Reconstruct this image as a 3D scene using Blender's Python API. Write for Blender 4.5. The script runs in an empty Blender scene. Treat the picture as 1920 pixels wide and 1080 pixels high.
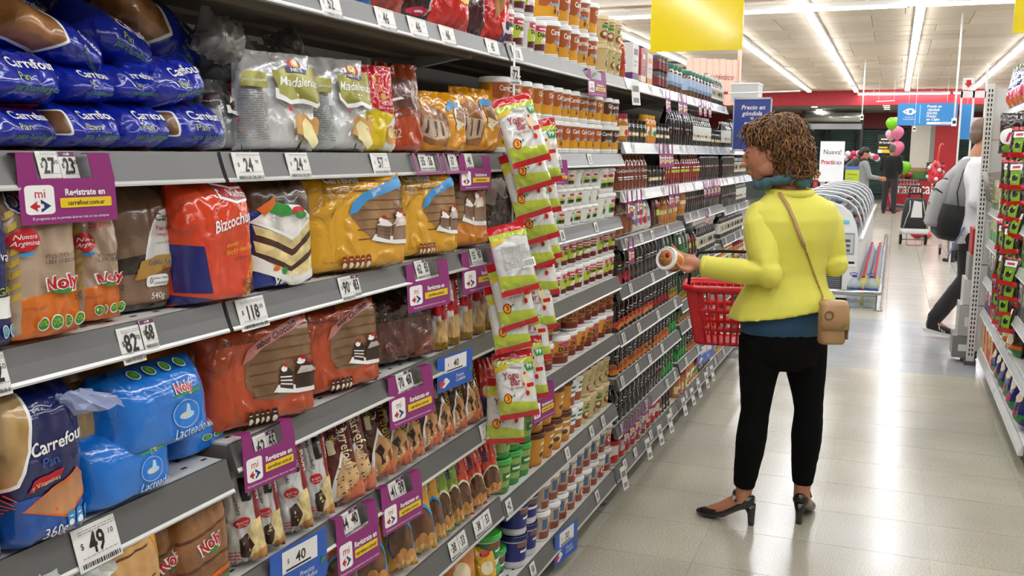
import bpy, bmesh, math, random
from mathutils import Vector, Matrix, noise
random.seed(7)
R = math.radians
SC = bpy.context.scene
COL = SC.collection

# ------------------------------------------------------------------ camera
FPX, VPX, VPY, CAM_H, ROLL = 1800.0, 1680.0, 293.0, 1.5, 0.01
_d = Vector((VPX - 960, 540 - VPY, FPX)).normalized()
_h = Vector((1, -ROLL, 0))
_u = _d.cross(_h).normalized()
if _u.y < 0: _u = -_u
_r = _u.cross(_d).normalized()
if _r.x < 0: _r = -_r
AX = (_r, _d, _u)                      # world X, Y, Z expressed in camera (right, up, forward)
cd = bpy.data.cameras.new('camera'); cam = bpy.data.objects.new('camera', cd); COL.objects.link(cam)
cd.sensor_width = 36; cd.lens = FPX / 1920 * 36; cd.clip_start = 0.05; cd.clip_end = 120
cam.matrix_world = Matrix(((_r.x, _r.y, -_r.z, 0), (_d.x, _d.y, -_d.z, 0), (_u.x, _u.y, -_u.z, CAM_H), (0, 0, 0, 1)))
SC.camera = cam
def ray(px, py):
    c = Vector((px - 960, 540 - py, FPX)); return Vector((_r.dot(c), _d.dot(c), _u.dot(c)))
def on_x(px, py, x):
    r = ray(px, py); return r * (x / r.x) + Vector((0, 0, CAM_H))
def on_y(px, py, y):
    r = ray(px, py); return r * (y / r.y) + Vector((0, 0, CAM_H))
def on_z(px, py, z):
    r = ray(px, py); return r * ((z - CAM_H) / r.z) + Vector((0, 0, CAM_H))

# ------------------------------------------------------------------ world and exposure
w = bpy.data.worlds.new('world'); SC.world = w; w.use_nodes = True
w.node_tree.nodes['Background'].inputs[0].default_value = (0.9, 0.95, 1, 1)
w.node_tree.nodes['Background'].inputs[1].default_value = 0.25
vs = SC.view_settings
vs.view_transform = 'Standard'; vs.look = 'None'; vs.gamma = 1; vs.use_curve_mapping = False
vs.exposure = 0.12
TUBE_POWER = 22.0

# ------------------------------------------------------------------ materials
def lin(h):
    h = h.lstrip('#'); out = []
    for i in (0, 2, 4):
        c = int(h[i:i + 2], 16) / 255
        out.append(c / 12.92 if c <= 0.04045 else ((c + 0.055) / 1.055) ** 2.4)
    return (*out, 1)
MATS = {}
def pri(name):
    m = bpy.data.materials.new(name); m.use_nodes = True
    return m, m.node_tree, m.node_tree.nodes['Principled BSDF']
def add_bump(nt, b, scale, strength, dist=0.004, detail=3, rough=.55, vor=0):
    tc = nt.nodes.new('ShaderNodeTexCoord'); n = nt.nodes.new('ShaderNodeTexNoise')
    n.inputs['Scale'].default_value = scale; n.inputs['Detail'].default_value = detail; n.inputs['Roughness'].default_value = rough
    n.inputs['Distortion'].default_value = .8 if vor else 0
    if vor: n.noise_type = 'RIDGED_MULTIFRACTAL'; n.inputs['Scale'].default_value = scale * .9; n.inputs['Detail'].default_value = 3.5
    nt.links.new(tc.outputs['Object'], n.inputs['Vector'])
    bp = nt.nodes.new('ShaderNodeBump'); bp.inputs['Strength'].default_value = strength; bp.inputs['Distance'].default_value = dist
    h = n.outputs['Fac']
    if vor:
        v = nt.nodes.new('ShaderNodeTexVoronoi'); v.feature = 'DISTANCE_TO_EDGE'; v.inputs['Scale'].default_value = vor
        mx = nt.nodes.new('ShaderNodeMixRGB'); mx.blend_type = 'ADD'; mx.inputs[0].default_value = .12
        for k in (0,):
            vm = nt.nodes.new('ShaderNodeVectorMath'); vm.operation = 'ADD'
            sc = nt.nodes.new('ShaderNodeVectorMath'); sc.operation = 'SCALE'; sc.inputs['Scale'].default_value = .12
            nt.links.new(n.outputs['Color'], sc.inputs[0]); nt.links.new(tc.outputs['Object'], vm.inputs[0]); nt.links.new(sc.outputs[0], vm.inputs[1])
            nt.links.new(vm.outputs[0], v.inputs['Vector'])
        nt.links.new(n.outputs['Fac'], mx.inputs[1]); nt.links.new(v.outputs['Distance'], mx.inputs[2]); h = mx.outputs[0]
    nt.links.new(h, bp.inputs['Height']); nt.links.new(bp.outputs['Normal'], b.inputs['Normal'])
    return tc, n
def M(col, rough=.5, metal=0., spec=.5, bump=None, coat=0., var=0., name=None):
    """plain procedural surface; var mottles the colour a little"""
    key = ('M', col, rough, metal, spec, bump, coat, var)
    if key in MATS: return MATS[key]
    m, nt, b = pri(name or 'surface_' + col.strip('#'))
    b.inputs['Base Color'].default_value = lin(col); b.inputs['Roughness'].default_value = rough
    b.inputs['Metallic'].default_value = metal; b.inputs['Specular IOR Level'].default_value = spec
    b.inputs['Coat Weight'].default_value = coat; b.inputs['Coat Roughness'].default_value = .08
    if bump: add_bump(nt, b, bump[0], bump[1])
    if var:
        tc = nt.nodes.new('ShaderNodeTexCoord'); n = nt.nodes.new('ShaderNodeTexNoise'); n.inputs['Scale'].default_value = 9 if var < .5 else 30
        n.inputs['Detail'].default_value = 6
        rp = nt.nodes.new('ShaderNodeValToRGB'); c = lin(col); v = min(var, .45)
        rp.color_ramp.elements[0].color = tuple(x * (1 - v) for x in c[:3]) + (1,); rp.color_ramp.elements[1].color = tuple(min(1, x * (1 + v)) for x in c[:3]) + (1,)
        rp.color_ramp.elements[0].position = .3; rp.color_ramp.elements[1].position = .7
        nt.links.new(tc.outputs['Object'], n.inputs['Vector']); nt.links.new(n.outputs['Fac'], rp.inputs[0]); nt.links.new(rp.outputs[0], b.inputs['Base Color'])
    MATS[key] = m; return m
def film(col, rough=.2, crinkle=.5, metal=0.):
    rough *= .7; crinkle *= 1.9
    """glossy printed plastic film with crinkles"""
    key = ('F', col, rough, crinkle, metal)
    if key in MATS: return MATS[key]
    m, nt, b = pri('film_' + col.strip('#'))
    b.inputs['Base Color'].default_value = lin(col); b.inputs['Roughness'].default_value = rough
    b.inputs['Metallic'].default_value = metal
    b.inputs['Coat Weight'].default_value = .6; b.inputs['Coat Roughness'].default_value = .05
    add_bump(nt, b, 22, crinkle, .014, 2, .5, vor=26)
    MATS[key] = m; return m
def bread(c1, c2, scale=30, rough=.25):
    """crumb and crust behind clear film"""
    key = ('B', c1, c2, scale)
    if key in MATS: return MATS[key]
    m, nt, b = pri('bread_' + c1.strip('#'))
    tc, n = add_bump(nt, b, 22, .5, .012, 2, .5, vor=26)
    n2 = nt.nodes.new('ShaderNodeTexNoise'); n2.inputs['Scale'].default_value = scale; n2.inputs['Detail'].default_value = 8
    rp = nt.nodes.new('ShaderNodeValToRGB'); rp.color_ramp.elements[0].color = lin(c1); rp.color_ramp.elements[1].color = lin(c2)
    rp.color_ramp.elements[0].position = .35; rp.color_ramp.elements[1].position = .65
    nt.links.new(tc.outputs['Object'], n2.inputs['Vector']); nt.links.new(n2.outputs['Fac'], rp.inputs[0]); nt.links.new(rp.outputs[0], b.inputs['Base Color'])
    b.inputs['Roughness'].default_value = rough; b.inputs['Coat Weight'].default_value = .5; b.inputs['Coat Roughness'].default_value = .1
    MATS[key] = m; return m
def clear(col='#ffffff', rough=.05, name='clear_plastic', alpha=.25):
    """thin clear plastic or glass"""
    key = ('C', col, rough, alpha)
    if key in MATS: return MATS[key]
    m, nt, b = pri(name); out = nt.nodes['Material Output']
    b.inputs['Base Color'].default_value = lin(col); b.inputs['Roughness'].default_value = rough
    tr = nt.nodes.new('ShaderNodeBsdfTransparent'); tr.inputs[0].default_value = lin(col)
    mx = nt.nodes.new('ShaderNodeMixShader'); mx.inputs[0].default_value = alpha
    nt.links.new(tr.outputs[0], mx.inputs[1]); nt.links.new(b.outputs[0], mx.inputs[2]); nt.links.new(mx.outputs[0], out.inputs[0])
    add_bump(nt, b, 25, .4, .01)
    MATS[key] = m; return m
def glass(col='#ffffff', name='clear_glass', rough=.02, tint=.9, fres=.25):
    """see-through sheet with a mirror sheen that grows at grazing angles"""
    key = ('G', col, name, rough, tint, fres)
    if key in MATS: return MATS[key]
    m, nt, b = pri(name); out = nt.nodes['Material Output']; nt.nodes.remove(b)
    tr = nt.nodes.new('ShaderNodeBsdfTransparent'); c = lin(col); tr.inputs[0].default_value = tuple(x * tint for x in c[:3]) + (1,)
    gl = nt.nodes.new('ShaderNodeBsdfGlossy'); gl.inputs['Roughness'].default_value = rough
    lw = nt.nodes.new('ShaderNodeLayerWeight'); lw.inputs[0].default_value = fres
    mx = nt.nodes.new('ShaderNodeMixShader'); nt.links.new(lw.outputs['Facing'], mx.inputs[0]); nt.links.new(tr.outputs[0], mx.inputs[1]); nt.links.new(gl.outputs[0], mx.inputs[2]); nt.links.new(mx.outputs[0], out.inputs[0])
    MATS[key] = m; return m
ORD = ('first', 'second', 'third', 'fourth', 'fifth', 'sixth', 'seventh', 'eighth', 'ninth', 'tenth', 'eleventh', 'twelfth', 'thirteenth', 'fourteenth', 'fifteenth', 'sixteenth', 'seventeenth', 'eighteenth', 'nineteenth', 'twentieth')
def glow(col, strength, name='lamp_glow'):
    key = ('E', col, strength)
    if key in MATS: return MATS[key]
    m, nt, b = pri(name)
    b.inputs['Base Color'].default_value = lin(col); b.inputs['Emission Color'].default_value = lin(col); b.inputs['Emission Strength'].default_value = strength
    MATS[key] = m; return m

# ------------------------------------------------------------------ objects
LABELS = {}
def link(name, me, parent=None, loc=None, rot=None):
    o = bpy.data.objects.new(name, me); COL.objects.link(o)
    if parent is not None: o.parent = parent
    if loc is not None: o.location = loc
    if rot is not None: o.rotation_euler = rot
    return o
def tag(o, label, cat, group=None, kind=None):
    for a, b in ((' the ', ' '), (' of its row', ''), (' a ', ' '), (' printed', '')):
        if len(label.split()) > 16: label = label.replace(a, b)
    o['label'] = label; o['category'] = cat
    if group: o['group'] = group
    if kind: o['kind'] = kind
    return o
def struct(o, label=None, cat=None):
    o['kind'] = 'structure'
    if label: o['label'] = label
    if cat: o['category'] = cat
    return o
def empty(name, loc, rz=0.):
    o = bpy.data.objects.new(name, None); COL.objects.link(o); o.location = loc; o.rotation_euler = (0, 0, rz); o.empty_display_size = .02
    return o
def copy_tree(o, parent=None):
    c = o.copy(); COL.objects.link(c); c.parent = parent
    for ch in KIDS.get(o.name, ()):
        k = copy_tree(ch, c)
    if o.name in KIDS: KIDS[c.name] = []
    return c
KIDS = {}
def kid(name, me, parent, loc=None, rot=None):
    o = link(name, me, parent, loc, rot); KIDS.setdefault(parent.name, []).append(o); return o

class MB:
    """collects faces with materials and links them as one mesh"""
    def __init__(s): s.v, s.f, s.m, s.mats, s.sm = [], [], [], [], []
    def mi(s, m):
        if m not in s.mats: s.mats.append(m)
        return s.mats.index(m)
    def add(s, vs, fs, m, smooth=False):
        b = len(s.v); i = s.mi(m); s.v += [tuple(v) for v in vs]
        for f in fs: s.f.append(tuple(b + k for k in f)); s.m.append(i); s.sm.append(smooth)
        return s
    def box(s, a, b, m, rz=0., rx=0., ry=0., c=None):
        x0, y0, z0 = a; x1, y1, z1 = b
        vs = [Vector(p) for p in ((x0, y0, z0), (x1, y0, z0), (x1, y1, z0), (x0, y1, z0), (x0, y0, z1), (x1, y0, z1), (x1, y1, z1), (x0, y1, z1))]
        if rz or rx or ry:
            c = Vector(c) if c else (Vector(a) + Vector(b)) / 2
            mt = Matrix.Rotation(rz, 3, 'Z') @ Matrix.Rotation(ry, 3, 'Y') @ Matrix.Rotation(rx, 3, 'X'); vs = [mt @ (v - c) + c for v in vs]
        return s.add(vs, ((0, 3, 2, 1), (4, 5, 6, 7), (0, 1, 5, 4), (1, 2, 6, 5), (2, 3, 7, 6), (3, 0, 4, 7)), m)
    def tube(s, pts, r, m, n=8, closed=False, r2=None, cap=True):
        pts = [Vector(p) for p in pts]; rings = []; k = len(pts); up = None
        for i, p in enumerate(pts):
            t = (pts[(i + 1) % k] - pts[i - 1]) if closed else (pts[min(i + 1, k - 1)] - pts[max(i - 1, 0)])
            t.normalize()
            if up is None: up = Vector((0, 0, 1)) if abs(t.z) < .9 else Vector((1, 0, 0))
            a = t.cross(up); 
            if a.length < 1e-4: a = t.orthogonal()
            a.normalize(); b = a.cross(t).normalized(); up = b
            rr = r[i] if isinstance(r, (list, tuple)) else r; ry = rr if r2 is None else (r2[i] if isinstance(r2, (list, tuple)) else r2)
            rings.append([p + a * (math.cos(2 * math.pi * j / n) * rr) + b * (math.sin(2 * math.pi * j / n) * ry) for j in range(n)])
        vs = [v for g in rings for v in g]; fs = []
        for i in range(k if closed else k - 1):
            q = (i + 1) % k
            for j in range(n): fs.append((i * n + j, i * n + (j + 1) % n, q * n + (j + 1) % n, q * n + j))
        if not closed and cap: fs += [tuple(range(n))[::-1], tuple((k - 1) * n + j for j in range(n))]
        return s.add(vs, fs, m, True)
    def lathe(s, prof, m, n=20, c=(0, 0, 0), arc=None, sx=1., sy=1., cap=True):
        """prof: (radius, z) upward; arc=(a0,a1) for a partial turn"""
        a0, a1 = arc or (0, 2 * math.pi); full = arc is None; q = n if full else n + 1; vs = []
        for r, z in prof:
            for j in range(q):
                a = a0 + (a1 - a0) * j / n; vs.append((c[0] + math.cos(a) * r * sx, c[1] + math.sin(a) * r * sy, c[2] + z))
        fs = []
        for i in range(len(prof) - 1):
            for j in range(n if full else n): fs.append((i * q + j, i * q + (j + 1) % q if full else i * q + j + 1, (i + 1) * q + ((j + 1) % q if full else j + 1), (i + 1) * q + j))
        if full and cap:
            fs.append(tuple(range(q))[::-1]); fs.append(tuple((len(prof) - 1) * q + j for j in range(q)))
        return s.add(vs, fs, m, True)
    def ball(s, c, r, m, nu=12, nv=8, mat=None):
        rx, ry, rz = r if isinstance(r, (tuple, list)) else (r, r, r); vs, fs = [], []
        for i in range(nv + 1):
            t = math.pi * i / nv
            for j in range(nu):
                a = 2 * math.pi * j / nu; p = Vector((math.sin(t) * math.cos(a) * rx, math.sin(t) * math.sin(a) * ry, -math.cos(t) * rz))
                if mat is not None: p = mat @ p
                vs.append(p + Vector(c))
        for i in range(nv):
            for j in range(nu): fs.append((i * nu + j, i * nu + (j + 1) % nu, (i + 1) * nu + (j + 1) % nu, (i + 1) * nu + j))
        return s.add(vs, fs, m, True)
    def mesh(s, name):
        me = bpy.data.meshes.new(name); me.from_pydata(s.v, [], s.f)
        for m in s.mats: me.materials.append(m)
        me.polygons.foreach_set('material_index', s.m); me.polygons.foreach_set('use_smooth', s.sm)
        me.update(); return me
    def build(s, name, parent=None, loc=None, rot=None):
        me = s.mesh(name)
        return link(name, me, None, loc, rot) if parent is None else kid(name, me, parent, loc, rot)
def crease(o, deg=35):
    """keep flat looking corners on smooth-shaded lathes"""
    try: o.data.set_sharp_from_angle(angle=R(deg))
    except Exception: pass
    return o

# ------------------------------------------------------------------ lettering and flat print
GLY = {}
WORK = bpy.data.scenes.new('work')
def eval_mesh(o):
    """evaluates one object in a scratch scene"""
    WORK.collection.objects.link(o); vl = WORK.view_layers[0]; vl.update(); me = bpy.data.meshes.new_from_object(o.evaluated_get(vl.depsgraph)); WORK.collection.objects.unlink(o); return me
def glyphs(txt, bold=0., shear=0., space=1.):
    """2-D triangles of a word, height of a capital = 1, origin at left baseline; returns verts, faces, width"""
    k = (txt, bold, shear, space)
    if k in GLY: return GLY[k]
    c = bpy.data.curves.new('lettering', 'FONT'); c.body = txt; c.size = 1.0; c.resolution_u = 2; c.offset = bold; c.shear = shear; c.space_character = space
    o = bpy.data.objects.new('lettering', c)
    me = eval_mesh(o)
    vs = [(v.co.x / .69, v.co.y / .69) for v in me.vertices]; fs = [tuple(p.vertices) for p in me.polygons]
    bpy.data.objects.remove(o); bpy.data.curves.remove(c); bpy.data.meshes.remove(me)
    wd = max([v[0] for v in vs] or [0]); GLY[k] = (vs, fs, wd); return GLY[k]
def ell(cx, cy, rx, ry, n=20, a0=0, a1=360):
    full = a1 - a0 >= 360
    return [(cx + rx * math.cos(R(a0 + (a1 - a0) * i / (n if full else n - 1))), cy + ry * math.sin(R(a0 + (a1 - a0) * i / (n if full else n - 1)))) for i in range(n)]
def rect(x0, y0, x1, y1): return [(x0, y0), (x1, y0), (x1, y1), (x0, y1)]
def rrect(x0, y0, x1, y1, r, n=4, ry=None):
    ry = r if ry is None else ry; out = []
    for cx, cy, a in ((x1 - r, y0 + ry, -90), (x1 - r, y1 - ry, 0), (x0 + r, y1 - ry, 90), (x0 + r, y0 + ry, 180)):
        for i in range(n + 1): t = R(a + 90 * i / n); out.append((cx + r * math.cos(t), cy + ry * math.sin(t)))
    return out
def cut(poly, du, dv):
    """triangles of a polygon sliced on a grid so that it can follow a curved sheet"""
    bm = bmesh.new(); bm.faces.new([bm.verts.new((x, y, 0)) for x, y in poly])
    xs = [p[0] for p in poly]; ys = [p[1] for p in poly]
    def sl(ax, lo, hi, st):
        k = math.floor(lo / st) + 1
        while k * st < hi - 1e-6:
            co = [0, 0, 0]; no = [0, 0, 0]; co[ax] = k * st; no[ax] = 1
            bmesh.ops.bisect_plane(bm, geom=bm.verts[:] + bm.edges[:] + bm.faces[:], plane_co=co, plane_no=no, dist=1e-7); k += 1
    if du: sl(0, min(xs), max(xs), du)
    if dv: sl(1, min(ys), max(ys), dv)
    bmesh.ops.triangulate(bm, faces=bm.faces[:])
    bm.normal_update(); bm.verts.index_update()
    vs = [(v.co.x, v.co.y) for v in bm.verts]; fs = []
    for f in bm.faces:
        ids = [v.index for v in f.verts]; fs.append(tuple(ids) if f.normal.z > 0 else tuple(ids[::-1]))
    bm.free(); return vs, fs
def slice_tris(pts, fs, du, dv):
    bm = bmesh.new(); vv = [bm.verts.new((x, y, 0)) for x, y in pts]
    for f in fs:
        try: bm.faces.new([vv[i] for i in f])
        except ValueError: pass
    for ax, st in ((0, du), (1, dv)):
        lo = min(p[ax] for p in pts); hi = max(p[ax] for p in pts); k = math.floor(lo / st) + 1
        while k * st < hi - 1e-6:
            co = [0, 0, 0]; no = [0, 0, 0]; co[ax] = k * st; no[ax] = 1
            bmesh.ops.bisect_plane(bm, geom=bm.verts[:] + bm.edges[:] + bm.faces[:], plane_co=co, plane_no=no, dist=1e-7); k += 1
    bm.verts.index_update(); out = [(v.co.x, v.co.y) for v in bm.verts]; of = [tuple(v.index for v in f.verts) for f in bm.faces]
    bm.free(); return out, of
# art item:  ('p', material, [(fx,fy)..])   ('t', material, text, fx, fy, size, opts)   fx,fy are shares of the sheet, size a share of its height
def print_on(mb, art, W, H, surf, du=0, dv=0, off=.0009, step=.0002):
    """lays flat print on a sheet; surf(fx, fy, offset) gives the point in space"""
    lay = off
    for it in art:
        if it[0] == 'p':
            vs, fs = cut(it[2], du, dv); mb.add([surf(x, y, lay) for x, y in vs], fs, it[1], True)
        else:
            _, m, txt, fx, fy, size = it[:6]; o = it[6] if len(it) > 6 else {}
            vs, fs, wd = glyphs(txt, o.get('bold', 0), o.get('shear', 0), o.get('space', 1))
            if not vs: continue
            k = size * H; xs = o.get('xs', 1.); al = o.get('al', 'c'); a = R(o.get('rot', 0)); ca, sa = math.cos(a), math.sin(a)
            if 'fit' in o: xs = min(xs, o['fit'] * W / (wd * k))
            x0 = {'c': -wd * k * xs / 2, 'l': 0, 'r': -wd * k * xs}[al]; arc = o.get('arc', 0); pts = []
            for x, y in vs:
                x = x0 + x * k * xs; y = y * k
                if arc: y += arc * H * ((x / (wd * k * xs / 2 + 1e-9)) ** 2)
                pts.append((fx + (x * ca - y * sa) / W, fy + (x * sa + y * ca) / H))
            if du and dv: pts, fs = slice_tris(pts, fs, du, dv)
            mb.add([surf(x, y, lay + step) for x, y in pts], fs, m, True)
        lay += step
    return mb
def T(m, txt, fx, fy, size, **o): return ('t', m, txt, fx, fy, size, o)
def Pg(m, pts): return ('p', m, pts)

def flat(W, H, org=(0, 0, 0), ux=(1, 0, 0), uy=(0, 0, 1)):
    ux = Vector(ux).normalized(); uy = Vector(uy).normalized(); n = ux.cross(uy); org = Vector(org)
    return lambda x, y, o: org + ux * (x * W) + uy * (y * H) + n * o
# ================================================================== the room
ZC = 3.34                                     # ceiling
def floor_mat(c, name):
    m, nt, b = pri(name)
    tc = nt.nodes.new('ShaderNodeTexCoord'); oi = nt.nodes.new('ShaderNodeNewGeometry')
    n1 = nt.nodes.new('ShaderNodeTexNoise'); n1.inputs['Scale'].default_value = 160; n1.inputs['Detail'].default_value = 3
    n2 = nt.nodes.new('ShaderNodeTexNoise'); n2.inputs['Scale'].default_value = 2.2; n2.inputs['Detail'].default_value = 5
    for n in (n1, n2): nt.links.new(oi.outputs['Position'], n.inputs['Vector'])
    rp = nt.nodes.new('ShaderNodeValToRGB'); L = lin(c)
    rp.color_ramp.elements[0].color = tuple(x * .72 for x in L[:3]) + (1,); rp.color_ramp.elements[1].color = tuple(x * 1.12 for x in L[:3]) + (1,)
    rp.color_ramp.elements[0].position = .36; rp.color_ramp.elements[1].position = .62
    mx = nt.nodes.new('ShaderNodeMixRGB'); mx.blend_type = 'MULTIPLY'; mx.inputs[0].default_value = .35
    nt.links.new(n1.outputs['Fac'], rp.inputs[0]); nt.links.new(rp.outputs[0], mx.inputs[1]); nt.links.new(n2.outputs['Fac'], mx.inputs[2])
    nt.links.new(mx.outputs[0], b.inputs['Base Color'])
    rr = nt.nodes.new('ShaderNodeMapRange'); rr.inputs['To Min'].default_value = .12; rr.inputs['To Max'].default_value = .3
    nt.links.new(n2.outputs['Fac'], rr.inputs['Value']); nt.links.new(rr.outputs[0], b.inputs['Roughness'])
    b.inputs['Specular IOR Level'].default_value = .6
    bp = nt.nodes.new('ShaderNodeBump'); bp.inputs['Strength'].default_value = .05; bp.inputs['Distance'].default_value = .01
    nt.links.new(n2.outputs['Fac'], bp.inputs['Height']); nt.links.new(bp.outputs[0], b.inputs['Normal'])
    return m
M_TILE = [floor_mat('#c3bda9', 'terrazzo_warm'), floor_mat('#beb8a6', 'terrazzo_plain')]
M_TILEC = floor_mat('#b0b3b4', 'terrazzo_cool')
m, nt, b = pri('terrazzo_far')
geo = nt.nodes.new('ShaderNodeNewGeometry'); bk = nt.nodes.new('ShaderNodeTexBrick')
bk.offset = 0; bk.inputs['Color1'].default_value = lin('#bab5a6'); bk.inputs['Color2'].default_value = lin('#b3ae9f'); bk.inputs['Mortar'].default_value = lin('#8d8a80')
bk.inputs['Scale'].default_value = 1; bk.inputs['Brick Width'].default_value = .41; bk.inputs['Row Height'].default_value = .376; bk.inputs['Mortar Size'].default_value = .004
nt.links.new(geo.outputs['Position'], bk.inputs['Vector']); nt.links.new(bk.outputs['Color'], b.inputs['Base Color']); b.inputs['Roughness'].default_value = .2
b.inputs['Specular IOR Level'].default_value = .6
M_FAR = m
fl = MB(); fl.box((-6.5, -4, -.1), (6.5, 37, -.003), M_FAR); floor = struct(fl.build('floor'))
tm = {}
for i, (a, bb, mm) in enumerate(((0, 0, M_TILE[0]), (0, 0, M_TILE[1]), (0, 0, M_TILEC))):
    t = MB(); t.box((.0012, .0012, -.006), (.4088, .3748, 0), mm); tm[i] = t.mesh('floor_tile')
for iy in range(-1, 19):
    for ix in range(-1, 5):
        y = 3.395 + .376 * (iy - 3); x = -1.022 + .41 * ix
        if y < 1.6 or (x < -1.2 and y < 7): continue
        cool = 7.1 < y < 10.3
        kid('floor_tile', tm[2 if cool else (ix * 7 + iy * 3) % 5 % 2], floor, (x, y, 0))

# ceiling of long staggered boards
m_board = [M('#d8c9b4', .7, bump=(40, .2), var=.06), M('#cfc0a9', .7, bump=(40, .2), var=.06), M('#ddcfbc', .7, bump=(40, .2), var=.06)]
cl = MB(); cl.box((-6.5, -4, ZC + .02), (6.5, 29.6, ZC + .1), M('#5a544c', .9)); ceiling = struct(cl.build('ceiling'))
bw, bl = .62, 1.25; bmesh_b = []
for k in range(3):
    t = MB(); t.box((.004, .006, 0), (bl - .004, bw - .006, .015), m_board[k]); bmesh_b.append(t.mesh('ceiling_board'))
rnd = random.Random(3)
for iy in range(34):
    y = 8.3 + iy * bw; off = rnd.choice((0, .42, .83))
    for ix in range(-5, 5):
        x = ix * bl + off
        if x > 3.2 or x < -5.4: continue
        o = kid('ceiling_board', bmesh_b[rnd.randrange(3)], ceiling, (x, y, ZC - .004 + rnd.uniform(0, .004)))
        o.rotation_euler = (R(rnd.gauss(0, .25)), R(rnd.gauss(0, .12)), 0)
        if rnd.random() < .05: o.rotation_euler = (R(rnd.uniform(-1.2, 1.2)), R(rnd.uniform(-.5, .5)), 0); o.location.z -= .006
t = MB(); t.box((-6.5, -4, ZC), (6.5, 8.3, ZC + .018), m_board[0]); kid('ceiling_near_boards', t.mesh('ceiling_near_boards'), ceiling)
M_RED = M('#b3222f', .45, var=.05); M_WALL = M('#cfc8bf', .8, var=.04)
t = MB(); t.box((-6.6, -4, 0), (-6.5, 37, 2.3), M_WALL); t.box((-6.6, -4, 2.3), (-6.5, 37, 3.36), M_RED); struct(t.build('wall_left'))
t = MB(); t.box((6.5, -4, 0), (6.6, 37, 3.36), M_WALL); struct(t.build('wall_right'))
t = MB(); t.box((-6.5, -4.1, 0), (6.5, -4, 3.36), M_WALL); struct(t.build('wall_near'))
# red header beam, the lower lobby ceiling behind it and the glazed front
t = MB(); t.box((-6.5, 29.45, 2.93), (6.5, 29.75, 3.44), M_RED); struct(t.build('trim_1'))
t = MB(); t.box((-6.5, 29.75, 2.98), (6.5, 36, 3.05), M('#8d8984', .7)); struct(t.build('ceiling_lobby'))
t = MB(); t.box((-6.5, 36, 2.45), (6.5, 36.2, 3.0), M('#7d1c24', .5)); struct(t.build('trim_2'))
wb = struct(link('wall_back', MB().box((-6.5, 36.4, 0), (6.5, 36.5, 3.0), M('#7d898a', .5)).mesh('wall_back')))
# shutters and glass between dark posts
m_post = M('#22272a', .4); m_gl = glass('#eaf2f2', 'lobby_glass', .03, .97, .25)
for i, (x0, x1) in enumerate(((-3.6, -2.35), (-2.3, -1.25), (-1.2, .4), (1.85, 3.4))):
    wroot = struct(link('window_%d' % (i + 1), MB().box((x0, 36.02, .1), (x0 + .07, 36.16, 2.5), m_post).box((x1 - .07, 36.02, .1), (x1, 36.16, 2.5), m_post).box((x0, 36.02, 2.44), (x1, 36.16, 2.5), m_post).box((x0, 36.02, .1), (x1, 36.16, .16), m_post).mesh('window_frame')))
    kid('pane', MB().box((x0 + .07, 36.08, .16), (x1 - .07, 36.1, 2.44), m_gl).mesh('pane'), wroot)
    sl = MB().box((0, 0, 0), (x1 - x0 - .2, .02, .07), M('#8f9a98', .5)).mesh('shutter_slat')
    for k in range(26): kid('shutter_slat', sl, wroot, (x0 + .1, 36.3, .2 + k * .085), (R(12), 0, 0))
t = MB(); t.box((.42, 34.4, 0), (1.0, 34.9, 2.98), M('#c9c8c4', .6, var=.03)); t.box((1.0, 34.4, 0), (1.14, 34.9, 2.98), M('#8c8c8a', .6)); struct(t.build('wall_pillar'), 'pale grey pillar beyond the red counter', 'pillar')
t = MB(); t.box((1.14, 34.4, 0), (1.8, 34.6, 2.98), M_RED); struct(t.build('wall_red'), 'red partition wall beside the grey pillar', 'wall')
# ------------------------------------------------------------------ fluorescent fittings
m_hous = M('#e8e8e4', .4); m_tube = glow('#f4f8ff', TUBE_POWER, 'fluorescent_glow')
hb = MB().box((-.055, 0, 0), (.055, 2.36, .05), m_hous).mesh('housing')
tb = MB().box((-.045, .02, -.028), (.045, 2.34, -.001), m_tube).mesh('diffuser')
eb = MB().box((-.058, -.015, -.03), (.058, .012, .052), m_hous).box((-.058, 2.348, -.03), (.058, 2.375, .052), m_hous).mesh('end_cap')
def fixture(x, y, rz=0., lab=''):
    e = empty('fluorescent_light', (x, y, ZC - .055 - (.062 if rz else 0)), rz)
    tag(e, lab, 'ceiling light', 'fluorescent ceiling lights')
    kid('housing', hb, e); kid('diffuser', tb, e); kid('end_cap', eb, e)
    if rz: kid('hanger_rod', MB().box((-.01, .4, .05), (.01, .42, .118), m_hous).mesh('hanger_rod'), e); kid('hanger_rod', MB().box((-.01, 1.9, .05), (.01, 1.92, .118), m_hous).mesh('hanger_rod'), e)
    return e
ROWS = ((-3.95, 'fluorescent light in the row nearest the red side wall', 8), (-2.37, 'fluorescent light in the row behind the yellow sign', 8),
        (-1.14, 'fluorescent light in the row above the bottle shelves', 8), (.17, 'fluorescent light in the row above the aisle', 9), (1.78, 'fluorescent light in the row above the shelves opposite', 8), (3.6, 'fluorescent light in the row beyond the shelves opposite', 8))
for x, lab, n in ROWS:
    for q, k in enumerate(range(10, -3 if abs(x) < 3 else 0, -1)):
        y = 2.0 + k * 2.42
        if x == -1.14 and k == 10: y += .35
        if abs(y - 11) < .5 and x < -1: pass
        fixture(x, y, 0, '%s from the red beam, %s' % (ORD[q], lab))
for k in range(4): fixture(-3.45 + k * 2.42 - 1.3, 12.2, R(-90), '%s along, fluorescent light set crosswise behind the yellow sign' % ORD[k])
for k, x in enumerate((-1.1, 1.35)): fixture(x, 29.2, R(-90), 'fluorescent light set crosswise before the red beam, ' + ('beside the roller shutter', 'above the blue sign')[k])
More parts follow.
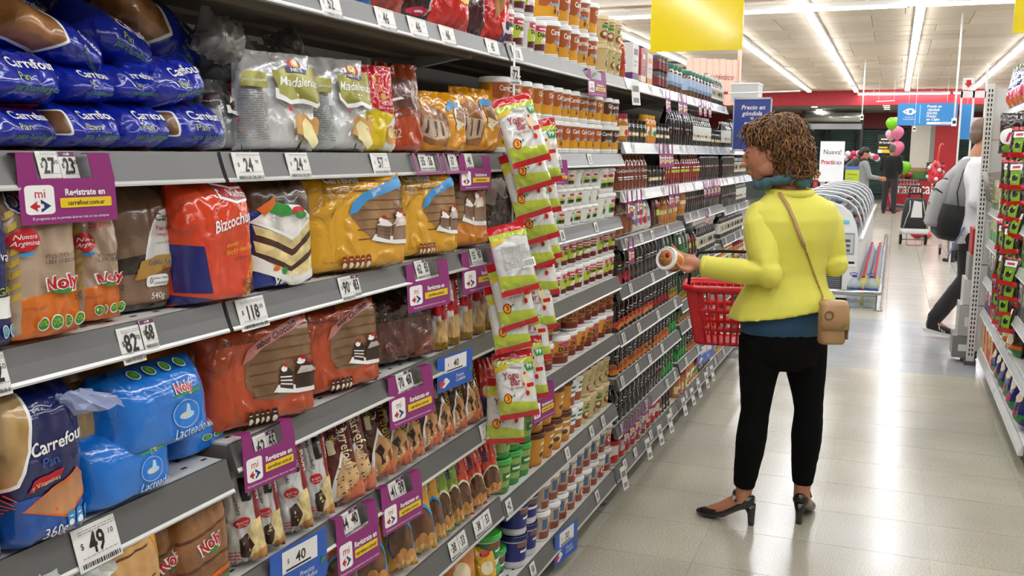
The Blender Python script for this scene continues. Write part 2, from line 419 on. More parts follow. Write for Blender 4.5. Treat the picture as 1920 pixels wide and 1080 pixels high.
dl = MB().lathe([(.09, 0), (.1, .012), (.1, .02)], m_hous, 16).mesh('trim_ring'); dg = MB().lathe([(.0, -.002), (.085, -.001), (.085, .004)], glow('#fff6e6', 350, 'downlight_glow'), 16).mesh('downlight_lens')
for nd, (x, y) in enumerate(((-2.4, 31), (-2.4, 33), (-.35, 30.4), (-.35, 31.6), (-.35, 32.9), (2.6, 31), (2.9, 33), (1.2, 31))):
    e = empty('downlight', (x, y, 2.96)); tag(e, 'round downlight in the grey lobby ceiling, %s from the roller shutter' % ORD[nd], 'ceiling light', 'lobby downlights'); kid('trim_ring', dl, e); kid('downlight_lens', dg, e)

# ================================================================== shelving
XF = -1.035                                   # front of the price rails on the near run
M_RAIL = M('#686866', .35, .25, bump=(60, .05), var=.05); M_LIP = M('#c9c9c6', .3, .3); M_SHELF = M('#d3d2cc', .45, var=.04); M_BACK = M('#6d675e', .7, var=.06)
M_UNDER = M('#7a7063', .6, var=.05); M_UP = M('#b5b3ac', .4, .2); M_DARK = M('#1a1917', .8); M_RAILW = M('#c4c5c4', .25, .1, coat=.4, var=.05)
M_HOLE = M('#2c2b28', .9)
BAYS = {0: (.06, 1.315), 1: (1.325, 2.575), 2: (2.59, 3.865), 3: (3.88, 5.155), 4: (5.165, 6.44), 5: (6.45, 7.72)}
LEV = {0: [(1.805, .045), (1.496, .047), (1.243, .047), (.968, .055), (.68, .055), (.4, .055)],
       1: [(1.805, .045), (1.496, .047), (1.243, .047), (.99, .045), (.738, .05), (.471, .062)],
       2: [(1.806, .045), (1.499, .047), (1.243, .047), (.992, .05), (.748, .05), (.447, .055)],
       3: [(1.808, .045), (1.547, .045), (1.346, .045), (1.145, .045), (.94, .05), (.738, .05), (.548, .05), (.335, .05)]}
LEV[4] = [(z + (0, 0, 0, .03, -.03, -.05, .02, .02)[i], h) for i, (z, h) in enumerate(LEV[3])]; LEV[5] = LEV[3]
BASE_Z = .15
def rail_mesh(L, h, m):
    b = MB(); pr = [(-.014, 0), (-.007, -h * .5), (.0, -h + .004), (.003, -h), (.003, -h - .003), (-.012, -h - .003), (-.02, -h + .002), (-.02, 0)]
    n = len(pr); vs = [(x, y, z) for y in (0, L) for x, z in pr]
    fs = [(i, (i + 1) % n, n + (i + 1) % n, n + i) for i in range(n)] + [tuple(range(n))[::-1], tuple(range(n, 2 * n))]
    b.add(vs, fs[:2] + fs[7:], m); b.add(vs, fs[2:7], M_LIP); return b.mesh('price_rail')
def shelf_part(root, L, z, h, depth, mrail, sgn=1, holes=True, label=None, dx=0.):
    """one shelf board with its price rail; local x runs towards the aisle"""
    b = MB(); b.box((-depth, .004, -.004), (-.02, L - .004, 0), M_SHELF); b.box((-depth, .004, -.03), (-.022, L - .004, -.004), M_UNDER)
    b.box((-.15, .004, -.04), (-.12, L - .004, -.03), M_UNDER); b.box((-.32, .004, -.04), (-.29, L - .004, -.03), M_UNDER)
    s = kid('shelf_board', b.mesh('shelf_board'), root, (dx, 0, z))
    r = kid('price_rail', rail_mesh(L, h, mrail), s)
    if holes:
        hb = MB(); k = int(L / .05)
        for i in range(k):
            for xx in (-.05, -.085): hb.box((xx, .03 + i * .05 + (xx < -.06) * .025, .0002), (xx + .006, .042 + i * .05 + (xx < -.06) * .025, .0007), M_HOLE)
        q = kid('perforation', hb.mesh('perforation'), s); q['kind'] = 'stuff'
    for yy in (.006, L - .01):
        br = MB().add([(-depth, yy, -.002), (-.05, yy, -.002), (-.05, yy, -.02), (-depth, yy, -.09), (-depth, yy + .004, -.002), (-.05, yy + .004, -.002), (-.05, yy + .004, -.02), (-depth, yy + .004, -.09)], ((0, 1, 2, 3), (7, 6, 5, 4), (0, 4, 5, 1), (1, 5, 6, 2), (2, 6, 7, 3), (3, 7, 4, 0)), M_UP); kid('bracket', br.mesh('bracket'), s)
    return s
def bay(i, label):
    y0, y1 = BAYS[i]; L = y1 - y0; e = empty('shelving_bay', (XF, y0, 0)); tag(e, label, 'shelving', 'bays of the long shelving run')
    kid('back_panel', MB().box((-.475, 0, .1), (-.455, L, 1.99 if i < 5 else 1.78), M_BACK).mesh('back_panel'), e)
    ub = MB().box((-.455, .0, .02), (-.42, .026, 2.0 if i < 5 else 1.79), M_UP)
    for k in range(60 if i < 5 else 53): ub.box((-.4199, .004, .1 + k * .031), (-.4195, .010, .118 + k * .031), M_HOLE).box((-.4199, .016, .1 + k * .031), (-.4195, .022, .118 + k * .031), M_HOLE)
    kid('upright', ub.mesh('upright'), e)
    for z, h in LEV[i][(1 if i == 5 else 0):]: shelf_part(e, L, z, h, .44, M_RAIL if i < 3 or z < 1.2 else M_RAILW, holes=(i < 3))
    s = shelf_part(e, L, BASE_Z, .06, .45, M_RAIL, holes=(i < 3))
    kid('kick_board', MB().box((-.2, 0, .0), (-.18, L, .12), M_DARK).mesh('kick_board'), e)
    fb = MB(); fb.add([(-.18, L - .02, .09), (-.005, L - .02, .09), (-.03, L - .02, .035), (-.18, L - .02, .035), (-.18, L, .09), (-.005, L, .09), (-.03, L, .035), (-.18, L, .035)], ((0, 3, 2, 1), (4, 5, 6, 7), (1, 2, 6, 5), (2, 3, 7, 6), (0, 1, 5, 4)), M_UP)
    fo = kid('base_bracket', fb.mesh('base_bracket'), e)
    f2 = MB().lathe([(.022, 0), (.024, .004), (.012, .012), (.007, .016), (.007, .04)], M('#6b6a66', .4, .6), 14, (-.06, L - .01, 0)); kid('foot', f2.mesh('foot'), e)
    return e
BL = ('grey shelving bay with blue bun bags and sliced bread', 'grey shelving bay stacked with cakes and biscuits', 'grey shelving bay full of stacked white tubs', 'grey shelving bay of bottles beside the tubs',
      'grey shelving bay of bottles behind the red basket', 'grey shelving bay at the far end under the blue price sign')
for i in range(6): bay(i, BL[i])

# shelves across the aisle: x front, reversed
XR = .628
RB = ((5.0, 6.27), (6.28, 7.55))
RLEV = [(1.815, .045), (1.15, .045), (.925, .045), (.665, .045), (.43, .045)]
def rbay(y0, y1, label):
    L = y1 - y0; e = empty('shelving_bay', (XR, y1, 0), math.pi); tag(e, label, 'shelving', 'bays across the aisle')
    kid('back_panel', MB().box((-.475, 0, .1), (-.455, L, 1.99), M('#c9c8c2', .6)).mesh('back_panel'), e)
    for z, h in RLEV: shelf_part(e, L, z, h, .4 if z < 1.7 else .36, M_RAILW, holes=False, dx=0 if z < 1.7 else -.03)
    shelf_part(e, L, .145, .05, .45, M_RAILW, holes=False)
    kid('kick_board', MB().box((-.2, 0, .0), (-.18, L, .12), M_DARK).mesh('kick_board'), e)
    for yy in (.04, L * .55): kid('foot', MB().lathe([(.022, 0), (.024, .004), (.012, .012), (.007, .016), (.007, .09)], M('#6b6a66', .4, .6), 12, (-.07, yy, 0)).mesh('foot'), e)
rbay(*RB[0], 'pale shelving bay across the aisle with big blue bags at the bottom')
rbay(*RB[1], 'pale shelving bay across the aisle ending at the white slotted upright')
# end-cap unit with slotted upright, seen from behind
e = empty('end_cap_unit', (.6, 7.6, 0)); tag(e, 'white end-of-aisle display unit with slotted upright beside the walking man', 'display unit')
M_PAN = M('#cfcdc6', .5, var=.03)
pz = (.1, .44, .735, 1.05, 1.33, 1.62, 1.98)
for k in range(6): kid('panel', MB().box((.015, .0, pz[k] + .004), (.5, .02, pz[k + 1] - .004), M_PAN).mesh('panel'), e)
ub = MB().box((-.035, -.01, .02), (.015, .05, 2.01), M('#dcdbd5', .4))
for k in range(58): ub.box((-.024, -.0108, .07 + k * .033), (-.015, -.0102, .09 + k * .033), M_HOLE).box((-.005, -.0108, .07 + k * .033), (.004, -.0102, .09 + k * .033), M_HOLE)
kid('upright', ub.mesh('upright'), e)
kid('foot', MB().box((-.05, -.02, 0), (.03, .4, .03), M('#55534f', .5)).mesh('foot'), e)
for k, (z, d) in enumerate(((.2, .4), (.5, .3), (.85, .3), (1.2, .3))): kid('shelf_board', MB().box((.08, .05, z), (.5, .05 + d, z + .03), M_UP).mesh('shelf_board'), e)
for k, (z0, z1, x0, c) in enumerate(((.035, .2, -.13, '#7b7a76'), (.2, .43, -.1, '#a9a8a2'), (.43, .62, -.08, '#bdbbb5'), (.62, .8, -.06, '#8a8781'), (.8, .99, -.05, '#a2201f'))):
    o = MB().box((0, 0, 0), (.17, .3, z1 - z0 - .004), M(c, .5)).box((.04, -.001, (z1 - z0) * .3), (.13, .0, (z1 - z0) * .6), M('#d8d6d0', .6)).build('carton', None, (.6 + x0, 7.67, z0))
    tag(o, ('dark grey carton at the bottom of the stack behind the slotted upright', 'pale grey carton second from the bottom behind the slotted upright', 'light carton third from the bottom behind the slotted upright', 'brown grey carton under the red box behind the slotted upright', 'red box on top of the cartons behind the slotted upright')[k], 'box')
# ================================================================== soft packs
WHITE = M('#f2f2ee', .35); BLACK = M('#17150f', .4); REDP = M('#c01622', .35); YEL = M('#e9c51c', .35); GRN = M('#2f8d36', .35); LIME = M('#b9c93a', .35); CREAM = M('#e6d6ae', .4)
NAVY = M('#1b2a6b', .35); GREY = M('#8b8a86', .4); PINKR = M('#c92c4f', .35); SKYB = M('#3d8fca', .35); GOLD = M('#b9983c', .3, .3); TAN = M('#c78e4b', .45, var=.2); BRN = M('#6a3d22', .45, var=.25); DKB = M('#2d1a12', .45, var=.2); ORG = M('#d9691f', .35); CAKE = M('#b5946a', .5, var=.6); CHOC = M('#3a2319', .5, var=.6); SPONGE = M('#dfc68c', .6, var=.6)

class Sheet: pass
def bag_grid(w, h, t, pu=2.4, rb=.3, pt=4., sb=.05, st=.05, taper=0., wr=.006, seed=0., bow=0., nu=22, nv=26, puff=.05, flat_back=.55, wave=.012):
    S = Sheet(); S.w, S.h = w, h; F, B = [], []
    for j in range(nv + 1):
        rf, rbk = [], []
        for i in range(nu + 1):
            u = 2 * i / nu - 1; v = j / nv; vv = min(1, max(0, (v - sb) / (1 - sb - st)))
            q = min(1, vv / rb); pv = math.sqrt(max(0, 1 - (1 - q) ** 2)) * max(0, 1 - vv ** pt) ** .7
            p = max(0, 1 - abs(u) ** pu) ** .6
            n = noise.noise(Vector((u * 2.4 + seed, v * 2.6 * h / w, seed * 1.7))) + .5 * noise.noise(Vector((u * 6 + seed, v * 6 * h / w, seed)))
            pin = math.sin(u * 15 + seed * 3) * (math.exp(-vv * 7) + math.exp(-(1 - vv) * 7)) * .6
            if sb < .005: pin = math.sin(u * 15 + seed * 3) * math.exp(-(1 - vv) * 7) * .6
            k = wr * (n * math.sqrt(pv * p + .02) + pin * p)
            hw = w / 2 * (1 - taper * v) * (1 - puff * pv) * (1 + .02 * noise.noise(Vector((v * 5, seed, 3))))
            d = t / 2 * pv * p + .0012; x = u * hw; z = v * h + wave * h * v * noise.noise(Vector((u * 1.8, seed, 9)))
            yb = bow * (v - .5) ** 2
            rf.append(Vector((x, -(d + k) + yb, z))); rbk.append(Vector((x, d * flat_back + yb + .0012, z)))
        F.append(rf); B.append(rbk)
    N = []
    for j in range(nv + 1):
        r = []
        for i in range(nu + 1):
            du = F[j][min(i + 1, nu)] - F[j][max(i - 1, 0)]; dv = F[min(j + 1, nv)][i] - F[max(j - 1, 0)][i]
            r.append(du.cross(dv).normalized())
        N.append(r)
    S.F, S.B, S.N, S.nu, S.nv = F, B, N, nu, nv
    def surf(fx, fy, off):
        gx = min(max(fx, 0), .9999) * nu; gy = min(max(fy, 0), .9999) * nv; i, j = int(gx), int(gy); a, b = gx - i, gy - j
        wts = ((1 - a) * (1 - b), a * (1 - b), (1 - a) * b, a * b); c = ((j, i), (j, i + 1), (j + 1, i), (j + 1, i + 1))
        return sum((F[y][x] * k + N[y][x] * (off * k) for (y, x), k in zip(c, wts)), Vector((0, 0, 0)))
    S.surf = surf; return S
def bag_mesh(S, m, mback=None):
    nu, nv = S.nu, S.nv; q = nu + 1; mb = MB()
    vs = [p for r in S.F for p in r]; fs = [(j * q + i, j * q + i + 1, (j + 1) * q + i + 1, (j + 1) * q + i) for j in range(nv) for i in range(nu)]
    o = len(vs); vs += [p for r in S.B for p in r]
    fb = [(o + j * q + i + 1, o + j * q + i, o + (j + 1) * q + i, o + (j + 1) * q + i + 1) for j in range(nv) for i in range(nu)]
    for j in range(nv):
        fb.append((j * q, (j + 1) * q, o + (j + 1) * q, o + j * q)); fb.append(((j + 1) * q + nu, j * q + nu, o + j * q + nu, o + (j + 1) * q + nu))
    for i in range(nu):
        fb.append((i + 1, i, o + i, o + i + 1)); fb.append((nv * q + i, nv * q + i + 1, o + nv * q + i + 1, o + nv * q + i))
    mb.add(vs, fs + fb, m, True); return mb.mesh('pack')
SEED = [0]
def soft(name, label, cat, px, z, x, t, body, art, yaw=0., roll=0., lean=0., group=None, h=None, push=0., **kw):
    """a soft pack: px = (left px, right px, top px[, bottom px]) measured on its front plane at depth x; it stands on height z"""
    SEED[0] += 1; kw.setdefault('seed', SEED[0] * 1.37); given = z is not None
    pl, pr, ptop = px[:3]; pm = (ptop + (px[3] if len(px) > 3 else ptop + 120)) / 2; pc = (pl + pr) / 2
    C = on_x(pc, pm, x); n = Vector((math.cos(R(yaw)), math.sin(R(yaw)), 0)); O = Vector((0, 0, CAM_H))
    def hit(a, b): r = ray(a, b); return O + r * ((C - O).dot(n) / r.dot(n))
    w = (hit(pr, pm) - hit(pl, pm)).length
    if len(px) > 3 and z is None: z = hit(pc, px[3]).z
    hh = h if h else (hit(pc, ptop).z - z) / max(.3, math.cos(R(lean)))
    S = bag_grid(w, hh, t, **kw)
    loc = C - n * (t / 2 + push); loc.z = z
    ob = link(name, bag_mesh(S, body), None, loc)
    ob.rotation_mode = 'XYZ'
    mt = Matrix.Rotation(R(90 + yaw), 4, 'Z') @ Matrix.Rotation(R(-lean), 4, 'X') @ Matrix.Rotation(R(roll), 4, 'Y')
    ob.matrix_world = Matrix.Translation(loc) @ mt
    if given: ob.matrix_world = Matrix.Translation((0, 0, z + .001 - min((mt @ v.co).z + z for v in ob.data.vertices))) @ ob.matrix_world
    tag(ob, label, cat, group)
    if art:
        pm_ = MB(); print_on(pm_, art, w, hh, S.surf, 1 / S.nu, 1 / S.nv); kid('print', pm_.mesh('print'), ob)
    ob['w'] = w; ob['hh'] = hh; S.ob = ob; return S
def clear_tail(S, fx=.5, fy=1., size=.06, rx=-.3, seed=1., col='#dfe6ee', nm='twisted_film', drop=0.):
    """bunched clear film above a bread bag"""
    mb = MB(); m = clear(col, .06, 'crumpled_clear_film', .55); vs = []; n, k = 22, 7
    for j in range(k):
        f = j / (k - 1)
        for i in range(n):
            a = 2 * math.pi * i / n; r = size * (.28 + .9 * f ** 1.2) * (1 + .45 * noise.noise(Vector((math.cos(a) * 2.5, math.sin(a) * 2.5 + seed, f * 3))))
            vs.append(S.surf(fx, min(fy, .999), 0) + Vector((math.cos(a) * r + rx * size * 3 * f * f, math.sin(a) * r * .45 - .6 * size * f * (rx < 0), size * (1.5 * f - (.9 + drop) * f * f) + .3 * size * noise.noise(Vector((a * 2, f * 4, seed))))))
    fs = [(j * n + i, j * n + (i + 1) % n, (j + 1) * n + (i + 1) % n, (j + 1) * n + i) for j in range(k - 1) for i in range(n)]
    mb.add(vs, fs, m, False); return kid(nm, mb.mesh(nm), S.ob)

# ---- printed designs (shares of the sheet)
def noly(cx, cy, s, rot=0, w=1.0):
    o = dict(rot=rot, xs=w)
    g = [(-.30, -.35), (.42, -.38), (.47, .05), (.0, -.12), (-.33, -.18)]
    return [Pg(GRN, [(cx + a * s * 3.6 * w, cy + b * s * 1.1) for a, b in g]), T(WHITE, 'Noly', cx, cy, s, bold=.075, **o), T(REDP, 'Noly', cx, cy + s * .01, s * .97, bold=.03, **o)]
def dots(n, x0, x1, y, rx, ry, m1=LIME, m2=GRN):
    out = []
    for i in range(n):
        c = x0 + (x1 - x0) * i / max(1, n - 1); out += [Pg(WHITE, ell(c, y, rx, ry, 14)), Pg(m2, ell(c, y, rx * .85, ry * .85, 14)), T(LIME, '0%', c, y - ry * .3, ry * .8, fit=rx * 1.3)]
    return out
def lines(m, x0, x1, y0, n, dy, th=.006):
    rr = random.Random(int(y0 * 997 + n)); out = []
    for i in range(n):
        x = x0
        while x < x1 - .02:
            l = rr.uniform(.03, .12); out.append(Pg(m, rect(x, y0 - i * dy, min(x1, x + l), y0 - i * dy + th))); x += l + .018
    return out
def facts(m1, m2, x0, y0, x1, y1, n=5):
    out = []; k = (x1 - x0) / n
    for i in range(n):
        a = x0 + i * k; out += [Pg(m1, rrect(a, y0, a + k * .86, y1, k * .3, 3, (y1 - y0) * .2)), Pg(m2, ell(a + k * .43, y0 + (y1 - y0) * .25, k * .33, (y1 - y0) * .2, 10)), Pg(m2, rect(a + k * .2, y0 + (y1 - y0) * .62, a + k * .66, y0 + (y1 - y0) * .7))]
    return out
def swoosh(m, pts): return Pg(m, pts)
BLUEF = film('#1226a0', .2, .6); BLUED = film('#0e1a5c', .2, .5); WINB = bread('#5d3a22', '#94683e', 18)
def a_bun(v=0):
    a = []
    if v == 1: a += [Pg(WHITE, rrect(-.0, .28, .15, .78, .03)), Pg(WINB, rrect(.0, .31, .13, .75, .03))]
    a += [T(WHITE, 'Carrefour', .58, .62, .16, bold=.02, fit=.66), T(LIME, 'Pan', .42, .40, .13, fit=.3), T(M('#5c9a4a', .4), 'para hamburguesas', .58, .24, .095, shear=.25, fit=.66), Pg(REDP, [(.2, .0), (.9, .0), (.8, .05), (.3, .03)])]
    return a
def a_bunwin():
    return [Pg(WHITE, [(.0, .12), (.34, .05), (.47, .35), (.40, .72), (.2, .95), (0, .97)]), Pg(bread('#7a4a28', '#b9834c', 14), [(.0, .15), (.32, .08), (.44, .36), (.37, .70), (.18, .92), (0, .94)]), T(WHITE, 'Carrefour', .70, .5, .11, bold=.02, rot=-20, fit=.5), T(LIME, 'Pan', .63, .36, .07, rot=-20), T(M('#5c9a4a', .4), 'para hamburguesas', .72, .22, .05, shear=.25, rot=-20, fit=.42)]
def a_mad(dark=0):
    g = M('#8f8a3c', .3, .35) if not dark else M('#3a1514', .35); w = WHITE
    a = [Pg(M('#c9cbc9', .3, .3), [(.0, .02), (.28, .02), (.28, .74), (.02, .78)])] + lines(GREY, .03, .25, .58, 22, .022, .008)
    a += [Pg(g, [(.05, .62), (.25, .60), (.27, .74), (.08, .77)]), T(w, 'Madalenas', .16, .66, .03, shear=.3, fit=.2)]
    a += [Pg(w, [(.34, .52), (.46, .46), (.68, .49), (.85, .45), (.97, .50), (.97, .60), (.34, .60)]), Pg(g, [(.36, .78), (.55, .80), (.7, .76), (.86, .83), (.97, .86), (.98, .54), (.86, .49), (.68, .53), (.47, .50), (.38, .55)])]
    a += [T(w, 'Madalenas', .665, .635, .085, shear=.35, bold=.01, fit=.57)]
    a += [Pg(REDP, ell(.66, .845, .085, .05, 16)), Pg(YEL, ell(.66, .85, .05, .045, 12)), Pg(w, ell(.66, .86, .03, .028, 10)), Pg(NAVY, [(.54, .76), (.78, .755), (.8, .80), (.66, .815), (.55, .805)]), T(w, 'NETTE', .66, .768, .033, bold=.02, fit=.2)]
    a += [Pg(PINKR, ell(.47, .42, .03, .03, 10)), T(GREY, 'Vainilla', .76, .42, .035, shear=.3)]
    a += [Pg(M('#c9944a', .5, var=.3), [(.52, .18), (.5, .33), (.56, .36), (.6, .32), (.66, .39), (.74, .32), (.8, .36), (.86, .31), (.84, .17), (.7, .13)]), Pg(M('#ead9a2', .5, var=.3), [(.62, .14), (.6, .27), (.68, .33), (.76, .27), (.83, .1), (.76, .07)]), Pg(BLACK, [(.54, .10), (.58, .12), (.56, .08), (.52, .06)])]
    return a
def a_redyel():
    return [Pg(film('#e2c614', .2), rect(0, 0, 1, .48)), Pg(WHITE, [(.5, .02), (.98, .02), (.98, .45), (.6, .3)]), Pg(film('#c4171f', .2), [(.0, 1), (1, 1), (1, .5), (.8, .44), (.45, .47), (.15, .55), (0, .7)]),
            Pg(GOLD, ell(.42, .84, .07, .04)), Pg(GOLD, ell(.5, .74, .08, .045)), Pg(GOLD, ell(.58, .64, .07, .04)), Pg(film('#c4171f', .2), ell(.5, .74, .05, .028)), T(WHITE, 'Vainilla', .62, .54, .03), T(WHITE, 'Dulce de leche', .62, .495, .03, fit=.6), Pg(TAN, ell(.72, .2, .2, .11)), Pg(SPONGE, ell(.7, .22, .1, .06))]
def a_brownor():
    return [Pg(film('#b5431b', .2), [(0, 0), (1, 0), (1, .3), (.6, .42), (.2, .36), (0, .45)]), Pg(bread('#4a2a1e', '#7d4a35', 16), [(.1, .5), (.8, .48), (.9, .8), (.2, .85)]), T(CREAM, '22', .3, .16, .1, rot=10), Pg(WHITE, [(.1, .58), (.4, .62), (.45, .6), (.12, .55)])]
def a_muffin():
    mf = bread('#7d4c22', '#b3793b', 14)
    return [Pg(mf, [(.0, .28), (.14, .12), (.38, .10), (.5, .3), (.48, .62), (.3, .78), (.02, .72)]), Pg(M('#cbb79c', .5, var=.3), [(.05, .3), (.2, .2), (.42, .24), (.44, .5), (.1, .55)]), Pg(BRN, [(.1, .32), (.13, .3), (.16, .52), (.13, .53)]), Pg(BRN, [(.22, .26), (.25, .25), (.27, .5), (.24, .51)]), Pg(BRN, [(.33, .26), (.36, .27), (.37, .49), (.34, .5)]),
            Pg(mf, [(.62, .5), (.8, .42), (.96, .5), (.95, .72), (.74, .8), (.62, .7)]), Pg(SKYB, [(.5, .72), (.62, .84), (.82, .82), (.8, .74), (.62, .74), (.54, .66)]), Pg(CREAM, [(.6, .42), (.74, .36), (.86, .48), (.7, .56)])]
def a_quesoly():
    br = bread('#a98f78', '#cbb59c', 9)
    wheat = []
    for i in range(8):
        y = .28 + i * .075
        for s in (-1, 1): wheat.append(Pg(M('#c9a83f', .4), [(.1, y), (.1 + s * .07, y + .03), (.1 + s * .075, y + .07), (.1 + s * .01, y + .045)]))
    return [Pg(br, rect(.0, .02, 1, .98)), Pg(film('#d9701c', .25), [(.02, 0), (.98, 0), (.99, .30), (.6, .325), (.3, .315), (.17, .30), (.16, .08), (.1, .05), (.05, .2), (.02, .2)])] + wheat + [
        T(WHITE, 'Quínoa', .42, .86, .1, shear=.3, bold=.05, fit=.6), T(NAVY, 'Quínoa', .42, .86, .1, shear=.3, bold=.01, fit=.58), T(REDP, 'Extra', .5, .78, .06, shear=.3),
        Pg(REDP, ell(.24, .68, .15, .075)), T(WHITE, 'Nuestra', .24, .685, .03, shear=.3, fit=.26), T(WHITE, 'Argentina', .24, .645, .03, shear=.3, fit=.26), Pg(SKYB, rect(.17, .575, .31, .60)),
        T(BLACK, 'VTO.19/09/17', .62, .55, .026, fit=.45), T(BLACK, 'L.E01 11:03:54', .62, .515, .026, fit=.45)] + noly(.63, .345, .085, 4) + [T(DKB, '540g', .82, .255, .05, xs=.7), T(BRN, 'INDUSTRIA ARGENTINA', .3, .23, .018, fit=.25)] + dots(4, .36, .8, .13, .065, .042)
def a_doble():
    return [Pg(bread('#6f5643', '#92745b', 9), rect(0, .02, 1, .98)), Pg(film('#2a1d15', .2), [(.02, .42), (.5, .46), (.98, .5), (.98, .35), (.5, .3), (.02, .3)]),
            Pg(WHITE, [(.98, .82), (.7, .78), (.5, .62), (.42, .40), (.98, .42)]), Pg(M('#d3d1cb', .35), [(.98, .80), (.72, .76), (.53, .61), (.45, .42), (.98, .44)]),
            T(BLACK, 'Carrefour', .62, .70, .06, al='l', bold=.01), T(PINKR, 'Pan doble', .62, .625, .036, al='l', bold=.01), T(PINKR, 'integral', .62, .58, .03, al='l'), T(BLACK, '------- 14/03', .72, .52, .025, fit=.5),
            Pg(M('#b58a3d', .35), [(.3, .25), (.36, .4), (.6, .43), (.98, .44), (.98, .36), (.7, .32), (.5, .27)]), T(WHITE, 'Doble Salvado', .7, .36, .045, bold=.03, fit=.48), T(DKB, 'Doble Salvado', .7, .36, .045, bold=.005, fit=.48), T(REDP, 'Dorado', .78, .305, .035, shear=.3),
            Pg(WHITE, rrect(.42, .19, .74, .28, .04)), T(BLACK, '0', .49, .215, .05), T(BLACK, 'Grasas Trans', .62, .245, .018), T(BLACK, 'Colesterol', .62, .205, .024), T(WHITE, '540g', .56, .10, .042, shear=.2), Pg(film('#20150f', .2), rect(0, 0, 1, .07))]
def a_valente():
    return [Pg(film('#d8401a', .18), [(.02, .04), (.3, .0), (1, .0), (1, 1), (0, 1)]), Pg(film('#e39b2a', .2), [(.7, .03), (1, .06), (1, .5), (.88, .35)]), Pg(film('#15206e', .2), [(0, .1), (.28, .06), (.5, .0), (.1, .0), (0, .02)]), Pg(film('#15206e', .2), [(.02, .12), (.3, .1), (.22, .48), (-.0, .5)]),
            Pg(WHITE, [(.5, .84), (.7, .80), (1, .84), (1, .95), (.7, .93), (.48, .97)]), Pg(M('#9c1a26', .3), [(.52, .86), (.7, .82), (1, .86), (1, .93), (.7, .91), (.5, .95)]), T(WHITE, 'Valente', .76, .855, .055, fit=.42),
            T(WHITE, 'Bizcochuelo', .68, .63, .09, shear=.25, bold=.02, rot=12, fit=.68), T(YEL, 'dorado', .6, .46, .035, shear=.3, rot=8), T(YEL, 'fácil y decora', .7, .41, .04, shear=.3, rot=8, fit=.5), T(BRN, 'ind. argentina', .7, .35, .02, rot=8, fit=.4)] + lines(BRN, .72, .95, .17, 6, .018, .008)
def a_vainilla():
    b1, b2 = SPONGE, M('#4a2a1a', .5, var=.5)
    a = [Pg(bread('#3a2518', '#6b4a30', 8), [(0, .72), (.3, .76), (.62, .72), (1, .68), (1, 1), (0, 1)])]
    a += [Pg(WHITE, [(.02, .62), (.25, .78), (.7, .76), (.98, .62), (.55, .44)]), Pg(M('#d8d6cf', .6, var=.5), [(.08, .62), (.3, .74), (.66, .72), (.9, .62), (.55, .48)])]
    for i, (y, m_) in enumerate(((.60, b1), (.52, b2), (.46, b1), (.36, b2), (.31, b1))):
        h = (.09, .06, .1, .055, .12)[i]
        a += [Pg(m_, [(.05, y), (.55, y - .16), (.55, y - .16 - h), (.07, y - h)]), Pg(m_, [(.55, y - .16), (.97, y + .02), (.97, y + .02 - h), (.55, y - .16 - h)])]
    a += [Pg(WHITE, [(.0, .36), (.55, .08), (.95, .18), (.98, .1), (.6, .03), (.02, .2)]), Pg(GRN, [(.2, .72), (.32, .79), (.5, .76), (.6, .68), (.4, .66)]), Pg(ORG, [(.08, .74), (.3, .84), (.32, .78), (.16, .68)]), Pg(REDP, ell(.66, .71, .1, .035)), Pg(GRN, ell(.7, .67, .1, .03)), T(WHITE, 'Vainilla', .45, .075, .075, shear=.3, rot=8, bold=.01, fit=.6), Pg(GRN, ell(.42, .17, .05, .035)), Pg(ORG, ell(.3, .2, .05, .025))]
    return a
def cakeslice(cx, cy, s, dark=0, m=None):
    """two slices of layered cake on a white plate"""
    top, lay = (M('#6b5140', .5, var=.5), WHITE) if dark else (WHITE, M('#7a5a44', .5, var=.5)); side = CHOC if dark else M('#8d6c58', .5, var=.5)
    def p(*q): return [(cx + a * s, cy + b * s * .8) for a, b in q]
    a = [Pg(WHITE, p((-.55, -.42), (.1, -.62), (.75, -.66), (.78, -.52), (-.42, -.2))), Pg(side, p((-.38, -.3), (-.02, -.46), (.02, .05), (-.36, .12))), Pg(side, p((.05, -.46), (.62, -.5), (.66, .12), (.08, .1)))]
    for k in range(3): a.append(Pg(lay, p((-.36, -.2 + k * .11), (-.02, -.32 + k * .13), (-.02, -.27 + k * .13), (-.36, -.16 + k * .11))))
    a += [Pg(top if not dark else CHOC, p((-.38, .12), (-.1, .3), (.05, .1), (-.02, .04))), Pg(M('#cdbfae', .5, var=.6) if not dark else CHOC, p((.05, .1), (.2, .42), (.55, .4), (.66, .12))), Pg(WHITE, ell(cx - .22 * s, cy + .22 * s, .09 * s, .08 * s, 10)), Pg(REDP, ell(cx - .16 * s, cy + .31 * s, .06 * s, .06 * s, 8)), Pg(WHITE, ell(cx + .25 * s, cy + .36 * s, .12 * s, .09 * s, 10)), Pg(REDP, ell(cx + .32 * s, cy + .45 * s, .07 * s, .06 * s, 8)), Pg(M('#7a1d17', .4), ell(cx + .12 * s, cy + .4 * s, .06 * s, .06 * s, 8)), Pg(REDP, ell(cx + .46 * s, cy + .34 * s, .06 * s, .05 * s, 8)), Pg(M('#d8cbbb', .5, var=.6), [(cx + .1 * s, cy + .02 * s), (cx + .62 * s, cy + .04 * s), (cx + .5 * s, cy + .2 * s), (cx + .24 * s, cy + .22 * s)])]
    return a
def layers(m1, m2, win, n=6):
    """sponge sheets seen through a window"""
    xs = [p[0] for p in win]; ys = [p[1] for p in win]; a = [Pg(m1, win)]
    for i in range(n):
        y = min(ys) + (max(ys) - min(ys)) * (i + .5) / n; a.append(Pg(m2, rect(min(xs) + .05, y, max(xs) - .02, y + .012)))
    return a
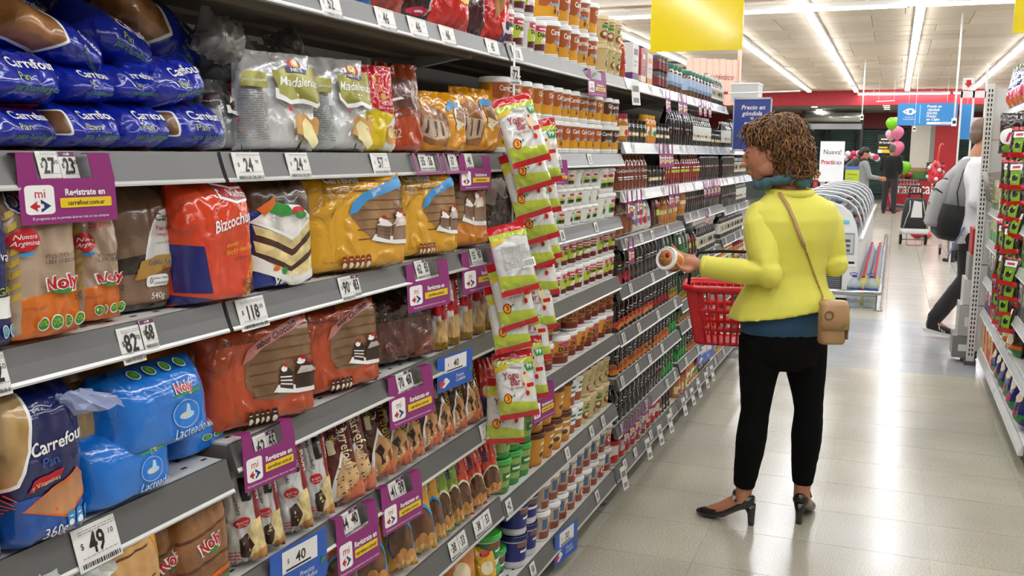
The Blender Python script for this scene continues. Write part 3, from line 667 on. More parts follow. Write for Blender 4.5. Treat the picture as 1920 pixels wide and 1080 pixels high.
def a_biz(dark=0):
    win = [(.52, .40), (.42, .55), (.43, .66), (.52, .76), (.7, .84), (.9, .92), (.98, .96), (.98, .26), (.66, .26)]
    rib = [(.40, .58), (.44, .70), (.56, .80), (.76, .88), (.95, .97), (.95, .86), (.76, .78), (.58, .71), (.48, .60)] 
    if dark:
        win = [(.32, .40), (.34, .62), (.42, .74), (.58, .82), (.8, .92), (.97, .96), (.98, .28), (.6, .22), (.4, .26)]; rib = [(.30, .60), (.36, .74), (.5, .83), (.7, .92), (.92, 1.0), (.92, .92), (.7, .83), (.5, .74), (.38, .64)]
    a = layers(bread('#7d5a35', '#b58f5f', 10) if not dark else bread('#6d5034', '#8f6d49', 10), BRN, win, 7)
    a += [Pg(SKYB if not dark else M('#b5736e', .35), rib)]
    if dark: a += [T(BLACK, 'sabor Chocolate', .64, .82, .055, shear=.25, rot=20, bold=.02, fit=.5), T(M('#4a1a10', .4), 'Carrefour', .28, .9, .08, fit=.4), T(M('#5a2213', .4), 'Bizcochuelo', .3, .80, .05, fit=.3)]
    else: a += [T(WHITE, 'sabor', .66, .76, .025, rot=20), T(WHITE, 'Vainilla', .68, .79, .04, shear=.25, rot=22), T(WHITE, 'Carrefour', .38, .9, .085, bold=.03, fit=.46), T(M('#6b3a12', .4), 'Bizcochuelo', .3, .80, .05, bold=.01, fit=.36), T(M('#7d4a12', .4), '3 capas rectangular', .33, .74, .028, fit=.32)]
    a += cakeslice(.78 if not dark else .74, .42, .36, dark) + facts(DKB if dark else M('#8a3a14', .4), M('#e9dcc0', .4), .30, .05, .56, .16) + [T(BRN, 'Peso neto 450g', .2, .10, .03, fit=.14)]
    return a
def a_panblue():
    sl = M('#b9835a', .5, var=.4)
    return [Pg(WHITE, [(-.0, .38), (.16, .42), (.3, .62), (.37, .95), (0, .97)]), Pg(bread('#b08a52', '#d9bd8b', 9), [(.0, .40), (.14, .44), (.27, .63), (.335, .95), (0, .97)]),
            Pg(film('#1450a5', .2), [(0, .0), (1, 0), (1, .16), (.6, .3), (.3, .33), (0, .34)]), T(WHITE, 'Carrefour', .62, .60, .08, shear=.1, rot=8, fit=.66, bold=.02), T(M('#3f63b0', .4), 'Pan', .5, .5, .06, rot=5),
            Pg(ORG, [(.16, .26), (.58, .37), (.8, .44), (.93, .36), (.92, .24), (.66, .13)]), Pg(sl, [(.19, .26), (.58, .355), (.8, .42), (.9, .36), (.89, .25), (.66, .15)]), Pg(REDP, [(.24, .36), (.6, .42), (.63, .47), (.3, .43)]), T(CREAM, 'y Vitaminas', .44, .388, .03, rot=9, fit=.32), T(ORG, '\\\\|//', .1, .3, .06, rot=60),
            T(WHITE, '360g', .5, .05, .06, shear=.1)] + facts(SKYB, WHITE, .64, .07, .96, .17, 3)
def a_lact(v=0):
    return noly(.64, .66, .105, 0, 1.0) + [Pg(M('#8fc3ec', .35), ell(.62, .40, .125, .17, 22)), Pg(film('#1478d8', .2, .3), ell(.62, .40, .115, .155, 22)), Pg(M('#b5d9f2', .35), ell(.62, .385, .07, .045)), Pg(M('#b5d9f2', .35), [(.6, .38), (.66, .38), (.655, .5), (.63, .52)]), Pg(CREAM, ell(.6, .39, .03, .03, 8)),
            T(M('#cfe6f7', .35), 'Lacteado', .64, .14, .105, shear=.35, fit=.58), T(WHITE, '0', .62, .05, .06, shear=.3), T(M('#0d58a8', .35), 'AMASADO CON LECHE', .62, .53, .03, fit=.2)]
def a_noly_or():
    return [Pg(bread('#a5713a', '#d0a263', 12), rect(.0, .02, 1, .6)), Pg(film('#d77a24', .2), [(.5, .5), (1, .4), (1, 1), (.3, 1)])] + noly(.6, .55, .16, 8, .9) + [Pg(REDP, ell(.8, .72, .07, .06))]
def a_salvado():
    return [Pg(bread('#7d5230', '#a5754a', 12), rect(.02, .3, .98, .98)), Pg(BRN, [(.05, .62), (.9, .72), (.92, .74), (.05, .645)]), Pg(BRN, [(.05, .80), (.9, .88), (.92, .9), (.05, .82)]), Pg(BRN, [(.05, .42), (.9, .5), (.92, .52), (.05, .44)]), Pg(film('#c98a1f', .2), [(.7, .98), (.98, .98), (.98, .7), (.88, .8)]), Pg(film('#2b9b30', .2), [(0, 0), (1, 0), (1, .36), (.6, .3), (.25, .26), (0, .28)]), Pg(ORG, [(.02, .28), (.3, .29), (.65, .34), (.98, .40), (.98, .43), (.6, .37), (.02, .31)])] + noly(.55, .56, .085, 22, .8) + [T(WHITE, 'Salvado', .66, .17, .07, shear=.35, rot=8, fit=.5), T(DKB, '0% Grasas trans', .6, .33, .03, rot=8, fit=.6)]
def a_noly_loaf():
    return [Pg(bread('#b98148', '#e0b878', 10), rect(.0, .02, .98, .9)), Pg(BRN, [(.1, .56), (.8, .6), (.82, .615), (.1, .575)]), Pg(BRN, [(.08, .74), (.7, .8), (.72, .815), (.08, .755)]), Pg(film('#e29a25', .2), [(.7, .98), (.98, .98), (.98, .5), (.86, .7)]), Pg(film('#2b9b30', .2), [(.4, .93), (.8, .9), (.8, 1), (.4, 1)])] + noly(.78, .32, .12, 22, .8)
def a_bar(v=0):
    """white marbled cake bars"""
    return [Pg(M('#8f1621', .3), [(.82, .02), (1, .02), (1, .98), (.8, .98)]), T(WHITE, 'BUDÍN', .9, .75, .05, rot=-90, bold=.02), Pg(BLACK, rrect(.52, .66, .78, .88, .03)), T(WHITE, 'BUDÍN', .68, .77, .032, rot=-90, xs=.9), T(BLACK, 'Marmolado' if v else 'de Chocolate', .32, .72, .045, rot=-84, shear=.3), Pg(REDP, ell(.46, .46, .2, .055)), T(WHITE, 'SELECTO', .46, .45, .022, fit=.3), T(WHITE, 'de calidad', .46, .425, .016, fit=.26),
            Pg(SPONGE, [(.7, .45), (.92, .46), (.96, .1), (.5, .1), (.4, .26), (.62, .38)]), Pg(CHOC, [(.34, .3), (.56, .34), (.66, .22), (.5, .1), (.32, .12)]), Pg(TAN, [(.6, .12), (.98, .16), (.98, .05), (.6, .03)])] + lines(PINKR, .08, .34, .16, 4, .03, .012)
def a_budin(v=0):
    """brown cake bars with upright lettering; v 0 chips, 1 marble, 2 orange"""
    top = ('#5b1a16', '#4a2415', '#3a1c10')[v]
    pic = [Pg(WHITE, [(.62, .62), (.3, .32), (.1, .04), (.36, .02), (.9, .04), (.95, .3)]), Pg(M(('#dbb27d', '#c99a63', '#c9915a')[v], .5, var=.4), [(.62, .54), (.4, .36), (.26, .1), (.6, .06), (.95, .1), (.92, .42)])]
    if v == 0:
        rr = random.Random(4)
        for i in range(26): a, b = rr.uniform(.34, .9), rr.uniform(.1, .46); pic.append(Pg(DKB, ell(a, b, .03, .008, 6)))
    else: pic += [Pg(CHOC, [(.4, .36), (.62, .42), (.7, .34), (.6, .28), (.66, .2), (.5, .18), (.56, .27)]), Pg(BRN, [(.74, .3), (.88, .34), (.86, .16), (.74, .14), (.8, .22)])]
    pic.append(Pg(film('#c8643a', .2), [(.3, .03), (.5, .12), (.8, .2), (.98, .26), (.98, .0), (.3, .0)]))
    return pic + [T(CREAM if v == 0 else GOLD, 'Carrefour', .74 if v else .6, .97, .13, rot=-90, al='l', fit=9, xs=.75), Pg(M('#d9c7a0', .4), rrect(.3, .62, .45, .78, .03)), T(GOLD, 'Budín', .4, .92, .06, rot=-90, al='l')]
def a_cookie(v=0):
    """cookie packs with an oval window"""
    r = {0: SKYB, 1: CREAM, 2: CREAM}[v]
    a = [Pg(r, ell(.56, .30, .44, .24, 24)), Pg(BLACK, ell(.55, .295, .39, .215, 24)), Pg(bread('#5c3a22', '#8a5c33', 14), ell(.55, .29, .37, .20, 24))]
    for i in range(5): c = .3 + .12 * i; a.append(Pg(M('#c08a4c', .5, var=.3), ell(c, .12 + .035 * (i % 3), .13, .055, 10)))
    for i in range(4): c = .34 + .14 * i; a.append(Pg(M('#d7ab68', .5, var=.3), ell(c, .09 + .02 * (i % 2), .07, .03, 8)))
    a += [T(WHITE, 'Carrefour', .80, .95, .085, rot=-84, al='l', xs=.7)] + [Pg(NAVY if v == 1 else M('#7a2a1a', .4), rrect(.28, .62 + .045 * k, .46, .655 + .045 * k, .02)) for k in range(4)]
    return a
def a_yogu(front=1):
    r = film('#c3131f', .2, .3); l = film('#b4c23a', .22, .3)
    a = [Pg(r, rect(0, .88, 1, 1)), Pg(r, rect(0, 0, 1, .085)), Pg(l, [(0, .085), (1, .085), (1, .2), (.5, .25), (0, .3)]), Pg(l, [(0, .88), (1, .88), (1, .78), (.6, .82), (.3, .8), (0, .74)]), Pg(YEL, [(0, .78), (.3, .82), (.32, .77), (0, .72)])]
    if not front: return a + lines(GREY, .15, .85, .66, 14, .022, .008) + [Pg(WHITE, rect(.56, .34, .84, .46))] + [Pg(BLACK, rect(.58 + i * .03, .36, .59 + i * .03, .44)) for i in range(8)]
    a += [T(M('#a31436', .35), 'Yogu', .36, .60, .1, bold=.015, xs=.8), T(M('#a31436', .35), 'Bar', .46, .50, .1, bold=.015, xs=.8), T(M('#a31436', .35), 'de arroz', .48, .44, .04), Pg(GRN, [(.74, .78), (.98, .80), (.98, .68), (.8, .68)]), T(WHITE, '99', .87, .715, .065, bold=.02), Pg(REDP, ell(.22, .32, .1, .075)), Pg(YEL, ell(.22, .32, .075, .055)), T(REDP, '3', .22, .29, .07, bold=.03), Pg(CREAM, [(.62, .64), (.76, .7), (.9, .42), (.78, .34), (.7, .46)]), Pg(REDP, ell(.72, .66, .03, .022, 8)), Pg(REDP, ell(.74, .36, .05, .04, 10)), Pg(REDP, ell(.66, .5, .03, .025, 8)), Pg(REDP, rrect(.74, .44, .92, .5, .01)), T(BLACK, 'Vitalísimo', .5, .74, .035, rot=-4, shear=.3, fit=.36), Pg(GRN, ell(.38, .35, .025, .02, 8)), Pg(BLACK, ell(.31, .34, .022, .018, 8))]
    return a
# ================================================================== packs on the two nearest bays
ZB, ZCc, ZD, ZE, ZF = 1.497, 1.244, .992, .739, .473
BUN = dict(pu=4.5, rb=.4, pt=3.2, sb=.0, st=.02, wr=.011, puff=.02, wave=.03, flat_back=1.)
def bun(px, lab, v=0, z=None, **k):
    kw = dict(BUN); kw.update(k); soft('bun_bag', 'blue burger bun bag ' + lab, 'bread bag', px, z, kw.pop('x', -1.06), kw.pop('t', .15), BLUEF, a_bun(v) if v < 2 else a_bunwin(), group='blue burger bun bags', **kw)
bun((-9, 138, 193), 'bottom row, beside the purple sale hanger', z=ZB)
bun((133, 249, 191), 'second in the bottom row', 1, z=ZB)
bun((240, 341, 191), 'third in the bottom row', 0, z=ZB)
bun((335, 449, 191), 'at the end of the bottom row', 1, z=ZB)
bun((-16, 145, 84, 196), 'in the second row above the purple sale hanger')
bun((136, 238, 116, 196), 'in the second row, creased and narrow', x=-1.075)
bun((228, 322, 118, 196), 'in the second row, third along', x=-1.075)
bun((300, 417, 104, 200), 'in the second row, tilted up beside the grey bags', roll=-10, x=-1.07)
bun((15, 235, 8, 118), 'lying tilted on top with a clear bread window', 2, roll=14, x=-1.09, t=.16)
bun((165, 312, 14, 124), 'leaning on top with big slanted lettering', 0, roll=20, x=-1.12)
bun((225, 410, -22, 110), 'high at the back with bread showing', 2, roll=22, x=-1.2, t=.16)
bun((-60, 130, -40, 70), 'high at the back above the second row', 2, roll=-8, x=-1.2)
bun((60, 300, -80, 20), 'topmost at the back against the shelf above', 2, roll=6, x=-1.28)
bun((-20, 180, 60, 190), 'behind the second row in shadow', 0, x=-1.24)
bun((180, 380, 60, 190), 'behind the second row near the grey bags', 0, x=-1.24)
SILV = film('#dcdfdf', .2, .8, .12); DKM = film('#8f8f8a', .25, 1., .1)
STAND = dict(pu=3., rb=.1, pt=2.4, sb=.0, st=.035, wr=.008, puff=.0, taper=.04)
def std(name, lab, px, body, art, z, x=-1.06, t=.09, cat='bag', **k):
    kw = dict(STAND); kw.update(k); return soft(name, lab, cat, px, z, x, t, body, art, **kw)
std('muffin_bag', 'dark maroon muffin bag half hidden behind the blue bun bags', (398, 478, 150), film('#8f918f', .25, .7, .3), a_mad(1), ZB, x=-1.14, yaw=-15)
for i, (px, zz, r_, lb) in enumerate((((385, 470, 20, 110), None, 20, 'crumpled grey bag lying high behind the blue bun bags'), ((420, 520, 55, 150), None, -24, 'crumpled grey bag with a barcode lying above the dark muffin bag'), ((470, 560, 80, 170), None, 12, 'crumpled grey bag behind the first silver muffin bag'), ((540, 600, 52, 130), None, -20, 'small grey bag at the back of the shelf above the silver bags'))):
    soft('crumpled_bag', lb, 'bag', px, zz, -1.12 - .03 * i, .1, DKM, [Pg(M('#a9a9a4', .4), rect(.3, .3, .7, .6))] + [Pg(BLACK, rect(.34 + .05 * k, .34, .36 + .05 * k, .55)) for k in range(6)] if i == 1 else None, roll=r_, wr=.02, pu=2.5, rb=.3, pt=3, yaw=-15, wave=.1)
std('muffin_bag', 'silver and gold muffin bag with small print down its side', (465, 614, 96), SILV, a_mad(), ZB, x=-1.07, t=.1, yaw=-18)
std('muffin_bag', 'silver and gold muffin bag beside the red and yellow bag', (596, 708, 108), SILV, a_mad(), ZB, x=-1.07, t=.1, yaw=-22)
std('cake_bag', 'red and yellow snack cake bag next to the silver bags', (684, 754, 122), film('#d6c9b0', .2), a_redyel(), ZB, x=-1.06, yaw=-20, t=.08)
std('cake_bag', 'brown and orange cake bag behind the red and yellow bag', (722, 806, 118), film('#8d3a1b', .2, .8), a_brownor(), ZB, x=-1.09, yaw=-20, t=.09, wr=.013)
std('muffin_pack', 'amber clear muffin bag beside the brown cake bag', (795, 892, 172), film('#dd9510', .18, .8), a_muffin(), ZB, x=-1.06, yaw=-15, t=.1, wr=.014, pu=3.4)
std('muffin_pack', 'amber clear muffin bag behind the hanging snack bars', (868, 948, 164), film('#dd9510', .18, .8), a_muffin(), ZB, x=-1.07, yaw=-12, t=.1, wr=.014, pu=3.4)
# top shelf: only the lower parts show
TOP = dict(h=.28, yaw=-20)
ZA = 1.807
for px, c, art, lb in (((560, 650, -60), '#1b50a5', [Pg(film('#1b50a5', .2), rect(0, 0, 1, .3))], 'blue snack bag on the top shelf above the 52 price tag'), ((640, 720, -60), '#c2a13a', [Pg(film('#2277c2', .2), rect(0, 0, 1, .1)), Pg(film('#c22a1a', .2), rect(.1, .1, 1, .3))], 'blue and yellow snack bag on the top shelf'),
                       ((690, 776, -60), '#cc4a1c', [Pg(TAN, ell(.55, .35, .35, .14)), Pg(film('#b53d2a', .2), [(.3, .02), (1, 0), (1, .22), (.5, .25)]), Pg(CREAM, ell(.3, .5, .2, .1))], 'orange cookie bag on the top shelf'),
                       ((768, 826, -60), '#35201a', [Pg(M('#4a3028', .3), [(.1, .2), (.9, .3), (.9, .9), (.1, .9)]), Pg(PINKR, ell(.4, .08, .3, .035)), Pg(WHITE, rect(.25, .072, .55, .088)), Pg(M('#c8c4bc', .2), [(.6, .05), (.9, .12), (.88, .3), (.7, .22)])], 'dark chocolate cookie bag on the top shelf with a pink oval'),
                       ((818, 898, -60), '#cf1f17', [Pg(CREAM, [(.5, .3), (.6, .55), (.9, .5), (.86, .3), (.7, .24)]), Pg(YEL, ell(.72, .32, .2, .07)), Pg(DKB, ell(.66, .42, .08, .04)), Pg(DKB, ell(.85, .44, .06, .04))], 'red cookie bag with pale biscuits on the top shelf'),
                       ((874, 922, -60), '#4a1520', [Pg(M('#6b6662', .2, .5), [(.2, .25), (.9, .4), (.8, .65), (.3, .6)]), Pg(M('#c7b9ae', .2, .5), [(.3, .3), (.7, .36), (.6, .5)])], 'dark plum cookie bag on the top shelf'),
                       ((903, 972, -60), '#cf2118', [Pg(M('#b5793a', .45, var=.3), [(.35, .22), (.55, .3), (.78, .45), (.7, .62), (.4, .5)]), Pg(film('#14237a', .2), [(.6, .0), (1, .0), (1, .25), (.75, .2)]), Pg(WHITE, [(.7, .12), (.9, .09), (.9, .12), (.7, .15)]), Pg(WHITE, [(.55, .2), (.7, .05), (.66, .2)])], 'red and blue cookie bag on the top shelf above the hanging snack bars')):
    soft('cookie_bag', lb, 'bag', px, ZA, -1.06, .09, film(c, .2, .8), art, rb=.2, pt=3, sb=.03, st=.04, pu=2.6, wr=.012, group='cookie bags on the top shelf', **TOP)
# third shelf
LOAF = dict(pu=6, rb=.06, pt=9, sb=0, st=.02, wr=.006, puff=0, taper=.06, flat_back=1.)
FLATP = dict(pu=9, rb=.06, pt=14, sb=0.015, st=.02, wr=.005, puff=0, flat_back=1.)
def loaf(lab, px, body, art, z, x=-1.045, t=.11, cat='bread', name='bread_loaf', **k):
    kw = dict(LOAF); kw.update(k); return soft(name, lab, cat, px, z, x, t, body, art, **kw)
loaf('dark blue bread bag cut by the frame edge beside the orange loaf', (-110, 34, 352), BLUED, [T(LIME, 'INTEGRAL', .7, .34, .05, rot=4), Pg(WHITE, rrect(.5, .2, .95, .33, .05)), T(WHITE, 'Salvado', .8, .55, .06, rot=-8)] + dots(3, .74, .95, .12, .05, .04, SKYB, SKYB), ZCc, x=-1.03)
loaf('wheat loaf with an orange band and red lettering under the purple hanger', (8, 163, 356), bread('#a98f78', '#cbb59c', 9), a_quesoly(), ZCc, x=-1.035, yaw=-4)
loaf('wheat loaf with an orange band partly behind the first one', (138, 234, 380), bread('#a98f78', '#cbb59c', 9), a_quesoly(), ZCc, x=-1.07, yaw=-12)
loaf('brown double wholemeal loaf with a grey printed panel', (207, 343, 345), bread('#6f5643', '#92745b', 9), a_doble(), ZCc, x=-1.09, yaw=-8)
loaf('red and blue cake pack behind the orange vanilla cake pack', (338, 420, 342), film('#a3231c', .2), [Pg(film('#141c5c', .2), rect(0, 0, 1, .5)), Pg(film('#d8501a', .2), rect(.45, .02, .7, .2))], ZCc, x=-1.15, name='cake_pack', cat='cake')
S = loaf('orange boxed sponge cake pack with white script lettering', (350, 490, 338), film('#d8401a', .18), a_valente(), ZCc, x=-1.03, t=.1, yaw=-8, name='cake_pack', cat='cake')
loaf('blue pack with a picture of a layered vanilla cake', (478, 597, 336), film('#16308f', .18), a_vainilla(), ZCc, x=-1.04, t=.08, yaw=-10, name='cake_pack', cat='cake')
def fpk(lab, px, body, art, z, **k):
    kw = dict(FLATP); kw.update(k); return soft('sponge_pack', lab, 'cake', px, z, kw.pop('x', -1.035), kw.pop('t', .055), body, art, **kw)
YO = film('#dba012', .18, .55)
fpk('yellow sponge sheet pack with a blue ribbon, the larger one', (578, 776, 328), YO, a_biz(), ZCc + .004, yaw=-16, lean=4)
fpk('yellow sponge sheet pack with a blue ribbon, behind the larger one', (748, 868, 328), YO, a_biz(), ZCc + .004, yaw=-16, lean=4)
fpk('amber sponge pack with a berry cake picture under the small hanger', (852, 922, 334), film('#cf7d16', .18, .7), layers(bread('#7d5a35', '#a07a4a', 10), BRN, rect(.02, .35, .98, .95), 6) + cakeslice(.5, .55, .5, 0), ZCc + .004, yaw=-16, lean=4)
fpk('dark brown chocolate cake pack beside the hanging snack bars', (908, 972, 322), film('#3a2a22', .18, .8), [Pg(M('#8d8178', .3), [(.1, .55), (.2, .85), (.5, .9), (.7, .8), (.6, .6), (.4, .7), (.3, .5)]), Pg(film('#c9791f', .2), rect(0, .0, 1, .12))], ZCc + .004, yaw=-16, lean=4)
# fourth shelf
ZD0 = .97
loaf('navy sandwich bread bag cut by the frame edge on the fourth shelf', (-140, 8, 760), BLUED, [T(WHITE, 'Carrefour', .75, .62, .08, fit=.5), Pg(ORG, rect(.8, .2, 1, .45))], ZD0, x=-1.02)
S = loaf('navy sliced bread bag with a picture of toast', (8, 170, 726), film('#111c55', .2, .5), a_panblue(), ZD0, x=-1.03, yaw=-5, t=.12, taper=-.02); clear_tail(S, .78, .86, .036, .45, 2., '#b9c4e6', 'twisted_film', 1.2)
S2 = loaf('second navy sliced bread bag behind the toast picture bag', (90, 205, 735), bread('#a98c5c', '#cdb283', 9), [Pg(film('#111c55', .2), [(.62, 0), (1, 0), (1, .9), (.78, .6), (.7, .3)]), Pg(WHITE, [(.58, .02), (.62, .02), (.72, .3), (.8, .6), (.77, .6), (.68, .3)])], ZD0, x=-1.08, yaw=-5)
BX = dict(pu=5, rb=.16, pt=5, sb=0, st=.0, wr=.004, puff=0, taper=.1, flat_back=1.)
LB = film('#1272cf', .2, .45)
loaf('bright blue milk bread pack under the other blue packs', (178, 348, 806), LB, a_lact(), ZD0, x=-1.03, t=.13, **BX)
loaf('bright blue milk bread pack stacked on top', (228, 422, 688, 846), LB, a_lact() + dots(4, .3, .75, .93, .05, .04), None, x=-1.03, t=.13, **BX)
loaf('bright blue milk bread pack set back beside the orange sponge packs', (335, 440, 770), LB, a_lact()[:3] + dots(3, .5, .9, .4, .09, .07) + [T(M('#cfe6f7', .35), 'Lacteado', .5, .62, .1, shear=.35, fit=.8)], ZD0, x=-1.09, t=.13, **BX)
loaf('sliced loaf in an orange and clear bag behind the blue packs', (185, 415, 645), bread('#8a5c33', '#c08a52', 12), a_noly_or(), ZD0, x=-1.18, t=.14)
OB = film('#b4451a', .18, .5)
fpk('rust orange chocolate sponge pack with cake slices, the nearest', (398, 604, 606), OB, a_biz(1), ZD + .004, yaw=-18, lean=5, x=-1.045)
fpk('rust orange chocolate sponge pack with cake slices, the second', (572, 724, 572), OB, a_biz(1), ZD + .004, yaw=-18, lean=5, x=-1.05)
fpk('glossy dark brown chocolate cake pack behind the rust packs', (702, 826, 548), film('#3d2018', .15, 1.), [Pg(film('#5b2f22', .15, 1.), rect(.1, .1, .9, .6)), Pg(film('#7a3a28', .15, 1.), [(.6, .05), (.95, .1), (.95, .4), (.8, .3)])], ZD + .004, yaw=-18, lean=5, x=-1.06, t=.07, wr=.012)
BAR = dict(pu=2.6, rb=.14, pt=6, sb=.025, st=.05, wr=.006, puff=.03)
def bar(lab, px, body, art, z, grp, **k):
    kw = dict(BAR); kw.update(k); return soft('cake_bar', lab, 'cake bar', px, z, kw.pop('x', -1.05), kw.pop('t', .055), body, art, group=grp, yaw=kw.pop('yaw', -42), **kw)
for i, (a, b, tp) in enumerate(((810, 846, 525), (836, 868, 515), (862, 893, 508), (886, 916, 500), (908, 940, 492))):
    bar('red and gold cake bar, %s from the brown cake pack' % ('first', 'second', 'third', 'fourth', 'fifth')[i], (a, b, tp), film('#d9cfc4', .2, .6), [Pg(film('#9c1a26', .2), [(.55, .35), (1, .5), (1, 1), (.5, 1)]), Pg(M('#c9a46a', .4, var=.4), [(.1, .0), (.9, .0), (.95, .45), (.3, .4)]), Pg(REDP, ell(.35, .55, .3, .07)), T(WHITE, 'SATUR', .78, .9, .11, rot=-90, al='l', bold=.02, xs=.7), Pg(film('#b98a2a', .2, 1.), rect(0, 0, 1, .12))], ZD, 'red and gold cake bars', lean=4)
# fifth shelf
ZE0 = .69
S = loaf('clear wrapped bread with green print at the frame bottom', (108, 218, 1046), film('#2d5b3d', .2, .9), [Pg(M('#9fb2a3', .3), rect(.2, .2, .8, .7))], ZE0, x=-1.03); clear_tail(S, .5, .9, .04, 0.2, 3., '#e5ece6', drop=1.1)
S = loaf('clear wrapped bread with a twisted film end at the frame bottom', (40, 112, 1062), bread('#8a7a5c', '#b5a583', 9), [], ZE0, x=-1.02); clear_tail(S, .6, .88, .028, 0.2, 5., '#e5ece6', drop=1.1)
loaf('golden sliced loaf with green and red print below the 49 price tag', (186, 316, 972), bread('#b98148', '#e0b878', 10), a_noly_loaf(), ZE0, x=-1.03, yaw=-8)
loaf('brown sliced loaf squeezed between two others', (292, 346, 946), bread('#7d5230', '#a5754a', 12), a_salvado(), ZE0, x=-1.07, yaw=-8)
loaf('brown bran loaf with a green base', (338, 440, 908), bread('#7d5230', '#a5754a', 12), a_salvado(), ZE0, x=-1.04, yaw=-10)
WB = film('#d5d3ce', .22, .6)
for i, (a, b, tp, lb) in enumerate(((428, 506, 890, 'first, under the purple hanger with 55'), (478, 540, 880, 'second'), (524, 594, 838, 'third, wide with dark cake picture'), (576, 634, 812, 'fourth, next to the maroon bars'))):
    bar('white marbled cake bar, ' + lb, (a, b, tp), WB, a_bar(i != 0), ZE, 'white marbled cake bars', lean=6, roll=-6, t=.06, wr=.007)
for i, (a, b, tp, v) in enumerate(((612, 690, 800, 0), (640, 712, 780, 0), (688, 752, 752, 1), (720, 782, 742, 1), (752, 806, 728, 1), (786, 838, 716, 2), (818, 862, 700, 2), (846, 886, 690, 2), (870, 908, 674, 1), (886, 914, 668, 2))):
    bar(('maroon chocolate chip cake bar, the first', 'maroon chocolate chip cake bar, the second', 'brown marble cake bar beside the maroon ones', 'brown marble cake bar, second of its kind', 'brown marble cake bar under the purple hanger', 'dark brown cake bar beside the marble ones', 'dark brown cake bar, second of its kind', 'dark brown cake bar under the blue price card', 'brown marble cake bar past the blue price card', 'dark brown cake bar next to the red pack')[i], (a, b, tp), film(('#5b1a16', '#4a2415', '#3a1c10')[v], .18, .6), a_budin(v), ZE, 'brown cake bars with upright lettering', lean=6, roll=-10)
bar('red and navy snack pack at the end of the cake bars', (896, 938, 676), film('#b12a1c', .2), [Pg(film('#141c5c', .2), [(0, 0), (.6, 0), (.5, .3), (0, .4)]), Pg(CREAM, ell(.4, .45, .15, .1))], ZE, None, lean=4)
# sixth shelf
OC = film('#cf5a1c', .2, .6); YC = film('#d09a1c', .2, .6); GC = film('#7d9a2c', .2, .6); RC = film('#cc3d16', .2, .6)
for i, (a, b, tp, m_, v, lb) in enumerate(((612, 690, 940, OC, 0, 'orange cookie pack behind the purple hanger with 40'), (664, 742, 920, OC, 0, 'orange cookie pack beside the first orange one'), (728, 792, 896, YC, 0, 'yellow cookie pack with a blue oval, first'), (762, 830, 872, YC, 0, 'yellow cookie pack with a blue oval, second'), (806, 846, 862, YC, 0, 'yellow cookie pack beside the green one'),
                                             (824, 862, 852, GC, 1, 'green lemon cookie pack'), (846, 880, 846, GC, 1, 'dark green cookie pack behind the lemon one'), (858, 898, 842, RC, 1, 'red orange cookie pack with a blue strip, first'), (884, 922, 836, RC, 1, 'red orange cookie pack with a blue strip, second'), (908, 950, 828, RC, 1, 'red orange cookie pack with a blue strip, third'))):
    soft('cookie_pack', lb, 'cookie pack', (a, b, tp), ZF, -1.05, .055, m_, a_cookie(v), yaw=-42, lean=6, roll=-9, group='cookie packs with oval windows', **BAR)
# bottom shelf of the biscuit bay
for i, (a, b, tp, c, lb) in enumerate(((540, 606, 1040, '#3d5a2c', 'dark green snack pack on the bottom shelf'), (590, 640, 1046, '#c9cdb9', 'white and green snack pack on the bottom shelf'), (840, 905, 1012, '#c8772a', 'orange clear pack lying on the bottom shelf'), (893, 940, 1030, '#d8a415', 'yellow pasta pack on the bottom shelf beside the green tubs'))):
    soft('snack_pack', lb, 'snack pack', (a, b, tp), .2, -1.05, .06, film(c, .2, .8), [Pg(CREAM, ell(.5, .5, .25, .15)), Pg(REDP, ell(.5, .8, .2, .06))], yaw=-35, lean=8, **BAR)
# ================================================================== price tags and hanging cards
def rail_y(px, py): return on_x(px, py, XF).y
M_TAG = M('#e9e8e3', .45); M_PUR = M('#8c2371', .4); M_PURD = M('#5d2450', .4); M_CARDB = M('#2059b5', .35)
def tag_mesh(w, h, big, small, head=None, bars=True):
    mb = MB(); mb.box((-w / 2, 0, -h), (w / 2, .0009, 0), M_TAG); art = []
    if head: art += [Pg(M_PURD, rect(.02, .84, .98, .99)), T(WHITE, 'mi', .42, .87, .1), Pg(WHITE, ell(.6, .915, .06, .04, 8))]
    art += [T(BLACK, '$', .16, .5, .14), T(BLACK, big, .5, .33, .46 if len(big) < 3 else .42, bold=.025, xs=.72, fit=.6), T(BLACK, small, .83, .6, .13)] if small or len(big) else []
    if bars:
        rr = random.Random(hash(big) % 97 if False else len(big) * 7 + int(big or 0)); x = .08
        while x < .92: b = rr.uniform(.012, .035); art.append(Pg(BLACK, rect(x, .06, x + b, .17))); x += b + rr.uniform(.012, .03)
        art += lines(GREY, .1, .9, .28, 1, .05, .02)
        if not head: art += lines(GREY, .08, .92, .9, 2, .05, .02)
    print_on(mb, art, w, h, flat(w, h, (-w / 2, 0, -h)), off=.0004, step=.00012); return mb
TILT = R(-17)
def price(px0, px1, py, ztop, h, big, small, label, head=None, x=None, yaw=0.):
    y0, y1 = rail_y(px0, py), rail_y(px1, py); w_ = y1 - y0
    o = tag_mesh(w_, h, big, small, head).build('price_tag', None, (x if x is not None else XF - .0105, (y0 + y1) / 2, ztop))
    o.rotation_euler = (TILT * .9, 0, R(90 + yaw)); tag(o, label, 'price tag'); return o
ZBt, ZCt, ZDt, ZEt, ZFt, ZAt = 1.4955, 1.242, .988, .737, .469, 1.8045
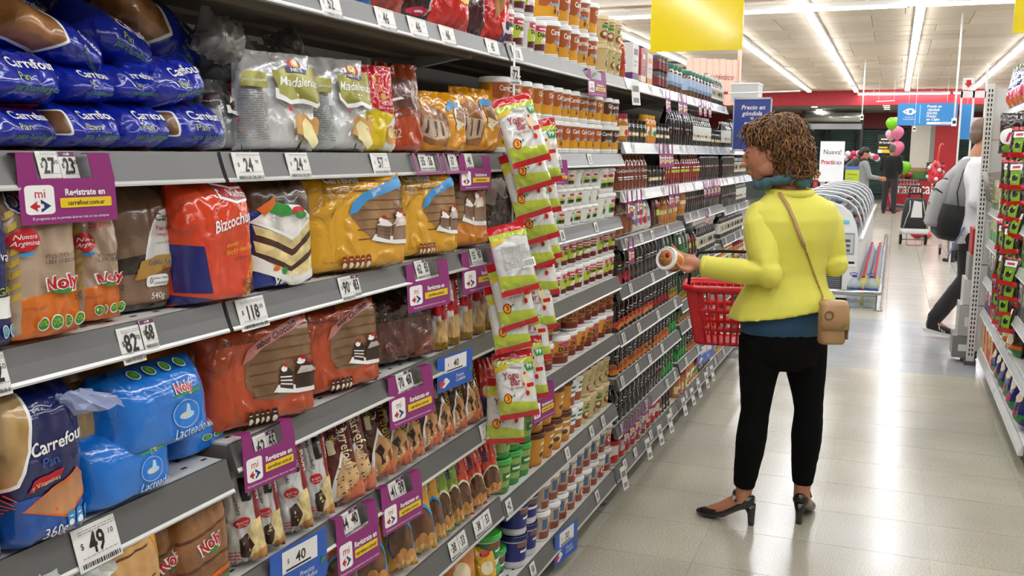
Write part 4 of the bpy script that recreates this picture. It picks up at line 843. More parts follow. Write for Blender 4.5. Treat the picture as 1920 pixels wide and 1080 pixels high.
for a in ((443, 495, 310, ZBt, .05, '24', '90', 'white price tag reading 24 under the first silver muffin bag'), (543, 584, 310, ZBt, .049, '24', '80', 'white price tag reading 24 under the second silver muffin bag'), (701, 733, 310, ZBt, .047, '57', '10', 'white price tag reading 57 on the second rail'),
          (450, 502, 585, ZCt, .056, '118', '00', 'white price tag reading 118 under the vanilla cake pack'), (228, 270, 640, ZCt - .004, .055, '82', '70', 'white price tag reading 82 under the brown wholemeal loaf'), (641, 664, 545, ZCt, .05, '90', '50', 'white price tag reading 90 under the yellow sponge pack'),
          (141, 223, 985, .966, .062, '49', '10', 'large white price tag reading 49 under the blue milk bread'), (-30, 19, 705, ZCt, .055, '62', '50', 'white price tag cut by the frame edge on the third rail'),
          (604, 642, 10, ZAt, .05, '52', '', 'white price tag reading 52 below the blue snack bag'), (709, 744, 38, ZAt, .05, '46', '', 'white price tag reading 46, first on the top rail'), (770, 804, 55, ZAt, .05, '46', '10', 'white price tag reading 46, second on the top rail'), (829, 856, 70, ZAt, .05, '46', '10', 'white price tag reading 46, third on the top rail'), (915, 938, 92, ZAt, .048, '45', '', 'white price tag reading 45 beside the hanging clip strip'),
          (904, 929, 800, ZEt, .05, '42', '', 'white price tag reading 42 under the red and navy pack'), (892, 908, 990, ZFt, .05, '38', '', 'white price tag reading 38 below the red orange cookie packs'), (909, 922, 990, ZFt, .05, '53', '', 'narrow price tag reading 53 beside another on the sixth rail'), (846, 862, 1030, ZFt, .05, '38', '', 'white price tag reading 38 below the green cookie packs'), (863, 877, 1030, ZFt, .05, '33', '', 'narrow price tag reading 33 nearer along the sixth rail'),
          (964, 982, 100, ZAt, .048, '118', '', 'white price tag reading 118 on the top rail of the tub bay'),
          (790, 803, 310, ZBt, .042, '35', '', 'small price tag reading 35 inside the first purple clip'), (845, 858, 310, ZBt, .042, '37', '', 'small price tag reading 37 inside the second purple clip'), (876, 890, 310, ZBt, .042, '40', '', 'small price tag reading 40 inside the purple hanger by the amber bags'),
          (77, 117, 312, ZBt, .044, '27', '50', 'price tag reading 27 inside the large purple hanger'), (783, 797, 515, ZCt, .045, '62', '', 'price tag reading 62 inside the hanger under the second yellow pack'), (886, 897, 485, ZCt, .042, '55', '', 'price tag reading 55 inside the small hanger on the third rail'),
          (482, 505, 835, ZDt, .05, '62', '', 'price tag reading 62 inside the hanger above the white bars'), (748, 763, 715, ZDt, .05, '70', '', 'price tag reading 70 inside the hanger above the brown bars'), (640, 660, 990, ZEt, .05, '44', '', 'price tag reading 44 inside the hanger above the orange packs'), (734, 748, 925, ZEt, .05, '41', '', 'price tag reading 41 inside the hanger above the yellow packs')):
    price(*a)
for a in ((271, 298, 635, ZCt + .002, .047, '68', '', 'member price tag reading 68 under the brown wholemeal loaf'), (664, 678, 540, ZCt, .047, '83', '', 'member price tag reading 83 under the yellow sponge pack'), (118, 150, 310, ZBt, .046, '23', '50', 'member price tag reading 23 inside the large purple hanger'), (803, 817, 310, ZBt, .042, '26', '', 'member price tag reading 26 in the first purple clip'), (858, 869, 310, ZBt, .042, '28', '', 'member price tag reading 28 in the second purple clip'),
          (797, 807, 515, ZCt, .045, '55', '', 'member price tag reading 55 in the hanger on the third rail'), (897, 906, 485, ZCt, .042, '50', '', 'member price tag reading 50 in the small hanger on the third rail'), (506, 522, 835, ZDt, .05, '55', '', 'member price tag reading 55 above the white bars'), (763, 776, 715, ZDt, .05, '60', '', 'member price tag reading 60 above the brown bars'), (660, 676, 990, ZEt, .05, '40', '', 'member price tag reading 40 above the orange packs'), (748, 762, 925, ZEt, .05, '39', '', 'member price tag reading 39 above the yellow packs')):
    price(*a, head=1)
def hanger_mesh(w, h, win=.36, txt=True):
    """purple card with an open window that clips over a price rail; origin top centre"""
    mb = MB(); th = .0009; zb = -h; zw = -h * win
    def slab(pts):
        n = len(pts); vs = [(x, 0, z) for x, z in pts] + [(x, th, z) for x, z in pts]
        mb.add(vs, [tuple(range(n)), tuple(range(n, 2 * n))[::-1]] + [(i, n + i, n + (i + 1) % n, (i + 1) % n) for i in range(n)], M_PUR)
    slab([(-w / 2, zb), (w / 2, zb), (w / 2, zw), (-w / 2, zw)])
    slab([(-w / 2, zw), (-w * .30, zw), (-w * .34, 0), (-w * .5, 0)]); slab([(w * .26, zw), (w / 2, zw), (w * .46, 0), (w * .22, 0)])
    for s in (-.42, .34): mb.box((w * s - w * .09, 0, -.0004), (w * s + w * .09, .018, .0006), M_PUR)
    mb2 = MB(); H2 = h * (1 - win)
    art = [Pg(WHITE, rrect(.05, .22, .34, .86, .05, 4, .08)), T(REDP, 'mi', .195, .58, .2, fit=.2), Pg(REDP, [(.09, .40), (.17, .52), (.16, .44), (.19, .42), (.19, .38), (.16, .36), (.17, .28)]), Pg(NAVY, [(.3, .40), (.2, .55), (.2, .46), (.23, .44), (.23, .36), (.2, .34), (.2, .26)]),
           T(WHITE, 'Registrate en', .66, .62, .14, bold=.03, fit=.54), Pg(YEL, rrect(.39, .34, .94, .56, .02)), T(BLACK, 'carrefour.com.ar', .665, .40, .1, bold=.02, fit=.5), T(WHITE, 'El programa que te permite ahorrar más en tus compras', .5, .1, .06, fit=.92)] if txt else [Pg(WHITE, rrect(.1, .25, .38, .8, .06)), Pg(BLACK, ell(.24, .5, .05, .16, 8)), Pg(WHITE, rect(.45, .62, .95, .72)), Pg(YEL, rect(.45, .35, .95, .55))]
    print_on(mb2, art, w, H2, flat(w, H2, (-w / 2, 0, zb)), off=.0003, step=.00012)
    return mb.mesh('sale_hanger'), mb2.mesh('print')
def hanger(px0, px1, py0, py1, label, ztop=None, x=XF + .008, yaw=-6., win=.36, swing=3., txt=True):
    yc = on_x((px0 + px1) / 2, (py0 + py1) / 2, x); y0, y1 = on_x(px0, py0, x).y, on_x(px1, py0, x).y
    zt = on_x((px0 + px1) / 2, py0, x).z if ztop is None else ztop; h = zt - on_x((px0 + px1) / 2, py1, x).z
    a, b = hanger_mesh(y1 - y0, h, win, txt); o = link('sale_hanger', a, None, (x, (y0 + y1) / 2, zt)); kid('print', b, o)
    o.rotation_euler = (R(-swing), 0, R(90 + yaw)); tag(o, label, 'sale sign', 'purple sale hangers'); return o
for a in ((36, 203, 287, 418, 'large purple sale hanger with yellow strip beside the bun bags'), (866, 914, 292, 356, 'purple sale hanger under the amber muffin bags'), (768, 834, 492, 578, 'purple sale hanger under the second yellow sponge pack'), (872, 930, 470, 545, 'purple sale hanger above the red and gold bars'),
          (458, 545, 800, 905, 'purple sale hanger above the white marbled bars'), (734, 804, 696, 790, 'purple sale hanger above the brown bars'), (634, 702, 955, 1068, 'purple sale hanger above the orange cookie packs'), (720, 784, 898, 985, 'purple sale hanger above the yellow cookie packs'), (1002, 1034, 722, 786, 'purple sale hanger above the amber tubs'), (1030, 1060, 300, 346, 'purple sale hanger beside the hanging snack bars'), (1106, 1132, 132, 181, 'purple sale hanger on the top rail of the tub bay')):
    hanger(*a)
for a, b, lb in ((776, 826, 'purple clip around a price tag, the first of two'), (832, 872, 'purple clip around a price tag, next to the amber bags hanger')):
    y0, y1 = rail_y(a, 310), rail_y(b, 310); w_ = y1 - y0
    o = MB().box((-w_ / 2, 0, -.047), (-w_ / 2 + .012, .001, 0), M_PUR).box((w_ / 2 - .012, 0, -.047), (w_ / 2, .001, 0), M_PUR).box((-w_ / 2, 0, -.053), (w_ / 2, .001, -.046), M_PUR).box((-w_ / 2, .0, -.0008), (w_ / 2, .014, 0), M_PUR).build('sale_clip', None, (XF - .006, (y0 + y1) / 2, ZBt + .001)); o.rotation_euler = (TILT, 0, R(90)); tag(o, lb, 'sale sign')
def bluecard(px0, px1, py0, py1, big, label, x=XF + .007):
    y0, y1 = on_x(px0, py0, x).y, on_x(px1, py0, x).y; zt = on_x((px0 + px1) / 2, py0, x).z; h = zt - on_x((px0 + px1) / 2, py1, x).z; w_ = y1 - y0
    mb = MB().box((-w_ / 2, 0, -h), (w_ / 2, .001, 0), M_CARDB); o = mb.build('price_card', None, (x, (y0 + y1) / 2, zt)); o.rotation_euler = (0, 0, R(84))
    p2 = MB(); print_on(p2, [Pg(M_TAG, rect(.2, .5, .82, .94)), T(BLACK, big, .52, .62, .2, bold=.02), T(BLACK, '$', .3, .68, .09), Pg(BLACK, rect(.26, .53, .7, .57)), T(WHITE, 'Precios', .62, .28, .1, shear=.2), T(WHITE, 'Cuidados', .64, .16, .1, shear=.2), Pg(WHITE, [(.18, .1), (.34, .24), (.24, .38), (.18, .36), (.26, .24), (.12, .12)]), Pg(PINKR, [(.06, .1), (.2, .22), (.12, .34), (.04, .3)]), Pg(GRN, [(.86, .3), (.97, .36), (.9, .46)])], w_, h, flat(w_, h, (-w_ / 2, 0, -h)), off=.0003, step=.00012); kid('print', p2.mesh('print'), o)
    tag(o, label, 'price card', 'blue price cards'); return o
bluecard(826, 880, 662, 726, '40', 'blue price card reading 40 above the brown bars')
bluecard(512, 606, 1016, 1110, '40', 'large blue price card reading 40 under the white bars')
bluecard(1046, 1078, 988, 1046, '30', 'blue price card hanging from the bottom rail of the tub bay')
bluecard(1314, 1334, 644, 676, '25', 'small blue price card on the lowest rail beside the red basket')

# ------------------------------------------------------------------ clip strips with snack bars
def yogu_pack(w, h, front, seed):
    S = bag_grid(w, h, .03, pu=3., rb=.12, pt=8, sb=.07, st=.1, wr=.004, seed=seed, puff=.04, nu=12, nv=16)
    a = bag_mesh(S, film('#dcdcd6', .2, .6)); p2 = MB(); print_on(p2, a_yogu(front), w, h, S.surf, 1 / S.nu, 1 / S.nv); return a, p2.mesh('print')
YM = [yogu_pack(.125, .205, 1, 1.), yogu_pack(.125, .205, 1, 4.), yogu_pack(.125, .205, 0, 7.)]
XS = XF + .05
def yogu(px, py, lab, k=0, yaw=-40., roll=0., lean=10., x=XS, s=1., tw=0):
    """hangs from its top middle at pixel px, py"""
    p = on_x(px, py, x); e = link('snack_bar_pack', YM[k][0]); kid('print', YM[k][1], e)
    e.matrix_world = Matrix.Translation(p) @ Matrix.Rotation(R(90 + yaw), 4, 'Z') @ Matrix.Rotation(R(roll), 4, 'Y') @ Matrix.Rotation(R(-lean), 4, 'X') @ Matrix.Scale(s, 4) @ Matrix.Translation((0, 0, -.205))
    tag(e, lab, 'snack pack', 'hanging snack bar packs'); return e
p0, p1 = on_x(964, 92, XF + .012), on_x(966, 205, XF + .012)
cs = MB(); cs.box((0, -.007, -1.15), (.0012, .007, 0), M('#e4e4e0', .3)); cs.box((-.03, -.007, -.001), (.0012, .007, .001), M('#e4e4e0', .3))
o = cs.build('clip_strip', None, (XF + .012, p0.y, 1.808)); tag(o, 'white plastic clip strip carrying the hanging snack bar packs', 'clip strip')
for k in range(11): kid('hook', MB().tube([(0, 0, 0), (.012, 0, -.004), (.02, 0, .006)], .0022, M('#e4e4e0', .3), 6).mesh('hook'), o, (0, 0, -.1 - k * .1))
o = tag_mesh(.034, .052, '72', '', bars=True).build('price_tag', None, (XF + .016, p0.y, 1.742)); o.rotation_euler = (0, 0, R(62)); tag(o, 'white price tag reading 72 at the top of the clip strip', 'price tag')
for i, (px, py, k, yaw, roll, lean, xx, lb) in enumerate((
    (962, 180, 0, -42, -15, 12, .075, 'top snack bar pack with its whole front showing'),
    (975, 232, 1, -40, -14, 8, .055, 'snack bar pack whose lower half shows under the top one'),
    (1008, 225, 0, -68, -8, 8, .04, 'snack bar pack turned edge-on behind the top one'),
    (972, 285, 0, -42, -15, 8, .045, 'third snack bar pack down the strip'),
    (1002, 285, 1, -50, -10, 8, .03, 'snack bar pack turned towards the white tubs'),
    (990, 335, 1, -46, -14, 8, .04, 'snack bar pack in the middle of the upper cascade'),
    (1000, 375, 0, -50, -12, 8, .03, 'snack bar pack low in the upper cascade'),
    (984, 388, 0, -48, -14, 8, .02, 'lowest snack bar pack of the upper cascade'),
    (952, 420, 2, -40, -10, 10, .08, 'snack bar pack turned to show its grey back'),
    (950, 488, 1, -42, -12, 8, .06, 'snack bar pack under the back-turned one'),
    (946, 532, 0, -40, -8, 8, .05, 'snack bar pack with a red number three low on the strip'),
    (1000, 440, 1, -66, -10, 8, .03, 'thin snack bar pack beside the back-turned one'),
    (996, 505, 0, -66, -10, 8, .03, 'thin snack bar pack above the white tub rail'),
    (990, 560, 1, -70, -8, 8, .025, 'thin snack bar pack below the white tub rail'),
    (964, 658, 0, -52, -6, 8, .07, 'separate snack bar pack hanging low with red top'),
    (984, 632, 1, -66, -8, 8, .03, 'thin snack bar pack behind the low one'),
    (954, 708, 1, -52, 2, 6, .04, 'lowest snack bar pack above the green tubs'))):
    yogu(px - 5, py, lb, k, yaw, roll, lean, XF + xx, .92)
# ================================================================== tubs
def wrap_print(mb, art, r0, r1, z0, z1, a_c=0., span=R(120), off=.0006):
    """print laid round a tub; a_c is the facing angle, centre of the art"""
    H = z1 - z0; W = (r0 + r1) / 2 * span
    def sf(x, y, o):
        y_ = min(max(y, 0), 1); r = r0 + (r1 - r0) * y_ + o; a = a_c - span / 2 + span * x
        return Vector((math.cos(a) * r, math.sin(a) * r, z0 + H * y))
    print_on(mb, art, W, H, sf, .1, 0, off, .00025)
def tub_kind(name, r, h, body, lid, lidm=None, taper=.86, art=None, band=None, ridge=True, lz=None, span=R(140)):
    """prototype meshes (body, label, lid) of one tub; front faces -Y"""
    rb = r * taper; n = 22; z1 = h * .88
    b = MB(); b.lathe([(rb * .9, 0), (rb, .003), (r * .97, z1), (r * .97, z1 + .001)], body, n)
    if ridge: b.lathe([(rb * .99 + .001, .008), (rb * .99 + .0025, .010), (rb + .001, .013)], body, n, cap=False)
    l = MB(); l.lathe([(r * .98, z1 - .004), (r * 1.04, z1 - .002), (r * 1.04, z1 + h * .045), (r * 1.0, z1 + h * .05), (r * 1.0, h - .002), (r * .96, h), (r * .9, h - .003), (0.001, h - .003)], lid, n)
    la = None
    if band:
        z0b, z1b, mb_ = band; la = MB()
        def rr(z): return rb + (r * .97 - rb) * (z / z1)
        la.lathe([(rr(h * z0b) + .0004, h * z0b), (rr(h * z1b) + .0004, h * z1b)], mb_, n, cap=False)
        if art: wrap_print(la, art, rr(h * z0b) + .0004, rr(h * z1b) + .0004, h * z0b, h * z1b, R(-90), span)
    return dict(name=name, body=crease_me(b.mesh('tub')), lid=crease_me(l.mesh('lid')), label=la.mesh('label') if la else None, r=r, h=h)
def crease_me(me, deg=40):
    try: me.set_sharp_from_angle(angle=R(deg))
    except Exception: pass
    return me
WP = M('#e3e3df', .35, var=.02); WPL = M('#efefec', .3)
def put(kd, x, y, z, label, cat='tub', group=None, rz=None, name=None, rnd=random.Random(11)):
    o = link(name or kd['name'], kd['body'], None, (x, y, z)); o.rotation_euler = (0, 0, R(90) + (rnd.uniform(-.5, .4) if rz is None else rz))
    if kd['label']: kid('label', kd['label'], o)
    if kd.get('lid'): kid('lid', kd['lid'], o)
    for k in ('cap', 'liquid', 'neck', 'handle'):
        if kd.get(k): kid(k, kd[k], o)
    tag(o, label, cat, group); return o
DL = M('#a5521e', .35); DLY = M('#d99a22', .35)
def a_dulce(dk=0):
    top = M('#4a2614', .35) if dk else DL
    return [Pg(top, [(0, .42), (.2, .36), (.36, .5), (.5, .30), (.64, .5), (.8, .36), (1, .42), (1, 1), (0, 1)]), T(WHITE, 'Carrefour', .5, .70, .2, bold=.02, fit=.62), T(ORG, 'dulce de leche', .5, .55, .09, fit=.4), T(WHITE, 'Tradicional', .5, .38, .13, shear=.3, bold=.05, fit=.4), T(SKYB, 'Tradicional', .5, .38, .13, shear=.3, bold=.01, fit=.4), Pg(BRN, ell(.5, .2, .05, .1, 10))] + facts(NAVY, WHITE, .68, .06, .84, .28, 3)
K_DLB = tub_kind('caramel_tub', .052, .118, WP, WPL, band=(.1, .84, DLY), art=a_dulce(), taper=.84)
K_DL = tub_kind('caramel_tub', .046, .108, WP, WPL, band=(.16, .84, DLY), art=a_dulce(), taper=.86)
K_DLD = tub_kind('caramel_tub', .046, .108, WP, WPL, band=(.16, .84, DLY), art=a_dulce(1), taper=.86)
CLA = [Pg(LIME, [(.15, .25), (.85, .25), (.85, .72), (.15, .72)]), T(DKB, 'Dulce-L', .5, .56, .16, bold=.04, fit=.62), Pg(PINKR, [(.2, .76), (.8, .76), (.8, .96), (.2, .96)]), Pg(WHITE, rect(.3, .83, .7, .89)), Pg(WHITE, ell(.56, .34, .2, .2)), T(PINKR, 'Colonial', .56, .32, .1, shear=.3, fit=.34), Pg(M('#5a1b1f', .35), [(.15, .03), (.85, .03), (.85, .24), (.5, .3), (.15, .24)])]
K_CO = tub_kind('caramel_tub', .043, .105, WP, WPL, band=(.1, .86, M('#dcd9d3', .35)), art=CLA, taper=.86, span=R(170))
K_COS = tub_kind('caramel_tub', .042, .1, WP, WPL, band=(.12, .84, M('#dcd9d3', .35)), art=CLA, taper=.86, span=R(170))
ART3 = [Pg(GRN, rect(.2, .1, .5, .4)), Pg(M('#a5682f', .4), rect(.5, .1, .8, .4)), Pg(PINKR, ell(.5, .8, .2, .1)), Pg(LIME, rect(.2, .45, .8, .6)), Pg(DKB, ell(.4, .3, .12, .12)), Pg(DKB, ell(.62, .3, .12, .12))]
K_SQ = tub_kind('dairy_tub', .047, .066, WP, WPL, band=(.14, .8, WP), art=ART3, taper=.8, span=R(90))
K_SQB = tub_kind('dairy_tub', .055, .1, WP, WPL, band=(.14, .82, WP), art=ART3, taper=.84, span=R(90))
ART5 = [Pg(M('#d9932b', .35), rect(.05, .3, .95, .98)), Pg(M('#6e2114', .35), rect(.05, 0, .95, .3)), Pg(PINKR, ell(.5, .86, .22, .1)), Pg(SKYB, rect(.3, .8, .7, .86)), T(DKB, 'DULCE', .5, .55, .18, bold=.04, fit=.7), Pg(M('#8a3514', .4), rrect(.2, .32, .8, .5, .04)), T(CREAM, 'clásico', .5, .36, .1)]
K_OR = tub_kind('caramel_tub', .045, .102, WP, WPL, band=(.1, .84, M('#d8d6cf', .35)), art=ART5, taper=.84, span=R(170))
K_ORB = tub_kind('caramel_tub', .058, .11, WP, WPL, band=(.1, .84, M('#d8d6cf', .35)), art=ART5, taper=.84, span=R(170))
CRL = M('#d8c596', .35)
K_CR = tub_kind('dessert_tub', .043, .108, M('#cdbb8c', .4), CRL, band=(.12, .84, M('#c8b07a', .35)), art=[Pg(GRN, rect(.3, .62, .7, .76)), Pg(M('#7a4a22', .4, var=.3), ell(.5, .3, .3, .22)), Pg(CREAM, ell(.45, .35, .12, .1)), Pg(DKB, rect(.38, .82, .62, .87))], taper=.8)
K_AM = tub_kind('dessert_tub', .048, .115, M('#b9772a', .35), M('#5a2f1c', .35), band=(.14, .84, M('#c98a2c', .35)), art=[Pg(CREAM, ell(.5, .35, .2, .2)), Pg(BRN, ell(.42, .3, .14, .12)), Pg(WHITE, [(.3, .72), (.7, .76), (.68, .84), (.32, .8)]), Pg(SKYB, ell(.7, .6, .06, .06))], taper=.8)
K_TE = tub_kind('dessert_tub', .043, .108, WP, WPL, band=(.1, .84, M('#9a4f28', .35)), art=[Pg(WHITE, rect(.05, .45, .95, 1)), Pg(M('#1f7d86', .35), [(.2, .6), (.8, .64), (.78, .74), (.22, .7)]), Pg(M('#1f6d56', .35), rect(.25, .82, .75, .94))], taper=.84)
K_GR = tub_kind('green_tub', .044, .112, M('#3d8a3f', .3), M('#46b04a', .3), band=(.2, .8, M('#8fae5a', .35)), art=[Pg(M('#2b7a32', .3), rect(.2, .3, .8, .7)), Pg(WHITE, rect(.32, .45, .68, .56))], taper=.8)
K_RC = tub_kind('caramel_tub', .047, .108, WP, M('#e9e9e6', .3), band=(.08, .84, M('#b9a68f', .35)), art=[Pg(M('#8a4a32', .35), rect(0, 0, 1, .35)), Pg(REDP, ell(.55, .4, .16, .22)), T(WHITE, 'C', .55, .28, .26, bold=.05), Pg(M('#4f6a8a', .35), rect(.1, .45, .3, .9)), Pg(M('#d9d2c2', .35), rect(.35, .72, .9, .92))], taper=.86)
K_BL = tub_kind('spread_tub', .05, .112, M('#c9c9cc', .3), M('#1d2560', .3), band=(.22, .8, M('#1f2c74', .35)), art=[Pg(WHITE, rect(.2, .46, .8, .58)), Pg(M('#8a5a3a', .4), rect(.1, .76, .9, .98))], taper=.84)
K_GL = tub_kind('spread_tub', .055, .105, M('#c9cfc4', .3), M('#43b048', .3), band=(.18, .8, M('#2b7a45', .35)), art=[Pg(M('#7a4a32', .4), rect(0, .7, 1, 1)), Pg(WHITE, rect(.22, .49, .78, .6)), Pg(WHITE, rect(.1, .0, .9, .12))], taper=.84)
K_RE = tub_kind('yogurt_tub', .046, .115, M('#b9b3aa', .3), M('#c3202a', .3), band=(.1, .84, M('#b03a36', .35)), art=[Pg(M('#d8d2c8', .35), rect(.1, .35, .6, .95)), Pg(GRN, ell(.6, .2, .2, .12)), Pg(REDP, ell(.45, .3, .25, .16))], taper=.84)
X1 = XF - .065
def row(kd, y0, y1, z, label, group, x=X1, step=None, skip=(), layers=1, jit=.003, deep=0, dlabel=None):
    """a row of tubs along the shelf, stacked in layers, with shadowed ones behind"""
    rr = random.Random(int(y0 * 1000) + int(z * 777)); st = step or kd['r'] * 2.1; n = max(1, int((y1 - y0) / st + .5))
    for L in range(layers):
        for i in range(n):
            if (L, i) in skip: continue
            put(kd, x + rr.uniform(-jit, jit), y0 + (i + .5) * st + rr.uniform(-jit, jit), z + L * (kd['h'] + .0005), ((label[L] if isinstance(label, (list, tuple)) else label).replace(' the ', ' ') + (', %s from the biscuits' % ORD[i] if n > 1 else '')), 'tub', group)
    if deep:
        for i in range(n): put(kd, x - kd['r'] * 2.15, y0 + (i + .5) * st, z, dlabel.replace(' the ', ' ') + ', %s from the biscuits' % ORD[i], 'tub', group)
y0, y1 = BAYS[2]
# top shelf: yellow labels then brown labels, cream ones at the end
zA = 1.8065
row(K_CO, 2.62, 2.985, zA, ['white tub with yellow and pink label in the lower row of the top shelf', 'white tub with yellow and pink label in the upper row of the top shelf'], 'yellow label tubs on the top shelf', layers=2, skip=((1, 3),))
row(K_DLB, 3.0, 3.60, zA, ['large brown label tub in the lower row of the top shelf', 'large brown label tub in the upper row of the top shelf'], 'brown label tubs on the top shelf', layers=2)
row(K_CR, 3.62, 3.86, zA, ['cream coloured tub in the lower row of the top shelf', 'cream coloured tub stacked on another on the top shelf'], 'cream tubs on the top shelf', layers=2)
zB = 1.4995
row(K_DL, 2.58, 3.68, zB, ['brown and yellow label tub in the lower row of the second shelf', 'brown and yellow label tub in the upper row of the second shelf'], 'brown label tubs on the second shelf', layers=2, deep=1, dlabel='brown label tub standing behind the front row of the second shelf')
row(K_DLD, 3.69, 3.86, zB, ['dark brown label tub in the lower row of the second shelf', 'dark brown label tub in the upper row of the second shelf'], 'dark label tubs on the second shelf', layers=2)
put(K_DLB, X1 - .16, 2.5, zB, 'large lidded tub in shadow behind the amber muffin bags', 'tub', None); put(K_DLB, X1 - .17, 2.36, zB, 'lidded tub in shadow at the back above the amber muffin bags', 'tub', None)
zC = 1.2435
row(K_SQ, 2.62, 3.58, zC, ['low white dairy tub in the bottom layer of the third shelf', 'low white dairy tub in the middle layer of the third shelf', 'low white dairy tub in the top layer of the third shelf'], 'low white dairy tubs', layers=3)
row(K_SQB, 3.59, 3.86, zC, ['taller white dairy tub in the lower layer beside the amber bottles', 'taller white dairy tub in the upper layer beside the amber bottles'], 'taller white dairy tubs', layers=2, step=.118)
zD = .9925
row(K_COS, 2.64, 3.86, zD, ['yellow label white tub in the lower row of the fourth shelf', 'yellow label white tub in the upper row of the fourth shelf'], 'yellow label tubs on the fourth shelf', layers=2)
zE = .7485
row(K_OR, 2.64, 3.12, zE, ['orange label white tub in the lower row of the fifth shelf', 'orange label white tub in the upper row of the fifth shelf'], 'orange label tubs on the fifth shelf', layers=2, skip=((1, 0), (1, 1)))
put(K_ORB, X1, 3.2, zE, 'wide orange label tub standing alone in the middle of the fifth shelf', 'tub', None, rz=-.3)
row(K_OR, 3.29, 3.86, zE, ['orange label white tub in the lower row past the wide tub', 'orange label white tub in the upper row past the wide tub'], 'orange label tubs past the wide one', layers=2)
put(K_OR, X1 - .02, 3.2, zE + .111, 'orange label tub balanced on the wide tub', 'tub', None, rz=-.2)
zF_ = .4475
row(K_GR, 2.63, 2.9, zF_, ['green tub in the lower row beside the snack packs', 'green tub in the upper row beside the snack packs'], 'green tubs', layers=2)
row(K_AM, 2.92, 3.28, zF_, ['amber dessert tub with a brown lid in the lower row', 'amber dessert tub with a brown lid in the upper row'], 'amber dessert tubs', layers=2)
row(K_TE, 3.29, 3.47, zF_, ['white dessert tub with teal print in the lower row', 'white dessert tub with teal print in the upper row'], 'teal print dessert tubs', layers=2)
row(K_CR, 3.48, 3.86, zF_, ['cream dessert tub in the lower row of the sixth shelf', 'cream dessert tub in the upper row of the sixth shelf'], 'cream dessert tubs on the sixth shelf', layers=2)
zG = .1505
row(K_GL, 2.50, 2.62, zG, ['green lidded spread tub at the bottom of its stack', 'green lidded spread tub at the top of its stack'], 'green lidded spread tubs', layers=2, step=.118)
row(K_GL, 2.63, 2.75, zG, 'short green lidded spread tub beside the stack', 'green lidded spread tubs', x=X1 - .03, step=.118)
row(K_BL, 2.76, 2.98, zG, ['navy lidded spread tub in the lower row of the bottom shelf', 'navy lidded spread tub in the upper row of the bottom shelf'], 'navy lidded spread tubs', layers=2)
row(K_RC, 3.0, 3.86, zG, ['white tub with a red C in the lower row of the bottom shelf', 'white tub with a red C in the upper row of the bottom shelf'], 'red C tubs on the bottom shelf', layers=2)
# small price tags on the tub bay rails
RT = random.Random(5)
for zt, pts in ((1.497, (2.75, 3.05, 3.4)), (1.241, (3.1, 3.5)), (.99, ()), (.745, ()), (.444, (3.2, 3.5, 3.66, 2.63)), (.148, (2.85, 3.6))):
    for i, yy in enumerate(pts):
        o = tag_mesh(.045, .046, str(RT.choice((33, 35, 43, 38, 41, 42, 51, 58))), '').build('price_tag', None, (XF - .0105, yy, zt)); o.rotation_euler = (TILT * .9, 0, R(90))
        tag(o, 'small white price tag on the tub bay %s rail, %s' % ({1.497: 'second', 1.241: 'third', .444: 'sixth', .148: 'bottom'}[zt], ('first along', 'second along', 'third along', 'fourth, nearest the biscuits')[i]), 'price tag')
# ================================================================== bottles, jars and pouches further along
def bottle_kind(name, prof, body, cap, capz, art=None, band=None, n=14, span=R(130), lid_prof=None):
    b = MB(); b.lathe(prof, body, n); c = MB(); r0 = prof[-1][0]; H = prof[-1][1]
    c.lathe(lid_prof or [(r0 * 1.12, H - .004), (r0 * 1.16, H - .002), (r0 * 1.16, H + capz * .9), (r0 * .95, H + capz), (.001, H + capz)], cap, n)
    la = None
    if band:
        z0, z1, m = band
        def rr(z):
            for (ra, za), (rb, zb) in zip(prof, prof[1:]):
                if za <= z <= zb: return ra + (rb - ra) * (z - za) / max(1e-6, zb - za)
            return prof[-1][0]
        zs = [z0] + [q for _, q in prof if z0 < q < z1] + [z1]
        la = MB(); la.lathe([(rr(z) + .0005, z) for z in zs], m, n, cap=False)
        if art: wrap_print(la, art, rr(z0) + .001, rr(z1) + .001, z0, z1, R(-90), span, .0012)
    return dict(name=name, body=crease_me(b.mesh('bottle'), 60), cap=crease_me(c.mesh('cap')), label=la.mesh('label') if la else None, lid=None, r=max(q[0] for q in prof), h=H + capz)
def glossy(c): return M(c, .1, 0, .6, None, .5)
SL = [(.026, 0), (.029, .004), (.029, .09), (.027, .105), (.016, .13), (.012, .14), (.012, .148)]
WV = [(.03, 0), (.034, .004), (.035, .045), (.029, .075), (.031, .095), (.034, .115), (.026, .14), (.017, .152), (.016, .158)]
WV2 = [(.028, 0), (.031, .004), (.032, .05), (.027, .085), (.031, .11), (.024, .138), (.014, .15), (.013, .156)]
FAT = [(.04, 0), (.044, .004), (.044, .085), (.04, .095), (.036, .1)]
TALL = [(.027, 0), (.03, .004), (.03, .12), (.024, .145), (.013, .168), (.012, .18)]
TXC = [T(WHITE, 'Carrefour', .5, .62, .2, fit=.8), Pg(WHITE, rect(.2, .3, .8, .36)), Pg(WHITE, rect(.25, .18, .75, .22))]
K_AMB = bottle_kind('amber_bottle', SL, glossy('#7a3312'), M('#5a4a3c', .3), .012, TXC, (.03, .1, glossy('#6e2c10')))
K_REDG = bottle_kind('red_bottle', SL, glossy('#7d1414'), M('#2c8a3c', .3), .012, [Pg(LIME, rect(.25, .4, .75, .6)), Pg(WHITE, rect(.3, .7, .7, .8))], (.03, .1, glossy('#8a1d1d')))
K_BLK = bottle_kind('black_bottle', TALL, glossy('#17110f'), M('#1c1a18', .3), .012, [Pg(M('#8d8a86', .35), rect(.2, .6, .8, .72)), Pg(M('#5e1a1a', .35), rect(.3, .3, .7, .5))], (.03, .11, glossy('#1d1614')))
